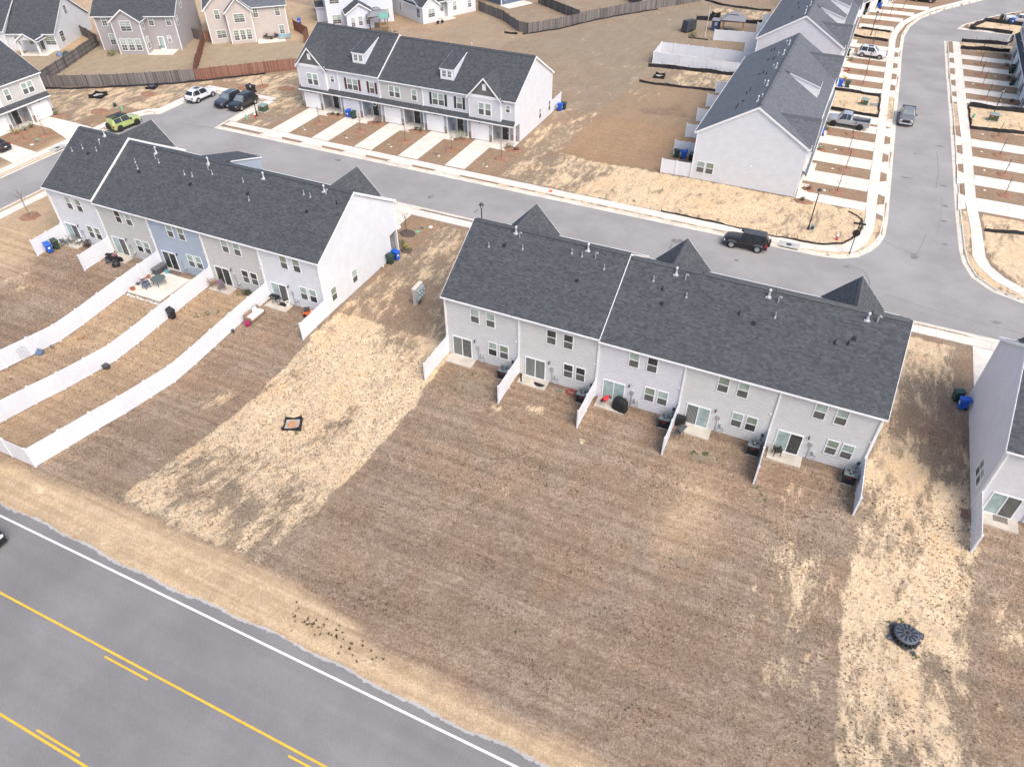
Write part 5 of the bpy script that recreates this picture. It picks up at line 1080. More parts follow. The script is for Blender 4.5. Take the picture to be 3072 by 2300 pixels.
def car(name, label, cat, loc, head, kind, mat, wheelrim=RIM, L=4.75, W=1.9, H=1.72, extra=()):
    root = thing(name, label, cat, loc, R(head)); hl = L / 2; hw = W / 2
    r = .36 if kind in ('suv', 'sedan') else .41 if kind == 'pickup' else .42
    if kind == 'sedan': belt, hood, cowl, wt_, rr_, tail = .92, .90, .62, .30, -.95, -1.62; 
    elif kind == 'suv': belt, hood, cowl, wt_, rr_, tail = 1.05, 1.06, 1.05, .25, -1.75, -2.18
    elif kind == 'boxy': belt, hood, cowl, wt_, rr_, tail = 1.15, 1.18, .75, .42, -1.95, -2.1
    else: belt, hood, cowl, wt_, rr_, tail = 1.15, 1.2, 1.35, .75, -.35, -.55
    k = hl / 2.375 if kind != 'pickup' else 1.0; sc = lambda v: v * k
    x_c, x_w, x_r, x_t = sc(cowl), sc(wt_), sc(rr_), sc(tail)
    zb = .30 if kind != 'sedan' else .2
    if kind == 'pickup': zb = .42
    hb = hw * (.84 if 'fender' in extra else 1.0)
    if 'fender' in extra: hood, x_c, x_w = 1.16, sc(.62), sc(.45)
    st = [(hl, zb + .08, hb * .80, .5, hb * .80, .70, hb * .62, hood - .28), (hl - .12, zb + .02, hb * .93, .52, hb * .92, .82, hb * .78, hood - .12), (hl - .6, zb, hb, .55, hb * .98, .9, hb * .86, hood - .03),
          (x_c, zb, hb, .58, hb * .98, belt - .03, hb * .86, hood + .02), (x_w, zb, hb, .58, hb * .97, belt, hb * .70, H - .02), ((x_w + x_r) / 2, zb, hb, .58, hb * .97, belt, hb * .71, H), (x_r, zb, hb, .58, hb * .97, belt + .02, hb * .68, H - .04)]
    if kind == 'pickup': st += [(x_t, zb, hb, .58, hb * .97, belt, hb * .90, belt + .05), (x_t - .04, zb, hb, .58, hb * .97, belt - .35, hb * .9, belt - .33), (-hl + .1, zb, hb, .58, hb * .97, belt - .35, hb * .9, belt - .33), (-hl, zb + .1, hb * .95, .58, hb * .93, belt - .4, hb * .88, belt - .38)]
    elif kind == 'sedan': st += [(x_t, zb, hb, .58, hb * .95, belt, hb * .80, belt + .12), (-hl + .1, zb + .05, hb * .95, .55, hb * .92, belt - .02, hb * .74, belt + .06), (-hl, zb + .12, hb * .85, .5, hb * .84, .8, hb * .7, belt - .05)]
    else: st += [(x_t, zb + .05, hb * .97, .58, hb * .93, belt, hb * .74, belt + .10 if kind == 'suv' else H - .1), (-hl, zb + .1, hb * .9, .55, hb * .88, .85, hb * .75, belt - .05)]
    body = loft(st, 'body', mat, root)
    def at(i, j, s=1):
        x, b0, wl_, zl, wb, zbe, wt, ztp = st[i]; return {'belt': (x, s * wb, zbe), 'top': (x, s * wt, ztp), 'mid': (x, 0, ztp + .03)}[j]
    gl = CARGL
    pane(root, [at(3, 'top', 1), at(4, 'top', 1), at(4, 'top', -1), at(3, 'top', -1)], CARGL2, .09, .03, 'windscreen')
    e = 6
    lerp = lambda a, b, f: tuple(x + (y - x) * f for x, y in zip(a, b))
    for s in (-1, 1):
        pane(root, [lerp(at(3, 'belt', s), at(4, 'belt', s), .25), at(5, 'belt', s), at(5, 'top', s), at(4, 'top', s)], gl, .09, .032)
        pane(root, [at(5, 'belt', s), at(6, 'belt', s), at(6, 'top', s), at(5, 'top', s)], gl, .09, .032)
        if kind in ('suv',): pane(root, [at(6, 'belt', s), lerp(at(6, 'belt', s), at(7, 'belt', s), .8), lerp(at(6, 'top', s), at(7, 'top', s), .35), at(6, 'top', s)], gl, .14, .032)
        mb = MB(); mb.box(x_w + .12, x_w + .3, *sorted((s * (hw + .02), s * (hw + .2))), belt + .02, belt + .2); mb.obj('mirror', BLK if kind in ('boxy', 'pickup') else mat, root)
        for x in (hl * .61, -hl * .60):
            wheel(root, x, s * (hw - .10), r, .24, wheelrim); X = Matrix.Translation((x, s * (hb - .02), r)) @ Matrix.Rotation(math.pi / 2, 4, 'X'); MB().lathe([(r + .07, -.035), (r + .07, .035)], 20, X=X).obj('wheel_arch', BLK, root)
        MB().box(hl - .13, hl - .015, *sorted((s * hw * .48, s * hw * .80)), .66 if kind != 'pickup' else .78, .80 if kind != 'pickup' else .98).obj('headlight', HEAD, root)
        zt0 = .85 if kind != 'pickup' else .72; MB().box(-hl - .012, -hl + .2, *sorted((s * hw * .66, s * hw * .915)), zt0 - .12, zt0 + .14).obj('tail_light', TAIL, root)
        MB().box(-hl * .55, hl * .55, *sorted((s * (hw - .03), s * (hw + .012))), zb, zb + .14).obj('sill', BLK, root)
    MB().box(hl - .1, hl + .02, -hw * .45, hw * .45, .56, .82 if kind != 'pickup' else 1.0).obj('grille', BLK if mat is not SV else ALU, root); MB().box(hl - .2, hl + .05, -hw * .82, hw * .82, zb + .04, zb + .2).obj('bumper', BLK if kind != 'pickup' else ALU, root)
    MB().box(-hl - .06, -hl + .2, -hw * .85, hw * .85, zb + .1, zb + .28).obj('bumper', BLK if kind != 'pickup' else ALU, root); MB().box(-hl - .075, -hl - .055, -.16, .16, .6, .72).obj('number_plate', TRIM, root)
    if kind in ('suv', 'sedan'): pane(root, [at(6, 'top', 1), at(7, 'top', 1), at(7, 'top', -1), at(6, 'top', -1)], gl, .12, .03, 'rear_window')
    if kind == 'pickup':
        for s in (-1, 1): MB().box(-hl + .02, x_t - .02, *sorted((s * (hw * .86), s * hw * .985)), belt - .4, belt + .02).obj('bed_side', mat, root)
        MB().box(-hl - .02, -hl + .08, -hw * .9, hw * .9, .62, belt + .02).obj('tailgate', mat, root); MB().box(-hl + .08, x_t - .06, -hw * .85, hw * .85, belt - .42, belt - .30).obj('bed_floor', BLK, root)
    if 'rails' in extra:
        for s in (-1, 1): MB().tube([(x_w - .1, s * hw * .62, H + .05), (x_r + .1, s * hw * .6, H + .04)], .025, 6).obj('roof_rail', ALU if mat is not BK else BLK, root)
    if 'rack' in extra:
        b = MB(); [b.box(x, x + .05, -hw * .66, hw * .66, H + .09, H + .14) for x in np.arange(x_r, x_w, .22)]; [b.box(x_r - .05, x_w + .1, *sorted((s * hw * .64, s * hw * .72)), H + .05, H + .16) for s in (-1, 1)]; b.obj('roof_rack', BLKM, root)
    if 'spare' in extra:
        X = Matrix.Translation((-hl - .16, .05, .98)) @ Matrix.Rotation(math.pi / 2, 4, 'Y'); MB().lathe([(.2, -.12), (.4, -.11), (.43, -.05), (.43, .08), (.38, .12)], 20, X=X).obj('spare_wheel', TYRE, root)
    if 'fender' in extra:
        for s in (-1, 1):
            for x in (hl * .61, -hl * .60): MB().hexa([(x - .55, s * (hw - .28), .78), (x + .55, s * (hw - .28), .78), (x + .5, s * (hw + .1), .74), (x - .5, s * (hw + .1), .74), (x - .38, s * (hw - .28), .94), (x + .38, s * (hw - .28), .94), (x + .34, s * (hw + .1), .86), (x - .34, s * (hw + .1), .86)]).obj('fender', DKG, root)
        MB().hexa([(x_r - .1, -hb * .70, H + .015), (x_w + .02, -hb * .70, H + .015), (x_w + .02, hb * .70, H + .015), (x_r - .1, hb * .70, H + .015), (x_r - .06, -hb * .66, H + .06), (x_w - .02, -hb * .66, H + .06), (x_w - .02, hb * .66, H + .06), (x_r - .06, hb * .66, H + .06)]).obj('hardtop', DKG, root)
        MB().box(hl - .35, hl + .12, -hw * .8, hw * .8, .48, .62).obj('bumper', DKG, root)
    if 'sunroof' in extra: MB().box((x_w + x_r) / 2 - .1, x_w - .25, -hw * .42, hw * .42, H + .02, H + .045).obj('sunroof', CARGL, root)
    return root
z_s = -.12
car('parked_car', 'white SUV parked tail first towards the street at the turnaround', 'suv', (-63.45, 38.4, z_s), 88, 'suv', WH, extra=('rails', 'sunroof'), L=4.9)
car('parked_car', 'dark grey SUV parked between the white and the black SUV', 'suv', (-58.15, 38.5, z_s), -91, 'suv', DG, L=4.6, W=1.86, extra=('rails',))
car('parked_car', 'black SUV with bright trim parked beside the green transformer', 'suv', (-55.5, 38.6, z_s), -90, 'suv', BK, L=4.9, W=1.95, H=1.75, extra=('rails', 'sunroof'))
car('parked_car', 'lime green off-roader with roof rack and rear spare wheel', 'suv', (-65.5, 25.5, z_s), 85, 'boxy', LM, BLKM, L=4.5, W=1.85, H=1.8, extra=('rack', 'spare', 'sunroof'))
car('parked_car', 'black sedan on a driveway with its tail towards the street', 'car', (-75.3, 12.7, .03), 180, 'sedan', BK, L=4.7, W=1.82, H=1.42)
car('parked_car', 'black boxy off-roader with rear spare wheel parked by the kerb drain', 'suv', (20.25, 29.15, z_s), 182, 'boxy', BK, RIM, L=4.45, W=1.85, H=1.84, extra=('spare', 'fender'))
car('pickup_truck', 'grey pickup truck parked on the side street with its front to the junction', 'pickup', (34.25, 73.7, z_s), -91, 'pickup', GR, L=5.7, W=1.98, H=1.85)
car('pickup_truck', 'silver pickup truck standing on a driveway', 'pickup', (26.75, 67.6, .03), 179, 'pickup', SV, BLKM, L=5.75, W=2.0, H=1.9)
car('parked_car', 'white SUV parked on a driveway of the side street', 'suv', (27.45, 100.8, .03), -3, 'suv', WH, L=4.65, extra=('rails', 'sunroof'))
car('parked_car', 'dark car on a driveway near the bend of the side street', 'car', (34.5, 143.4, .03), -2, 'suv', DG, L=4.6)
car('parked_car', 'white sedan behind the sandy lot with a blue bin beside it', 'car', (51.6, 134.4, .03), 178, 'sedan', WH, L=4.8, W=1.85, H=1.45)
car('moving_car', 'black car entering the picture on the main road', 'car', (-17.5, -31.6, 1.91), 0, 'sedan', BK, L=4.8, W=1.85, H=1.45)
car('parked_car', 'dark SUV parked between the taupe and the beige house', 'suv', (-91.5, 77.5, 0), 115, 'suv', DG, L=4.6)
# ================================================================ BINS, CONDENSERS, STREET FURNITURE
def make_cart(mat):
    root = thing('wheelie_bin', 'x', 'bin')
    b = MB(); b.frus(0, 0, .06, .98, .22, .25, .29, .34); b.box(-.30, .30, -.36, -.33, .88, .95); b.obj('body', mat, root)
    b = MB(); b.hexa([(-.31, -.38, .98), (.31, -.38, .98), (.31, .40, 1.02), (-.31, .40, 1.02), (-.27, -.34, 1.05), (.27, -.34, 1.05), (.27, .38, 1.10), (-.27, .38, 1.10)]); b.obj('lid', mat, root)
    MB().tube([(-.27, .36, .98), (-.27, .46, .98), (.27, .46, .98), (.27, .36, .98)], .022, 6).obj('handle', mat, root)
    for s in (-1, 1): MB().lathe([(.05, -.03), (.13, -.03), (.13, .03), (.05, .03)], 12, X=Matrix.Translation((s * .25, .27, .13)) @ Matrix.Rotation(math.pi / 2, 4, 'Y')).obj('wheel', TYRE, root)
    if mat is BLUEP: MB().box(-.1, .1, -.315, -.285, .5, .7).obj('sticker', TRIM, root)
    return root
protos = {}
def cart(kind, label, x, y, ang=0, z=0.):
    m_ = {'b': BLUEP, 'g': GREENP, 'k': BLK}[kind]
    if kind not in protos: protos[kind] = make_cart(m_); o = protos[kind]; o.location = (x, y, z); o.rotation_euler = (0, 0, R(ang)); o['label'] = label
    else: o = dup(protos[kind], label, (x, y, z), R(ang))
    return o
cart('b', 'blue bin beside the dark bin and grey armchairs behind the left row', -46.35, -2.75, 70); cart('g', 'dark green bin next to the blue bin and grey armchairs', -46.3, -1.95, 75)
cart('b', 'blue bin at the porch end of the long white gable wall', -12.2, 11.2, 80); cart('g', 'dark green bin in front of the blue bin at the long white gable wall', -12.3, 10.3, 85)
cart('b', 'blue bin at the front corner of the lavender gable wall', 41.1, 10.9, -80); cart('g', 'dark green bin behind the blue bin at the lavender gable wall', 40.7, 11.7, -70)
cart('b', 'blue bin on the driveway in front of a garage of the front-facing row', -38.7, 41.35, 5); cart('g', 'dark green bin beside the blue bin in front of the garage', -37.75, 41.2, -5)
cart('b', 'blue bin behind the white gable of the front-facing row', -11.9, 56.2, 90); cart('g', 'dark green bin behind the blue bin at the white gable of the front-facing row', -11.6, 56.9, 90)
cart('g', 'dark green bin at the back corner of the blank white gable', 7.8, 47.7, 90); cart('b', 'blue bin at the back corner of the blank white gable', 8.7, 47.7, 90)
cart('b', 'blue bin on the porch walk beside the sandy transformer lot', 24.2, 83.6, -80); cart('g', 'green bin on the walk beside the sandy transformer lot', 25.2, 83.7, -80)
cart('b', 'blue bin in front of the row near the silver pickup', 23.9, 62.8, -90); cart('g', 'green bin tucked behind the blue bin near the silver pickup', 23.8, 63.6, -90)
cart('b', 'blue bin by the brown end unit on the bend', 26.6, 133.8, -100); cart('g', 'green bin at the garage of the brown end unit', 24.1, 127.6, -100); cart('b', 'blue bin beside the white sedan', 50.4, 132.7, 0); cart('g', 'green bin behind the sandy lot near the white sedan', 48.6, 134.4, 0)
cart('b', 'blue bin at a doorway close to the white driveway SUV', 23.4, 104.6, -90); cart('g', 'green bin at a doorway beside the white driveway SUV', 23.7, 100.0, -90); cart('g', 'green bin at the near end of the row across the side street', 48.7, 95.4, 90); cart('g', 'green bin with plants at the middle of the row across the side street', 48.9, 101.4, 90); cart('g', 'green bin standing behind another by the row across the side street', 49.0, 102.6, 90)
cart('k', 'left one of two dark bins behind the parked grey SUV', -58.6, 43.6, 0); cart('k', 'dark bin standing closest to the lamp post behind the black SUV', -57.7, 43.5, 0); cart('b', 'blue bin at the corner of the beige house', -73.8, 76.2, 30)
def make_ac():
    root = thing('air_conditioner', 'x', 'air conditioner')
    s = .41; h = .95
    b = MB()
    for k in range(17): z_ = .1 + k * .045; b.box(-s, s, -s, s, z_, z_ + .028); 
    b.box(-s + .03, s - .03, -s + .03, s - .03, .06, h - .06)
    for x in (-s, s):
        for y in (-s, s): b.box(x - .03, x + .03, y - .03, y + .03, .04, h)
    b.obj('cabinet', M('condenser_grey', (.03, .034, .038), .5, .15, 6), root)
    g = MB(); g.lathe([(.36, h - .03), (.43, h - .03), (.43, h + .04), (.37, h + .07), (.36, h + .02)], 20); 
    for x0, x1, y0, y1 in ((-s - .03, s + .03, -s - .03, -s + .1), (-s - .03, s + .03, s - .1, s + .03), (-s - .03, -s + .1, -s + .1, s - .1), (s - .1, s + .03, -s + .1, s - .1)): g.box(x0, x1, y0, y1, h - .05, h + .03)
    g.obj('top_cover', M('condenser_cover', (.15, .175, .19), .5, .15, 6), root)
    MB().lathe([(.365, h - .06), (.365, h + .008)], 20).obj('fan_well', M('well_black', (.006, .006, .006), .9, .1, 4), root)
    f = MB(); f.lathe([(.1, h), (.1, h + .03)], 10)
    for k in range(3): f.box(.06, .3, -.05, .04, h + .009, h + .02, X=Matrix.Rotation(k * 2.094 + .4, 4, 'Z'))
    f.obj('fan', ALU, root)
    gr = MB(); [gr.tube([(math.cos(a) * .05, math.sin(a) * .05, h + .06), (math.cos(a) * .38, math.sin(a) * .38, h + .05)], .007, 4) for a in np.arange(0, 6.28, .35)]; gr.obj('grille', BLKM, root)
    MB().box(-.16, .16, -s - .006, -s + .01, .68, .74).obj('badge', RED, root); MB().box(-.45, .45, -.45, .45, -.1, .06).obj('pad', GREYC, root)
    b = MB(); b.tube([(.2, .4, .35), (.32, .62, .5), (.38, .95, .95), (.38, 1.0, 1.0)], .022, 6); b.box(.28, .48, .92, 1.0, .95, 1.25); b.obj('line_set', DKG, root)
    return root
ac = make_ac(); AL = ['air conditioner in the corner beside the bare first patio', 'air conditioner beside the coil of red hose', 'air conditioner beside the dark mulch strip and covered grill patio', 'air conditioner beside the patch of orange soil', 'air conditioner closest to the sandy strip with the drain']
for k, l in enumerate(AL):
    p = (5.95 + 6.854 * k + (.2 if k else 0), -.98, -.05)
    if k == 0: ac.location = p; ac['label'] = l
    else: dup(ac, l, p, 0)
dup(ac, 'air conditioner beside the blue bin at the blank white gable', (9.9, 47.6, 0), math.pi / 2)

def lamp_post(label, x, y, h=4.7):
    r = thing('street_lamp', label, 'street lamp', (x, y, 0), 0)
    MB().lathe([(.14, 0), (.14, .1), (.10, .2), (.09, .55), (.065, .65), (.055, h - .75), (.05, h - .7)], 10).obj('pole', BLKM, r, smooth=False)
    b = MB(); b.lathe([(.06, h - .72), (.13, h - .62), (.05, h - .58)], 8); [b.tube([(math.cos(a) * .12, math.sin(a) * .12, h - .62), (math.cos(a) * .2, math.sin(a) * .2, h - .25)], .014, 4) for a in np.arange(0, 6.2, math.pi / 2)]; b.obj('lantern_frame', BLKM, r)
    MB().lathe([(.1, h - .6), (.17, h - .26)], 8).obj('lantern_glass', M('lamp_glass', (.55, .57, .58), .2, .05, 5), r)
    MB().lathe([(.27, h - .27), (.25, h - .22), (.12, h - .08), (.03, h), (.02, h + .06)], 10).obj('lantern_cap', BLKM, r)
lamp_post('black street lamp beside the transformer and hydrant at the turnaround', -51.0, 36.15); lamp_post('black street lamp rising from behind the grey row roof', -6.1, 19.05, 4.1); lamp_post('black street lamp on the sandy corner lot', 25.9, 35.5, 4.9); lamp_post('black street lamp on the narrow sandy lot', 26.5, 114.0, 4.1); lamp_post('black street lamp next to the transformer across the side street', 45.5, 80.0, 4.05)
def hydrant(label, x, y):
    r = thing('fire_hydrant', label, 'fire hydrant', (x, y, 0)); MB().lathe([(.16, 0), (.16, .05), (.1, .07), (.1, .42)], 12).obj('barrel', RED, r, smooth=False); MB().lathe([(.14, .42), (.14, .47), (.11, .6), (.05, .7), (.03, .76)], 12).obj('bonnet', TRIM, r)
    for a in range(3): MB().lathe([(.07, .1), (.07, .2)], 8, X=Matrix.Translation((0, 0, .36)) @ Matrix.Rotation(a * math.pi / 2, 4, 'Z') @ Matrix.Rotation(math.pi / 2, 4, 'Y')).obj('nozzle', RED, r)
hydrant('red and white fire hydrant on the sandy corner lot', 29.0, 34.5); hydrant('red and white fire hydrant at the foot of the lamp near the transformer', -50.85, 35.6)
s_ = thing('street_sign', 'black street sign post with two crossed name blades and a stop sign', 'street sign', (30.55, 31.95, 0)); MB().lathe([(.09, 0), (.06, .3), (.045, .35), (.045, 3.9), (.07, 3.95), (.02, 4.05)], 10).obj('post', BLKM, s_)
MB().lathe([(.40, -.012), (.40, .012)], 8, X=Matrix.Translation((0, .07, 2.45)) @ Matrix.Rotation(math.pi / 2, 4, 'X') @ Matrix.Rotation(math.pi / 8, 4, 'Z')).obj('sign_plate', M('sign_back', (.05, .028, .025), .5, .1, 4), s_)
for a, z_ in ((0, 3.55), (math.pi / 2, 3.35)): MB().box(-.6, .6, -.015, .015, z_ - .1, z_ + .1).obj('name_blade', BLKM, s_, (0, 0, 0), a + .1)
def utilbox(label, x, y, w_=1.0, d_=.9, h_=.85, mat=GREENT, ang=0):
    r = thing('transformer_box', label, 'transformer', (x, y, 0), R(ang)); MB().box(-w_ / 2 - .12, w_ / 2 + .12, -d_ / 2 - .12, d_ / 2 + .12, -.05, .1).obj('pad', GREYC, r)
    MB().hexa([(-w_ / 2, -d_ / 2, .1), (w_ / 2, -d_ / 2, .1), (w_ / 2, d_ / 2, .1), (-w_ / 2, d_ / 2, .1), (-w_ / 2, -d_ / 2, h_ * .88), (w_ / 2, -d_ / 2, h_ * .88), (w_ / 2, d_ / 2, h_), (-w_ / 2, d_ / 2, h_)]).obj('cabinet', mat, r)
    MB().hexa([(-w_ / 2 - .03, -d_ / 2 - .03, h_ * .88), (w_ / 2 + .03, -d_ / 2 - .03, h_ * .88), (w_ / 2 + .03, d_ / 2 + .03, h_), (-w_ / 2 - .03, d_ / 2 + .03, h_), (-w_ / 2 - .02, -d_ / 2 - .02, h_ * .88 + .04), (w_ / 2 + .02, -d_ / 2 - .02, h_ * .88 + .04), (w_ / 2 + .02, d_ / 2 + .02, h_ + .04), (-w_ / 2 - .02, d_ / 2 + .02, h_ + .04)]).obj('lid', M('utility_lid', (.22, .27, .25), .5, .1, 3), r)
    MB().box(-.02, .02, -d_ / 2 - .015, -d_ / 2, .2, h_ * .8).obj('door_seam', BLKM, r); MB().box(-w_ * .38, -w_ * .2, -d_ / 2 - .012, -d_ / 2, h_ * .62, h_ * .78).obj('warning_label', ORANGE, r)
utilbox('green transformer box beside the lamp at the turnaround', -51.35, 38.1, 1.1, 1.0, .95); utilbox('green transformer box on the sandy lot behind the silver pickup', 28.3, 77.2); utilbox('green transformer box at the foot of the lamp across the side street', 45.5, 78.4, 1.1, 1.0, .95)
utilbox('small dark green box at the foot of the corner lot lamp', 26.3, 35.6, .32, .3, .6, GREENP); utilbox('low grey utility box beside the transformer on the sandy lot', 29.7, 77.4, .8, .5, .25, M('utility_pale', (.38, .45, .42), .6, .1, 3)); utilbox('dark green utility pedestal near the mint one by the lime car', -72.3, 30.1, .35, .3, .75, GREENP)
def pedestal(label, x, y): r = thing('cable_pedestal', label, 'pedestal', (x, y, 0)); MB().lathe([(.16, 0), (.17, .05), (.16, .5), (.13, .58)], 12).obj('shell', MINT, r); MB().lathe([(.135, .58), (.12, .63), (.05, .66)], 12).obj('cap', MINT, r)
pedestal('mint green cable pedestal behind the lime car', -70.4, 29.6); pedestal('mint green cable pedestal near the hydrant at the turnaround', -51.6, 34.6); pedestal('pale green cable pedestal in the lamp lot across the side street', 43.0, 78.3)
# meter wall
mw = thing('meter_wall', 'concrete slab wall carrying a bank of grey electric meters on the sandy strip', 'meter wall', (-6.25, 5.6, 0), R(2)); MB().box(-.17, .17, -.75, .75, -.1, 1.75).obj('slab', GREYC, mw); MB().box(-.20, .20, -.78, .78, 1.75, 1.87).obj('coping', CONC, mw)
MB().box(.17, .42, -.6, .68, .55, 1.6).obj('meter_cabinet', M('meter_grey', (.33, .39, .40), .45, .1, 4), mw)
for j in range(2):
    for i in range(3): MB().lathe([(.1, 0), (.1, .06), (.08, .12)], 10, X=Matrix.Translation((.42, -.38 + .4 * i, .85 + .45 * j)) @ Matrix.Rotation(math.pi / 2, 4, 'Y')).obj('meter', GALV, mw)
for y in (-.4, -.1, .4): MB().tube([(.3, y, .56), (.3, y, -.05)], .045, 7).obj('conduit', BLK if y < .3 else GALV, mw)
# storm drains
SILTB = M('fabric_slate', (.055, .062, .08), .6, .35, 5, bump=.3)
def kerb_inlet(label, x, y, ang, w_=2.1):
    r = thing('storm_drain', label, 'storm drain', (x, y, 0), R(ang)); MB().box(-w_ / 2, w_ / 2, .0, 1.15, -.12, .06).obj('slab', GREYC, r); MB().box(-w_ / 2 + .15, w_ / 2 - .15, -.02, .08, -.105, -.015).obj('throat', BLK, r); MB().lathe([(.3, .055), (.3, .07)], 18, cx=0, cy=.62).obj('cover', DKG, r)
kerb_inlet('kerb storm drain with round cover by the parked off-roader', 24.5, 30.62, 0); kerb_inlet('kerb storm drain with round cover near the street corner by the grey unit', -67.35, 16.3, 90)
def drop_inlet(label, x, y, s=.8, rot=30, dome=False, lid=None, h=.35, flat=False, ds=1.):
    z0 = zt(y); r = thing('drain_inlet', label, 'drain inlet', (x, y, z0), R(rot)); c = [(-s, -s), (s, -s * .9), (s * .95, s), (-s * .9, s * .95)]
    b = MB()
    for i in range(4):
        p, q = c[i], c[(i + 1) % 4]; m_ = ((p[0] + q[0]) / 2 * .93, (p[1] + q[1]) / 2 * .93)
        for u, v in ((p, m_), (m_, q)):
            hu = h * (1.05 if u in c else .6); hv = h * (1.05 if v in c else .6); b.poly([(*u, -.1), (*v, -.1), (v[0] * 1.02, v[1] * 1.02, hv), (u[0] * 1.02, u[1] * 1.02, hu)]); b.poly([(u[0] * 1.18, u[1] * 1.18, .02), (v[0] * 1.18, v[1] * 1.18, .02), (*v, .06), (*u, .06)])
    if flat:
        b = MB(); rg = random.Random(2); N = 9; gp = {}
        for i in range(N):
            for j in range(N):
                u, v = -1 + 2 * i / (N - 1), -1 + 2 * j / (N - 1); gp[i, j] = (u * s * (1.18 + .10 * math.sin(3 * v)) + .12 * v, v * s * (1.1 + .14 * math.sin(2.3 * u)) - .1 * u * s, .06 + .09 * abs(math.sin(4 * u + 3 * v)) + rg.uniform(0, .06))
        for i in range(N - 1):
            for j in range(N - 1):
                if (i, j) in ((0, 2), (6, 0), (7, 1), (7, 5)): continue
                b.poly([gp[i, j], gp[i + 1, j], gp[i + 1, j + 1], gp[i, j + 1]])
    o = b.obj('fabric', SILTB if flat else SILT, r); md = o.modifiers.new('s', 'SOLIDIFY'); md.thickness = .03
    for p in ([] if flat else c): MB().box(p[0] - .025, p[0] + .025, p[1] - .025, p[1] + .025, -.1, h + .12).obj('stake', BLKM, r)
    MB().box(-s * .82, s * .82, -s * .82, s * .82, -.1, .10 if not flat else .03).obj('slab', GREYC, r)
    if lid: MB().lathe([(.42, .09), (.42, .13), (.36, .14)], 20).obj('cover', lid, r)
    if dome:
        b = MB(); b.lathe([(.30, .44), (.44, .42), (.50, .34)], 24); n = 18
        b.obj('dome_top', M('dome_plastic', (.085, .10, .125), .5, .15, 6), r)
        for k in range(12):
            X = Matrix.Rotation(2 * math.pi * k / 12, 4, 'Z'); MB().box(.15, .41, -.04, .04, .428, .446, X=X).obj('slot', BLK, r)
        for k in range(20):
            X = Matrix.Rotation(2 * math.pi * k / 20, 4, 'Z'); MB().hexa([(.50, -.05, .08), (.55, -.05, .08), (.55, .05, .08), (.50, .05, .08), (.46, -.045, .36), (.50, -.045, .36), (.50, .045, .36), (.46, .045, .36)], X=X).obj('rib', BLK, r)
        MB().lathe([(.47, .08), (.43, .36)], 20).obj('core', BLK, r); MB().lathe([(.09, .43), (.09, .46), (.05, .465)], 12).obj('hub', BLK, r)
    return r
drop_inlet('square drain with black fabric skirt and rusty round cover on the sandy strip', -7.25, -12.75, .68, 28, lid=M('cover_rust', (.48, .25, .13), .8, .15, 6))
dn = drop_inlet('drain with a slotted black plastic dome on torn black fabric', 38.1, -12.15, .72, -8, dome=True, h=.18, flat=True)
for ch in dn.children:
    if ch.name.split('.')[0] in ('dome_top', 'slot', 'rib', 'core', 'hub'): ch.scale = (1.45, 1.45, 1.35)
drop_inlet('drain wrapped in slumped black fabric on the rough verge by the wooden fence', -78.3, 32.4, .95, 15, h=.5); drop_inlet('drain with black dome close to the wooden fence', -73.6, 38.5, .7, 20, dome=True, h=.3); drop_inlet('drain with black fabric skirt above the low silt fence', -2.7, 76.2, .8, 5, h=.5); drop_inlet('drain with black fabric skirt behind the gazebo', -2.3, 114.3, .9, 5, h=.7)

# ================================================================ BACK-YARD THINGS
def chair(label, x, y, ang, mat, cush=None, h=.45, z=None, wide=.29, adir=False):
    z = zt(y) + .06 if z is None else z; r = thing('garden_chair', label, 'chair', (x, y, z), R(ang))
    for sx in (-1, 1):
        for sy in (-1, 1): MB().box(sx * wide - .025, sx * wide + .025, sy * .25 - .025, sy * .25 + .025, 0, h + (.2 if sy < 0 else 0)).obj('leg', mat, r)
        MB().box(sx * wide - .05, sx * wide + .05, -.3, .3, h + .19, h + .22).obj('armrest', mat, r)
    MB().hexa([(-wide, -.28, h), (wide, -.28, h), (wide, .26, h - .06), (-wide, .26, h - .06), (-wide, -.28, h + .04), (wide, -.28, h + .04), (wide, .26, h - .02), (-wide, .26, h - .02)]).obj('seat', cush or mat, r)
    b = MB()
    if adir: [b.hexa([(q - .05, .22, h - .05), (q + .05, .22, h - .05), (q + .05, .25, h - .05), (q - .05, .25, h - .05), (q * 1.1 - .05, .45, 1.0 - abs(q) * .35), (q * 1.1 + .05, .45, 1.0 - abs(q) * .35), (q * 1.1 + .05, .48, 1.0 - abs(q) * .35), (q * 1.1 - .05, .48, 1.0 - abs(q) * .35)]) for q in (-.24, -.12, 0, .12, .24)]
    else: b.hexa([(-wide, .24, h), (wide, .24, h), (wide, .28, h), (-wide, .28, h), (-wide, .36, h + .5), (wide, .36, h + .5), (wide, .40, h + .5), (-wide, .40, h + .5)])
    b.obj('backrest', cush if (cush and not adir) else mat, r); return r
GA = M('plastic_grey_chair', (.20, .21, .22), .6, .1, 6); SLNG = M('sling_blue_grey', (.16, .20, .28), .8, .1, 10)
chair('grey slatted armchair closest to the dark bin', -45.9, -1.05, 200, GA, adir=True); chair('grey slatted armchair with a cream cushion by the sliding door', -45.75, -.3, 160, GA, CUSH, adir=True); chair('grey slatted armchair with cream cushion at the patio edge', -44.75, -.35, 100, GA, CUSH, adir=True)
chair('blue-grey sling chair pulled out from the glass table', -31.8, -3.6, 170, DKG, SLNG); chair('white chair behind the blue-grey sling chair', -32.3, -3.2, 150, DKG, SLNG); chair('round wicker chair beside the patio planter', -24.8, -.75, 60, WICK, M('cushion_mauve', (.16, .12, .15), .9, .2, 8)); chair('wicker chair with an orange blanket next to the white fence', -25.95, -.6, 150, WICK, M('blanket_rust', (.30, .14, .09), .9, .2, 8))
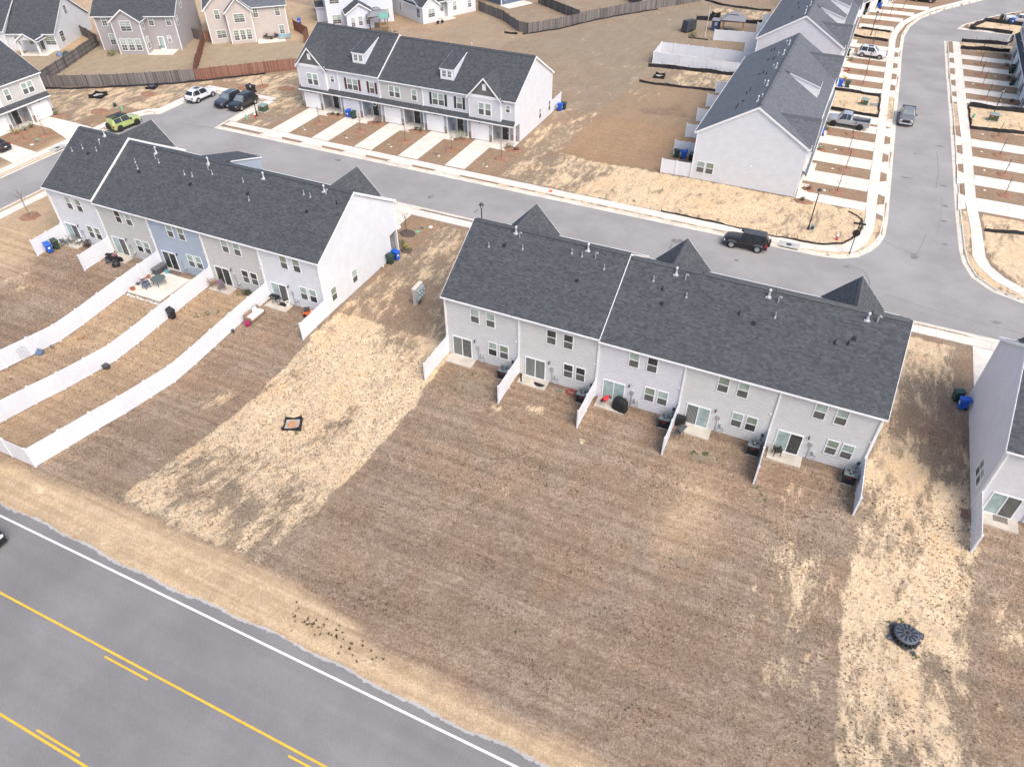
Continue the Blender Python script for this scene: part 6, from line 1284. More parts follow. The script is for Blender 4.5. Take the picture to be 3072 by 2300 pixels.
chair('black folding chair on the end patio', 28.4, -.55, 200, BLKM, BLK, h=.46, wide=.24); chair('metal chair on the taupe house patio, left of the door', -88.3, 52.7, 60, DKG); chair('metal chair on the taupe house patio, right of the door', -86.4, 53.5, -20, DKG)
t = thing('patio_table', 'glass-topped hexagonal patio table on the paved yard', 'table', (-31.1, -2.6, .07)); MB().lathe([(.72, .68), (.75, .70), (.72, .72)], 8).obj('table_top', M('table_glass', (.10, .13, .13), .1, .1, 5), t)
for a in range(4): MB().tube([(math.cos(a * 1.571 + .6) * .6, math.sin(a * 1.571 + .6) * .6, 0), (math.cos(a * 1.571 + .6) * .5, math.sin(a * 1.571 + .6) * .5, .69)], .025, 6).obj('leg', BLKM, t)
t = thing('storage_box', 'dark grey storage bench against the white fence on the paved yard', 'storage box', (-32.75, -.85, .06), R(90)); MB().box(-.7, .7, -.3, .3, 0, .58).obj('body', DKG, t); MB().box(-.74, .74, -.34, .34, .58, .66).obj('lid', M('box_lid', (.12, .12, .125), .6, .1, 5), t)
def pot(label, x, y, r_=.2, mat=TERRA, plant=False, z=None):
    t = thing('plant_pot', label, 'plant pot', (x, y, (zt(y) + .06) if z is None else z)); MB().lathe([(r_ * .68, 0), (r_ * .95, r_ * 1.5), (r_ * 1.08, r_ * 1.5), (r_ * 1.08, r_ * 1.8), (r_ * .92, r_ * 1.8), (r_ * .9, r_ * 1.6)], 14).obj('pot', mat, t); MB().lathe([(r_ * .9, r_ * 1.55), (r_ * .5, r_ * 1.62)], 14).obj('soil', SOIL, t)
pot('large terracotta pot at the patio corner by the stones', -32.75, -4.45, .24); pot('small dark pot between the terracotta pots', -33.0, -3.55, .17, DKG); pot('terracotta pot with soil beside the sling chair', -33.0, -2.95, .19); pot('terracotta pot closest to the storage bench', -32.95, -2.2, .19); pot('turquoise bucket by the sliding door of the blue unit', -31.9, -.75, .2, M('bucket_turquoise', (.10, .42, .52), .5, .1, 4)); pot('magenta pot on the grass by the white sofa', -18.75, -4.25, .24, PINK); pot('cream bowl planter beside the patio door of the end unit', -17.25, -.2, .22, CUSH); pot('small dark pot at the foot of the long fence behind the sofa', -19.4, -5.5, .14, DKG); pot('small grey bucket by the trellis fence', -32.9, -13.9, .15, GA)
t = thing('doormat', 'patterned rug outside the blue unit door', 'rug', (-31.3, -.4, .07)); MB().box(-.75, .75, -.32, .3, 0, .012).obj('mat', M('rug_brown', (.16, .12, .10), .95, .6, 9), t)
tag(MB().prism([(.5 * math.cos(a), -.45 * math.sin(a) * -1) for a in np.arange(0, math.pi + .01, .2)][::1], 0, .015).obj('doormat', M('mat_black', (.02, .02, .022), .95, .1, 9), None, (9.05, -.55, .065), math.pi), 'black half-round doormat in front of the second patio door', 'doormat')
tag(MB().box(-.45, .45, -.28, .28, 0, .012).obj('doormat', M('mat_pattern', (.20, .17, .15), .95, .5, 14), None, (43.5, -.35, .065)), 'grey patterned doormat beside the lavender gable', 'doormat')
tag(MB().box(-.4, .4, -.25, .25, 0, .012).obj('doormat', M('mat_black', (.02, .02, .022)), None, (-17.75, -.3, .065)), 'black doormat under the open grill', 'doormat')
def grill(label, x, y, ang, col, cover=False):
    r = thing('barbecue_grill', label, 'grill', (x, y, zt(y) + .06), R(ang))
    if cover:
        b = MB(); n = 22; prof = [(0, 1.0), (.12, 1.03), (.45, 1.0), (.85, .98), (1.0, 1.0)]
        rings = [(0.0, .64, .40), (.35, .62, .37), (.75, .60, .36), (.98, .50, .32), (1.12, .40, .22), (1.16, .2, .1)]; pts = []
        for z_, a, c in rings: pts.append([(a * math.copysign(abs(math.cos(th)) ** .5, math.cos(th)) * (1 + .03 * math.sin(th * 9 + z_ * 4)), c * math.copysign(abs(math.sin(th)) ** .5, math.sin(th)) * (1 + .05 * math.sin(th * 7 + z_ * 6)), z_) for th in np.linspace(0, 2 * math.pi, n, False)])
        for p, q in zip(pts, pts[1:]):
            for i in range(n): b.poly([p[i], p[(i + 1) % n], q[(i + 1) % n], q[i]])
        b.poly(pts[-1]); b.obj('cover', M('grill_cover', (.012, .012, .013), .75, .3, 5), r); return r
    for sx in (-1, 1):
        for sy in (-1, 1): MB().tube([(sx * .3, sy * .2, 0), (sx * .25, sy * .16, .7)], .018, 6).obj('leg', BLKM, r)
    MB().frus(0, 0, .62, .80, .28, .2, .36, .26).obj('firebox', col, r); X = Matrix.Translation((0, 0, .8)) @ Matrix.Rotation(math.pi / 2, 4, 'Y')
    b = MB(); n = 10
    for i in range(n):
        a0, a1 = math.pi * i / n, math.pi * (i + 1) / n; b.poly([(-.36, math.cos(a0) * .26, .8 + math.sin(a0) * .26), (.36, math.cos(a0) * .26, .8 + math.sin(a0) * .26), (.36, math.cos(a1) * .26, .8 + math.sin(a1) * .26), (-.36, math.cos(a1) * .26, .8 + math.sin(a1) * .26)])
    for s in (-1, 1): b.poly([(s * .36, math.cos(math.pi * i / n) * .26, .8 + math.sin(math.pi * i / n) * .26) for i in range(n + 1)][::s])
    b.obj('lid', col, r); MB().tube([(-.2, -.27, .92), (-.2, -.32, .93), (.2, -.32, .93), (.2, -.27, .92)], .014, 6).obj('handle', ALU, r)
    for s in (-1, 1): MB().box(*sorted((s * .38, s * .68)), -.2, .2, .76, .79).obj('side_shelf', DKG if col is not RED else BLKM, r)
    return r
grill('small red portable grill on thin black legs', 14.85, -.75, 60, RED).scale = (.72, .72, .85); grill('black covered grill on the third patio', 16.1, -.7, -12, BLK, True); grill('dark grey barrel grill beside the short fence', 21.25, -1.75, 70, DKG); grill('black gas grill open on the end unit patio', -18.4, -.45, 0, BLK)
tag(MB().frus(0, 0, 0, .75, .42, .3, .36, .22).obj('pet_crate', BLK, None, (20.95, -.35, .05)), 'dark wire crate in the corner behind the barrel grill', 'crate')
r = thing('outdoor_sofa', 'wicker outdoor sofa with white cushions against the long white fence', 'sofa', (-18.95, -2.95, zt(-2.9)), R(90)); MB().box(-.95, .95, -.4, .42, .12, .34).obj('base', WICK, r); MB().box(-.95, .95, .28, .42, .34, .8).obj('backrest', WICK, r)
for s in (-1, 1): MB().box(*sorted((s * .87, s * 1.0)), -.4, .42, .1, .62).obj('armrest', WICK, r)
for s in (-1, 1): MB().box(*sorted((s * .02, s * .86)), -.42, .28, .345, .49).obj('seat_cushion', CUSH, r)
for s in (-1, 1): MB().hexa([(min(s * .1, s * .6), .14, .49), (max(s * .1, s * .6), .14, .49), (max(s * .1, s * .6), .27, .49), (min(s * .1, s * .6), .27, .49), (min(s * .1, s * .6), .22, .85), (max(s * .1, s * .6), .22, .85), (max(s * .1, s * .6), .3, .85), (min(s * .1, s * .6), .3, .85)]).obj('back_cushion', CUSH, r) if s > 0 else None
r = thing('motorbike', 'motorbike under loose black covers beside the short white fence', 'motorbike', (-38.6, -1.3, .0), R(20))
for x in (-.65, .65): MB().lathe([(.2, -.06), (.3, -.06), (.3, .06), (.2, .06)], 16, X=Matrix.Translation((x, 0, .3)) @ Matrix.Rotation(math.pi / 2, 4, 'X')).obj('wheel', TYRE, r)
b = MB(); b.frus(0, 0, .3, .85, .6, .16, .35, .12); b.frus(-.35, 0, .75, .95, .4, .15, .3, .1); b.obj('body', BLK, r); MB().box(.0, .4, -.17, .17, .72, .9).obj('tank', M('bike_pink', (.30, .12, .17), .4, .1, 5), r); MB().tube([(.5, -.35, 1.05), (.55, 0, .98), (.5, .35, 1.05)], .02, 6).obj('handlebar', BLKM, r); MB().tube([(.65, 0, .3), (.5, 0, 1.0)], .03, 6).obj('fork', ALU, r)
def heap(name, label, cat, x, y, rr, hh, mat, z=None, seed=0, flat=1.):
    rg = random.Random(seed + int(x * 10)); b = MB(); n = 14; rings = []
    for k in range(6):
        f = k / 5; rad = math.cos(f * math.pi / 2 * .97); rings.append([(rr * rad * math.cos(2 * math.pi * i / n) * rg.uniform(.82, 1.15), rr * flat * rad * math.sin(2 * math.pi * i / n) * rg.uniform(.82, 1.15), hh * math.sin(f * math.pi / 2) * rg.uniform(.9, 1.08)) for i in range(n)])
    for p, q in zip(rings, rings[1:]):
        for i in range(n): b.poly([p[i], p[(i + 1) % n], q[(i + 1) % n], q[i]])
    b.poly(rings[-1]); o = b.obj(name, mat, None, (x, y, zt(y) - .02 if z is None else z), 0, smooth=True); return tag(o, label, cat) if label else o
heap('rubbish_bag', 'black rubbish bag against the covered motorbike', 'bag', -37.95, -1.75, .42, .6, BLK, seed=3); heap('rubbish_bag', 'dark bag lying behind the covered motorbike', 'bag', -39.2, -1.6, .35, .45, DKG, seed=5)
cart('k', 'black bin leaning at the foot of the long white fence', -26.15, -6.1, 80, zt(-6)); tag(MB().frus(0, 0, 0, .42, .24, .2, .28, .24).obj('plastic_crate', DKG, None, (-26.25, -13.9, zt(-13.9))), 'black crate at the foot of the middle long fence', 'crate')
tag(MB().box(-.28, .28, -.2, .2, 0, .22).box(-.3, .3, -.22, -.2, .22, .26).obj('cardboard_box', WOODT, None, (-31.9, -11.7, zt(-11.7)), .6), 'small tan box on the fenced lawn', 'box')
tag(MB().hexa([(-.35, -.25, 0), (.35, -.25, 0), (.35, .25, 0), (-.35, .25, 0), (-.35, -.25, .12), (.35, -.25, .12), (.35, .25, .4), (-.35, .25, .4)]).obj('solar_panel', M('solar_blue', (.10, .14, .22), .3, .2, 7), None, (-33.05, -15.05, zt(-15)), .2), 'small blue solar panel by the trellis', 'panel')
r = thing('garden_trellis', 'arched wire trellis leaning on the long white fence', 'trellis', (-33.1, -16.2, zt(-16.2)), R(90))
b = MB(); [b.tube([(x, -.1, 0), (x, .12, 1.35 + .25 * (1 - abs(x) / .35))], .013, 5) for x in (-.35, -.12, .12, .35)]; [b.tube([(-.35, -.1 + .16 * z_, z_), (.35, -.1 + .16 * z_, z_)], .012, 5) for z_ in (.3, .6, .9, 1.2)]; b.obj('wires', GALV, r)
# gravel border and stones of the paved yard
b = MB(); rg = random.Random(4)
for k in range(150):
    f = rg.random(); x, y = (-33.1 + 4.2 * f, -5.05 + rg.uniform(-.16, .14)) if k < 95 else (-28.8 + rg.uniform(-.12, .12), -5 + 4.2 * rg.random()); q = rg.uniform(.05, .11)
    b.lathe([(q * .4, 0), (q, q * .4), (q * .7, q * .9), (q * .2, q * 1.1)], 6, cx=x, cy=y)
b.obj('stone_border', M('stone_white', (.55, .54, .51), .9, .25, 9), None, (0, 0, zt(-5) - .01), kind='stuff')
r = thing('garden_hose', 'coil of red hose on the mulch beside the air conditioner', 'hose', (11.9, -.5, .02)); b = MB(); b.tube([((.42 + .03 * math.sin(a * 3.3)) * math.cos(a) * (1 + .25 * math.sin(a * .37)), .28 * math.sin(a) * (1 + .25 * math.sin(a * .29)), .03 + .004 * a) for a in np.arange(0, 31, .35)], .02, 5); b.obj('coil', M('hose_red', (.35, .07, .07), .6, .1, 5), r)
r = thing('garden_hose', 'short green hose on the mulch near the red coil', 'hose', (10.9, -.75, .02)); b = MB(); b.tube([((.2) * math.cos(a), .13 * math.sin(a), .03 + .004 * a) for a in np.arange(0, 13, .4)], .02, 5); b.obj('coil', M('hose_green', (.09, .28, .17), .6, .1, 5), r)
tag(MB().tube([(0, 0, .05), (.15, -.45, .06), (.4, -.95, .04)], [.07, .075, .06], 8).box(.2, .42, -1.1, -.9, -.02, .04).obj('drain_pipe', BLK, None, (7.15, -.1, 0)), 'black flexible drain pipe at the foot of a downspout', 'drain pipe'); tag(MB().box(-.2, .2, -.4, .4, 0, .06).box(-.2, -.17, -.4, .4, .06, .1).box(.17, .2, -.4, .4, .06, .1).obj('splash_block', M('brickish', (.22, .12, .09), .9, .2, 5), None, (41.3, -.75, 0)), 'reddish splash block at the lavender gable corner', 'splash block')
r = thing('firewood_stack', 'small stack of firewood against the end fence', 'firewood', (-13.15, -2.9, zt(-2.9)), R(90)); rg = random.Random(2)
for j in range(6):
    for i in range(7 - j // 2): MB().tube([(-.5 + .15 * i + .02 * j, -.15, .07 + .13 * j), (-.5 + .15 * i + .02 * j + rg.uniform(-.02, .02), .15, .07 + .13 * j)], .065, 7).obj('log', WOODT if (i + j) % 3 else M('log_pale', (.50, .42, .34), .9, .2, 6), r)
r = thing('toy_car', 'child ride-on toy in orange and grey beside the end fence', 'toy', (-14.6, -.6, 0), R(30)); MB().frus(0, 0, .15, .5, .5, .25, .35, .2).obj('body', ORANGE, r); MB().box(-.3, .2, -.22, .22, .5, .75).obj('seat', DKG, r)
for x in (-.32, .32):
    for s in (-1, 1): MB().lathe([(.08, -.05), (.15, -.05), (.15, .05), (.08, .05)], 12, X=Matrix.Translation((x, s * .3, .15)) @ Matrix.Rotation(math.pi / 2, 4, 'X')).obj('wheel', TYRE, r)
r = thing('garden_figure', 'small tan garden ornament beside the bins at the long white gable', 'ornament', (-12.4, 9.0, 0)); MB().lathe([(.14, 0), (.16, .1), (.1, .3), (.06, .34)], 10).obj('body', WOODT, r); MB().lathe([(.05, .33), (.1, .4), (.08, .5), (.02, .55)], 10).obj('head', CUSH, r)
r = thing('traffic_cone', 'orange traffic cone on the pavement edge', 'cone', (-3.4, 32.0, .03)); MB().box(-.19, .19, -.19, .19, 0, .04).obj('base', ORANGE, r); MB().lathe([(.14, .04), (.04, .68), (.02, .7)], 12).obj('body', ORANGE, r); MB().lathe([(.106, .28), (.082, .43)], 12).obj('band', TRIM, r)
# behind the R rows: gazebo, trailer, pole
def gazebo(label, x, y, ang, roof, post, w_=3.6, d_=3.0, h_=2.3):
    r = thing('gazebo', label, 'gazebo', (x, y, 0), R(ang))
    for sx in (-1, 1):
        for sy in (-1, 1): MB().box(sx * w_ / 2 - .08, sx * w_ / 2 + .08, sy * d_ / 2 - .08, sy * d_ / 2 + .08, 0, h_).obj('post', post, r)
    MB().frus(0, 0, h_, h_ + .75, w_ / 2 + .35, d_ / 2 + .35, w_ * .2, d_ * .16).obj('roof', roof, r); MB().frus(0, 0, h_ + .82, h_ + 1.1, w_ * .25, d_ * .22, w_ * .12, d_ * .08).obj('roof_cap', roof, r); MB().box(-w_ * .2, w_ * .2, -d_ * .16, d_ * .16, h_ + .7, h_ + .83).obj('vent', BLKM, r)
    MB().box(-w_ / 2, w_ / 2, -d_ / 2 - .06, -d_ / 2 + .06, h_ - .2, h_).box(-w_ / 2, w_ / 2, d_ / 2 - .06, d_ / 2 + .06, h_ - .2, h_).obj('beam', post, r)
GZR = M('gazebo_roof', (.22, .22, .235), .6, .1, 3)
gazebo('gazebo with brown posts and a tiered grey roof behind the white fence', 2.8, 105.6, 5, GZR, WOODT); gazebo('gazebo with tiered grey roof and dark curtains at the pale blue house', -58.9, 80.6, 43, GZR, BLKM, 3.4, 3.2, 2.4)
r = thing('covered_trailer', 'tall trailer wrapped in a dark cover at the field edge', 'trailer', (-4.7, 102.4, 0), R(62)); MB().hexa([(-1.3, -.7, .25), (1.3, -.7, .25), (1.3, .7, .25), (-1.3, .7, .25), (-1.0, -.65, 2.0), (1.3, -.65, 1.9), (1.3, .65, 1.9), (-1.0, .65, 2.0)]).obj('cover', M('cover_slate', (.045, .05, .062), .7, .2, 2), r)
for s in (-1, 1): MB().lathe([(.2, -.08), (.32, -.08), (.32, .08), (.2, .08)], 14, X=Matrix.Translation((0, s * .68, .32)) @ Matrix.Rotation(math.pi / 2, 4, 'X')).obj('wheel', TYRE, r)
r = thing('garden_shed', 'small dark blue shed beside the gazebo', 'shed', (-.3, 105.4, 0)); MB().box(-.7, .7, -.6, .6, 0, 1.7).obj('wall', M('shed_blue', (.05, .07, .11), .6, .15, 3), r); MB().hexa([(-.8, -.7, 1.7), (.8, -.7, 1.7), (.8, .7, 1.7), (-.8, .7, 1.7), (-.8, -.7, 1.76), (.8, -.7, 1.76), (.8, .7, 1.95), (-.8, .7, 1.95)]).obj('roof', GZR, r); MB().box(-.15, .35, -.63, -.6, .9, 1.5).obj('window', M('shed_pane', (.30, .42, .55), .3, .1, 4), r)
r = thing('flag_pole', 'bare white pole in the small fenced garden', 'pole', (-1.0, 100.3, 0)); MB().tube([(0, 0, 0), (.1, 0, 5.2)], .035, 7).obj('pole', TRIM, r)
b = MB(); [b.box(-4 + .9 * k, -3.97 + .9 * k, -.02, .02, 0, .75) for k in range(5)]; o = b.box(-4, -.4, -.015, .015, .02, .2).obj('garden_edging', BLKM, None, (.3, 98.6, 0)); tag(o, 'low dark edging with thin stakes around the small garden', 'edging')
r = thing('play_set', 'wooden play tower with green and yellow roof boards and a slide', 'play set', (-56.0, 78.4, 0), R(40))
for sx in (-.7, .7):
    for sy in (-.6, .6): MB().box(sx - .06, sx + .06, sy - .06, sy + .06, 0, 2.9).obj('post', WOODT, r)
MB().box(-.8, .8, -.7, .7, 1.2, 1.3).obj('deck', WOODT, r); MB().hexa([(-.9, 0, 3.3), (.9, 0, 3.3), (.9, -.9, 2.6), (-.9, -.9, 2.6), (-.9, 0, 3.36), (.9, 0, 3.36), (.9, -.9, 2.66), (-.9, -.9, 2.66)]).obj('roof_board', M('tarp_green', (.12, .30, .24), .6, .1, 4), r); MB().hexa([(-.9, 0, 3.3), (.9, 0, 3.3), (.9, .9, 2.6), (-.9, .9, 2.6), (-.9, 0, 3.36), (.9, 0, 3.36), (.9, .9, 2.66), (-.9, .9, 2.66)]).obj('roof_board', M('tarp_yellow', (.55, .52, .25), .6, .1, 4), r)
MB().hexa([(.8, -.25, 1.25), (2.4, -.25, .15), (2.4, .25, .15), (.8, .25, 1.25), (.8, -.25, 1.3), (2.4, -.25, .2), (2.4, .25, .2), (.8, .25, 1.3)]).obj('slide', WOODT, r)
t = thing('patio_table', 'round table with chairs on the beige house patio', 'table', (-72.6, 66.3, .07)); MB().lathe([(.7, .7), (.72, .74)], 14).obj('table_top', M('table_stone', (.36, .31, .27), .6, .1, 5), t); MB().lathe([(.3, 0), (.08, .1), (.08, .7)], 10).obj('leg', BLKM, t)
for k, (x, y, a) in enumerate(((-73.6, 66.0, -90), (-72.1, 67.3, 150))): chair(['dark chair at the round table, closer to the bay', 'dark chair at the round table, on its far side'][k], x, y, a, BLKM)
for k in range(3): chair(['light blue plastic chair closest to the round table', 'light blue plastic chair in the middle of the three', 'light blue plastic chair farthest from the round table'][k], -70.9 + .55 * k, 67.0 + .5 * k, 225, M('plastic_sky', (.25, .45, .58), .5, .1, 4))['group'] = 'light blue chairs at the beige house'
r = thing('bicycle', 'bicycle leaning by the white ranch house patio', 'bicycle', (-49.2, 87.4, .07), R(60))
for x in (-.5, .5): MB().lathe([(.28, -.02), (.32, -.02), (.32, .02), (.28, .02)], 18, X=Matrix.Translation((x, 0, .32)) @ Matrix.Rotation(math.pi / 2, 4, 'X')).obj('wheel', TYRE, r)
b = MB(); [b.tube(q, .022, 5) for q in ([(-.5, 0, .32), (-.1, 0, .35), (.35, 0, .8), (-.2, 0, .82), (-.1, 0, .35)], [(-.5, 0, .32), (-.2, 0, .82), (-.22, 0, .95)], [(.5, 0, .32), (.35, 0, .8), (.33, 0, 1.0)])]; b.obj('frame', BLKM, r); MB().box(-.34, -.1, -.06, .06, .95, 1.0).obj('saddle', BLK, r); MB().tube([(.3, -.28, 1.0), (.33, 0, 1.02), (.3, .28, 1.0)], .018, 5).obj('handlebar', BLKM, r)
for l, x, y in (('dark grill on the grass beside the white house porch', -99.2, 44.4), ('blue toy heap beside the white house porch', -99.9, 43.6)): heap('yard_clutter', l, 'clutter', x, y, .6, .7, DKG if 'dark' in l else SLNG, seed=9)

r = thing('door_wreath', 'white wreath hanging on the dark door of the second porch', 'wreath', (-35.3, 43.28, 1.75)); b = MB(); b.tube([(.26 * math.cos(a), 0, .26 * math.sin(a)) for a in np.linspace(0, 2 * math.pi, 21)], .075, 7); b.obj('ring', CUSH, r)
# ================================================================ PLANTING
BARK = M('bark', (.16, .125, .10), .9, .25, 14, bump=.4); BARKD = M('bark_dark', (.075, .05, .042), .9, .25, 14)
def young_tree(label, x, y, h=2.6, group=None, seed=0, bark=BARK, spread=.35, z=None):
    rg = random.Random(seed); r = thing('young_tree', label, 'tree', (x, y, zt(y) if z is None else z), rg.uniform(0, 6), group); lean = rg.uniform(-.08, .08)
    MB().tube([(0, 0, -.1), (lean * .3, .01, h * .4), (lean * .8, 0, h * .75), (lean, .02, h)], [.042, .034, .022, .008], 7).obj('trunk', bark, r); b = MB()
    for k in range(13):
        f = rg.uniform(.35, .95); a = rg.uniform(0, 6.28); l_ = spread * h * (1.15 - f) * rg.uniform(.7, 1.3); p = Vector((lean * f, 0, h * f)); d_ = Vector((math.cos(a), math.sin(a), rg.uniform(.8, 1.6))).normalized(); q = p + d_ * l_
        b.tube([p, p + d_ * l_ * .5 + Vector((0, 0, .02)), q], [.014, .009, .004], 4, cap=False)
        for j in range(3): s = p + d_ * l_ * rg.uniform(.35, .9); e = Vector((rg.uniform(-1, 1), rg.uniform(-1, 1), rg.uniform(.3, 1.2))).normalized(); b.tube([s, s + e * l_ * .4], [.007, .003], 3, cap=False)
    b.obj('crown', bark, r); return r
def mulch(x, y, rx, ry=None, h=.13, mat=None, n=22, seed=0):
    rg = random.Random(int(x * 13 + y * 7) + seed); b = MB(); ry = ry or rx; rings = []; ws = [rg.uniform(.88, 1.12) for _ in range(n)]
    for f, zz in ((1, 0), (.9, .6), (.62, 1.), (.3, .95)): rings.append([(rx * f * ws[i] * math.cos(2 * math.pi * i / n), ry * f * ws[i] * math.sin(2 * math.pi * i / n), h * zz * rg.uniform(.85, 1.1) if zz else -.02) for i in range(n)])
    for p, q in zip(rings, rings[1:]):
        for i in range(n): b.poly([p[i], p[(i + 1) % n], q[(i + 1) % n], q[i]])
    b.poly(rings[-1]); return b.obj('mulch_bed', mat or MULCH, None, (x, y, zt(y)), 0, smooth=True, kind='structure')
G1 = 'young bare trees on the lawns of the front-facing row'; G2 = 'young bare trees on the lawns of the curved side street'; G3 = 'young bare trees across the curved side street'
FT = ['young bare tree on the lawn left of the blue bin driveway', 'young bare tree on the lawn in front of the wreath door', 'young bare tree on the lawn in front of the two round bushes', 'young bare tree with bent twigs on the lawn by the big pale bush', 'young bare tree on the lawn at the white gable end']
for k, (x, y) in enumerate(((-41.2, 37.8), (-34.4, 37.9), (-26.9, 37.4), (-19.8, 37.5), (-12.7, 37.9))): mulch(x, y, .95); young_tree(FT[k], x, y, 2.5, G1, k, BARK)
ORD = ['first', 'second', 'third', 'fourth', 'fifth', 'sixth']
def avenue(pts, fmt, grp, seed, rx, ry, h_):
    for k, (x, y) in enumerate(pts): mulch(x, y, rx, ry); young_tree(fmt % ORD[k], x, y, h_, grp, seed + k, BARKD, .22)
avenue(((27.8, 46.2), (28.1, 53.0), (27.9, 59.0), (27.8, 64.9)), 'young bare staked tree on the %s lawn from the blank white gable', G2, 20, 1.0, .85, 2.7)
avenue(((27.4, 86.5), (27.4, 92.0), (27.4, 97.6), (27.3, 103.6), (27.2, 109.0)), 'young bare staked tree on the %s lawn past the sandy transformer lot', G2, 30, 1.0, .85, 2.7)
avenue(((27.3, 123.6), (28.9, 129.4), (31, 135.0)), 'young bare staked tree on the %s lawn past the narrow sandy lamp lot', G2, 36, 1.0, .85, 2.7)
avenue(((46.0, 53.6), (46.2, 59.7), (45.9, 65.8), (45.9, 72.2)), 'young bare staked tree across the side street, %s lawn from the corner sand lot', G3, 40, .85, .75, 2.4)
avenue(((44.9, 87.6), (44.5, 93.3), (44.4, 98.6), (44.4, 104.3), (44.7, 110.8)), 'young bare staked tree across the side street, %s lawn past the lamp lot', G3, 50, .85, .75, 2.4)
mulch(-55.0, 1.7, 1.15); young_tree('bare young tree in a round straw bed on the lawn beside the left row', -55.0, 1.7, 3.4, None, 61, BARK, .4)
for k, (x, y, rx, l) in enumerate(((-73.0, 18.6, 1.0, 'bare twiggy tree on the small lawn by the grey unit driveway'), (-74.4, 16.4, 1.1, 'spreading bare shrub tree on the small lawn by the grey unit'), (-58.2, 46.2, 1.0, 'slender bare tree behind the dark bins'))): mulch(x, y, rx); young_tree(l, x, y, 3.0, None, 70 + k, BARK, .38)
mulch(-73.2, 28.0, 1.4, 1.1); mulch(-72.0, 36.3, 1.4, 1.0); mulch(-54.1, 46.9, 1.5, 1.1); mulch(-60.5, 44.6, 1.2, .8); mulch(-13.9, 16.3, 1.0, .8, mat=SOIL); young_tree('dark many-branched young tree beside the long white gable', -14.1, 16.4, 2.3, None, 80, BARKD, .6); mulch(-12.2, 13.2, .7, .6, mat=SOIL); mulch(24.5, 42.0, 1.1, .7)
LEAFD = M('leaf_dark', (.045, .075, .03), .6, .4, 6); LEAFG = M('leaf_olive', (.12, .15, .06), .6, .4, 6); LEAFP = M('leaf_pale', (.26, .32, .20), .6, .35, 6); LEAFR = M('leaf_rust', (.14, .06, .05), .7, .4, 6); LEAFY = M('leaf_yellow', (.33, .30, .07), .6, .4, 6)
def bush(label, x, y, rx, h, mat, seed=0, group=None, n=None, name='shrub'):
    rg = random.Random(seed + int(abs(x * 31 + y * 17))); r = thing(name, label, 'shrub', (x, y, zt(y)), 0, group); b = MB(); n = n or int(260 * max(.5, rx))
    lobes = [(rg.uniform(-.55, .55) * rx, rg.uniform(-.55, .55) * rx, h * rg.uniform(.35, .75), rx * rg.uniform(.35, .6)) for _ in range(7)]
    for k in range(n):
        lx, ly, lz, lr = rg.choice(lobes); d_ = Vector((rg.gauss(0, 1), rg.gauss(0, 1), rg.gauss(.3, 1))).normalized() * lr * rg.uniform(.6, 1.05); p = Vector((lx, ly, lz)) + d_
        if p.z < .04: p.z = .04 + rg.random() * .1
        u = Vector((rg.uniform(-1, 1), rg.uniform(-1, 1), rg.uniform(-.6, .6))).normalized(); v = u.cross(d_).normalized(); s = rg.uniform(.05, .10)
        b.poly([p - u * s, p + v * s * .5, p + u * s, p - v * s * .5])
    b.obj('foliage', mat, r); st = MB(); [st.tube([(0, 0, -.05), (lx, ly, lz)], [.02, .008], 5) for lx, ly, lz, lr in lobes[:5]]; st.obj('stem', BARKD, r); return r
def bed(x, y, w_=1.5, d_=.75): mulch(x, y, w_, d_, .12)
for x, y in ((-40.9, 40.95), (-33.8, 40.85), (-27.1, 40.85), (-20.0, 40.85), (-12.6, 41.0)): bed(x, y)
bush('low green plant in the first straw bed of the front-facing row', -41.3, 41.0, .4, .4, LEAFG); bush('dark low plant in the first straw bed next to the blue sign', -40.4, 41.1, .35, .5, LEAFD); bush('reddish brown shrubs under the wreath door porch', -33.8, 41.0, .85, .7, LEAFR); bush('round green bush, closer to the garage, of the two by the third porch', -27.5, 41.1, .42, .65, LEAFD); bush('round green bush beside the other round one at the third porch', -26.7, 41.2, .45, .65, LEAFD); bush('large pale green bush in front of the fourth porch', -20.2, 41.1, 1.05, 1.15, LEAFP); bush('low green plant at the post of the end porch', -13.2, 41.2, .6, .5, LEAFG); bush('low rusty plant at the white gable end bed', -12.0, 40.9, .5, .35, LEAFR)
bush('bright green shrub by the porch post of the long white gable', -13.0, 13.6, .45, .9, LEAFG); bush('green palm-like shrub at the long white gable front', -12.2, 13.3, .35, .7, LEAFY)
bush('small evergreen shrub at the corner of the blank white gable', 24.3, 41.9, .4, .75, LEAFD)
for k, (y, m_, l) in enumerate(((48.4 - 3, LEAFR, 'rusty grassy plant near the blank gable porch'), (57.8, LEAFG, 'spiky green plant in a straw bed along the lighter-roofed row'), (63.9 + 1.2, LEAFY, 'yellow-orange shrub by the silver pickup'), (86.9, LEAFY, 'spiky pale plant at the transformer lot walk'), (91.4, M('leaf_red', (.40, .03, .04), .6, .3, 6), 'red flowering plant at a doorway of the side street'), (97.2, LEAFG, 'green plant at a doorway behind the white driveway SUV'))): mulch(24.6, y, .8, .6); bush(l, 24.5, y, .55, .65, m_)
for k, (y, l) in enumerate(((87.0, 'dark plant in the bed closest to the lamp across the side street'), (98.2, 'dark plant in the bed between the green bins'), (104.8, 'rusty plant in a bed past the green bins'), (110.2, 'leafy plant in the grey bed by the silt fence across the side street'))): mulch(48.4, y, .9, .6); bush(l, 48.3, y, .5, .6, [LEAFD, LEAFD, LEAFR, LEAFG][k])
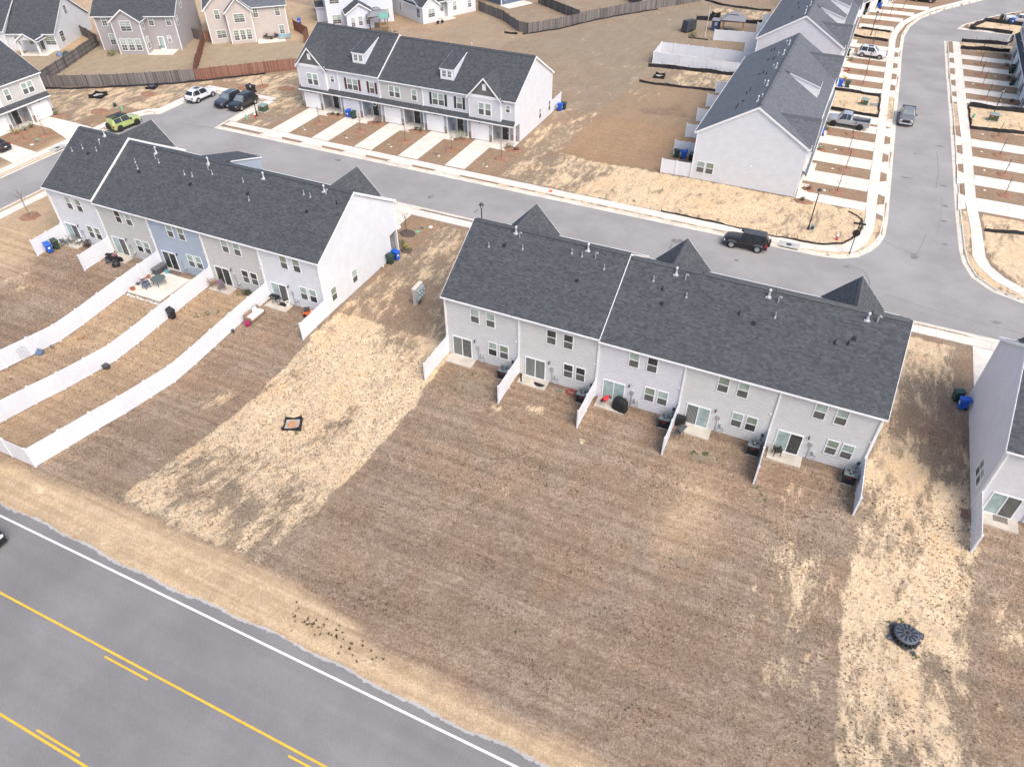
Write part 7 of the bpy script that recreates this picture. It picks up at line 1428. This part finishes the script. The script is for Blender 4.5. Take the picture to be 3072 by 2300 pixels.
mulch(-76.9, 18.0, 1.0, 1.9); bush('yellow-green shrub at the open porch of the grey unit', -76.9, 17.0, .7, .7, LEAFY); bush('pale green shrub at the open porch of the grey unit', -76.9, 18.4, .6, .8, LEAFP); bush('olive shrub closest to the grey unit driveway', -77.0, 19.6, .5, .7, LEAFG); mulch(-77.2, 24.4, 1.6, .7); bush('small green shrub at the grey unit corner', -77.8, 24.3, .5, .5, LEAFG)
bush('bare reddish shrub at the grey fence by the taupe house', -99.5, 51.6, 1.1, 2.0, LEAFR, n=160); bush('dark evergreen shrub beside the taupe house side', -84.6, 70, 1.1, 2.1, LEAFD); bush('dark evergreen shrub by the beige house side', -80.2, 71.5, 1.0, 2.2, LEAFD); bush('tall dark shrub at the pale blue house corner', -74, 82, .9, 2.2, LEAFD); bush('dark ground cover shrub at the taupe house bay', -92.0, 47.6, 1.2, .25, LEAFG)
bush('weedy plants in the garden with the white pole', -3.0, 99.6, .8, .7, LEAFG); bush('yellow flowering plant in the garden with the white pole', -3.4, 100.3, .4, .5, LEAFY); bush('herbs in the dark bed under the windows of the fourth unit', -22.4, -.45, .7, .3, LEAFD); bush('twiggy plants under the window of the first unit', -43.6, -.3, .6, .6, BARKD, n=200)
# evergreen tree between far houses
r = thing('evergreen_tree', 'small evergreen tree between the taupe and the beige house', 'tree', (-86.2, 78, 0)); MB().tube([(0, 0, 0), (0, 0, 3.0)], [.12, .05], 7).obj('trunk', BARKD, r); b = MB(); rg = random.Random(8)
for k in range(1400):
    z_ = 1.4 + 3.2 * rg.random(); rad = 1.25 * math.sin(math.pi * min(1, (z_ - 1.2) / 3.5)) ** .7 * rg.random() ** .45; a = rg.uniform(0, 6.28); p = Vector((rad * math.cos(a), rad * math.sin(a), z_)); u = Vector((rg.uniform(-1, 1), rg.uniform(-1, 1), rg.uniform(-1, 1))).normalized(); v = u.orthogonal().normalized(); s = rg.uniform(.07, .13); b.poly([p - u * s, p + v * s * .6, p + u * s, p - v * s * .6])
b.obj('crown', LEAFD, r)
# utility covers on the lawns
WC = M('cover_white', (.70, .68, .64), .7, .1, 5); GC = M('cover_green', (.20, .38, .24), .7, .1, 5); DC = M('cover_dark', (.10, .10, .105), .7, .1, 5)
def cover(mat, lab, x, y, r_=.16, g='utility covers on the lawns'): tag(MB().lathe([(r_, -.02), (r_, .025), (r_ * .8, .03)], 10).obj('utility_cover', mat, None, (x, y, zt(y) + .004)), lab, 'cover', g)
for k, (x, y) in enumerate(((-41.9, 35.0), (-35.0, 35.1), (-27.9, 35.1), (-20.7, 35.2), (-13.6, 35.0))):
    cover(WC, 'small white utility cover on the %s lawn from the transformer, front-facing row' % ORD[k], x + .2, y); cover(DC if k % 2 else GC, 'small %s utility cover on the %s lawn from the transformer, front-facing row' % ('dark' if k % 2 else 'green', ORD[k]), x - .5, y + .5, .2)
for k, (x, y) in enumerate(((26.4, 46.0), (26.6, 52.6), (26.3, 58.8))): cover(WC, 'small white utility cover on the %s lawn from the blank white gable' % ORD[k], x, y)
for k, (x, y) in enumerate(((43.9, 54), (44.0, 60), (43.8, 66), (44.1, 72.4))): cover(WC, 'white cover by the pavement across the side street, %s lawn from the corner lot' % ORD[k], x, y)
for k, (x, y) in enumerate(((46.8, 87.5), (43.2, 93.5), (46.5, 98.8))): cover(WC, 'white cover across the side street, %s lawn past the lamp lot' % ORD[k], x, y)
for m_, l, x, y, r_ in ((DC, 'dark round utility cover on the bare lawn by the long white gable', -13.1, 18.0, .25), (WC, 'white round utility cover on the bare lawn by the long white gable', -12.3, 18.6, .25), (GC, 'green square cover near the dark young tree', -13.1, 17.1, .28), (WC, 'white utility cover on the small lawn by the grey unit', -72.0, 15.6, .25), (DC, 'dark utility cover on the small lawn by the grey unit', -72.3, 16.6, .25), (GC, 'green utility cover on the small lawn by the grey unit', -72.9, 17.2, .25)): cover(m_, l, x, y, r_, None)

# ================================================================ DEAD TUFTS AND CLODS ON THE GROUND (real relief, one mass)
def tufts(name, mat, spots, s0, s1, nb):
    rg = random.Random(1); b = MB(); V_, F_, M_, T_ = b.v, b.f, b.m, b.t
    for x, y in spots:
        z = zt(y); s = rg.uniform(s0, s1)
        for k in range(nb):
            a = rg.uniform(0, 6.28); l = s * rg.uniform(.5, 1.2); dx, dy = math.cos(a) * l, math.sin(a) * l; wx_, wy_ = -math.sin(a) * s * .28, math.cos(a) * s * .28; n = len(V_)
            V_ += [(x - wx_, y - wy_, z), (x + wx_, y + wy_, z), (x + dx, y + dy, z + s * rg.uniform(.35, .9))]; F_.append((n, n + 1, n + 2)); M_.append(0); T_.append(None)
    b.obj(name, mat, None, kind='stuff')
rg = random.Random(5)
def scatter(n, x0, x1, y0, y1, cl=0):
    out = []
    while len(out) < n:
        x, y = rg.uniform(x0, x1), rg.uniform(y0, y1)
        if cl and vnoise(np.array([x]), np.array([y]), 3.1, 9)[0] < cl: continue
        out.append((x, y))
    return out
TUFD = M('tuft_dark', (.075, .055, .04), .95, .4, 3); TUFB = M('tuft_brown', (.19, .135, .09), .95, .35, 3, col2=(.28, .21, .15)); TUFG = M('tuft_green', (.07, .12, .03), .9, .4, 3)
tufts('grass', TUFD, scatter(900, 1, 34, -25.5, -1.5, .12) + scatter(500, -12, .3, -25, 19, .05) + scatter(450, 34.6, 41.6, -26, 19, .05) + scatter(700, -4, 31, 33.3, 42, .0) + scatter(300, -47, -13, -26, -4, .1), .05, .11, 5)
tufts('grass', TUFB, scatter(20000, -47, 60, -25.5, -.9) + scatter(2500, -12, .3, -24, 19), .05, .12, 4)
tufts('grass', M('tuft_straw', (.33, .265, .20), .95, .3, 3), scatter(15000, -47, 60, -25.5, -.9, -.1), .04, .10, 4)
tufts('grass', M('tuft_dead', (.115, .082, .06), .95, .3, 3), scatter(5000, -47, 60, -25.5, -.9, -.05), .04, .09, 4)
tufts('grass', TUFD, [(4.4 + 6.0 * f + rg.gauss(0, .5), -27.25 - .45 * f + rg.gauss(0, .28)) for f in [rg.random() for _ in range(52)]], .05, .13, 12)
tufts('grass', TUFG, [(rg.gauss(x, .15), rg.gauss(y, .12)) for x, y, n in ((38.0, -11.1, 10), (37.2, -11.6, 14), (38.8, -13.2, 8), (40.3, -13.4, 5), (27.6, -4.4, 8), (28.2, -4.9, 5), (23.6, -2.6, 22), (22.7, -2.9, 18), (24.6, -2.7, 6), (23.6, -12.6, 5), (6.4, 33.8, 10), (-23.6, -4.4, 14), (-22.8, -3.6, 12), (-24.1, -5.0, 8), (2.1, -2.6, 4), (-6.4, -13.4, 8), (16.9, -22.4, 5), (31.2, -1.4, 6), (3.3, -1.9, 8), (-2.8, 76.6, 20)) for _ in range(n)], .05, .13, 6)
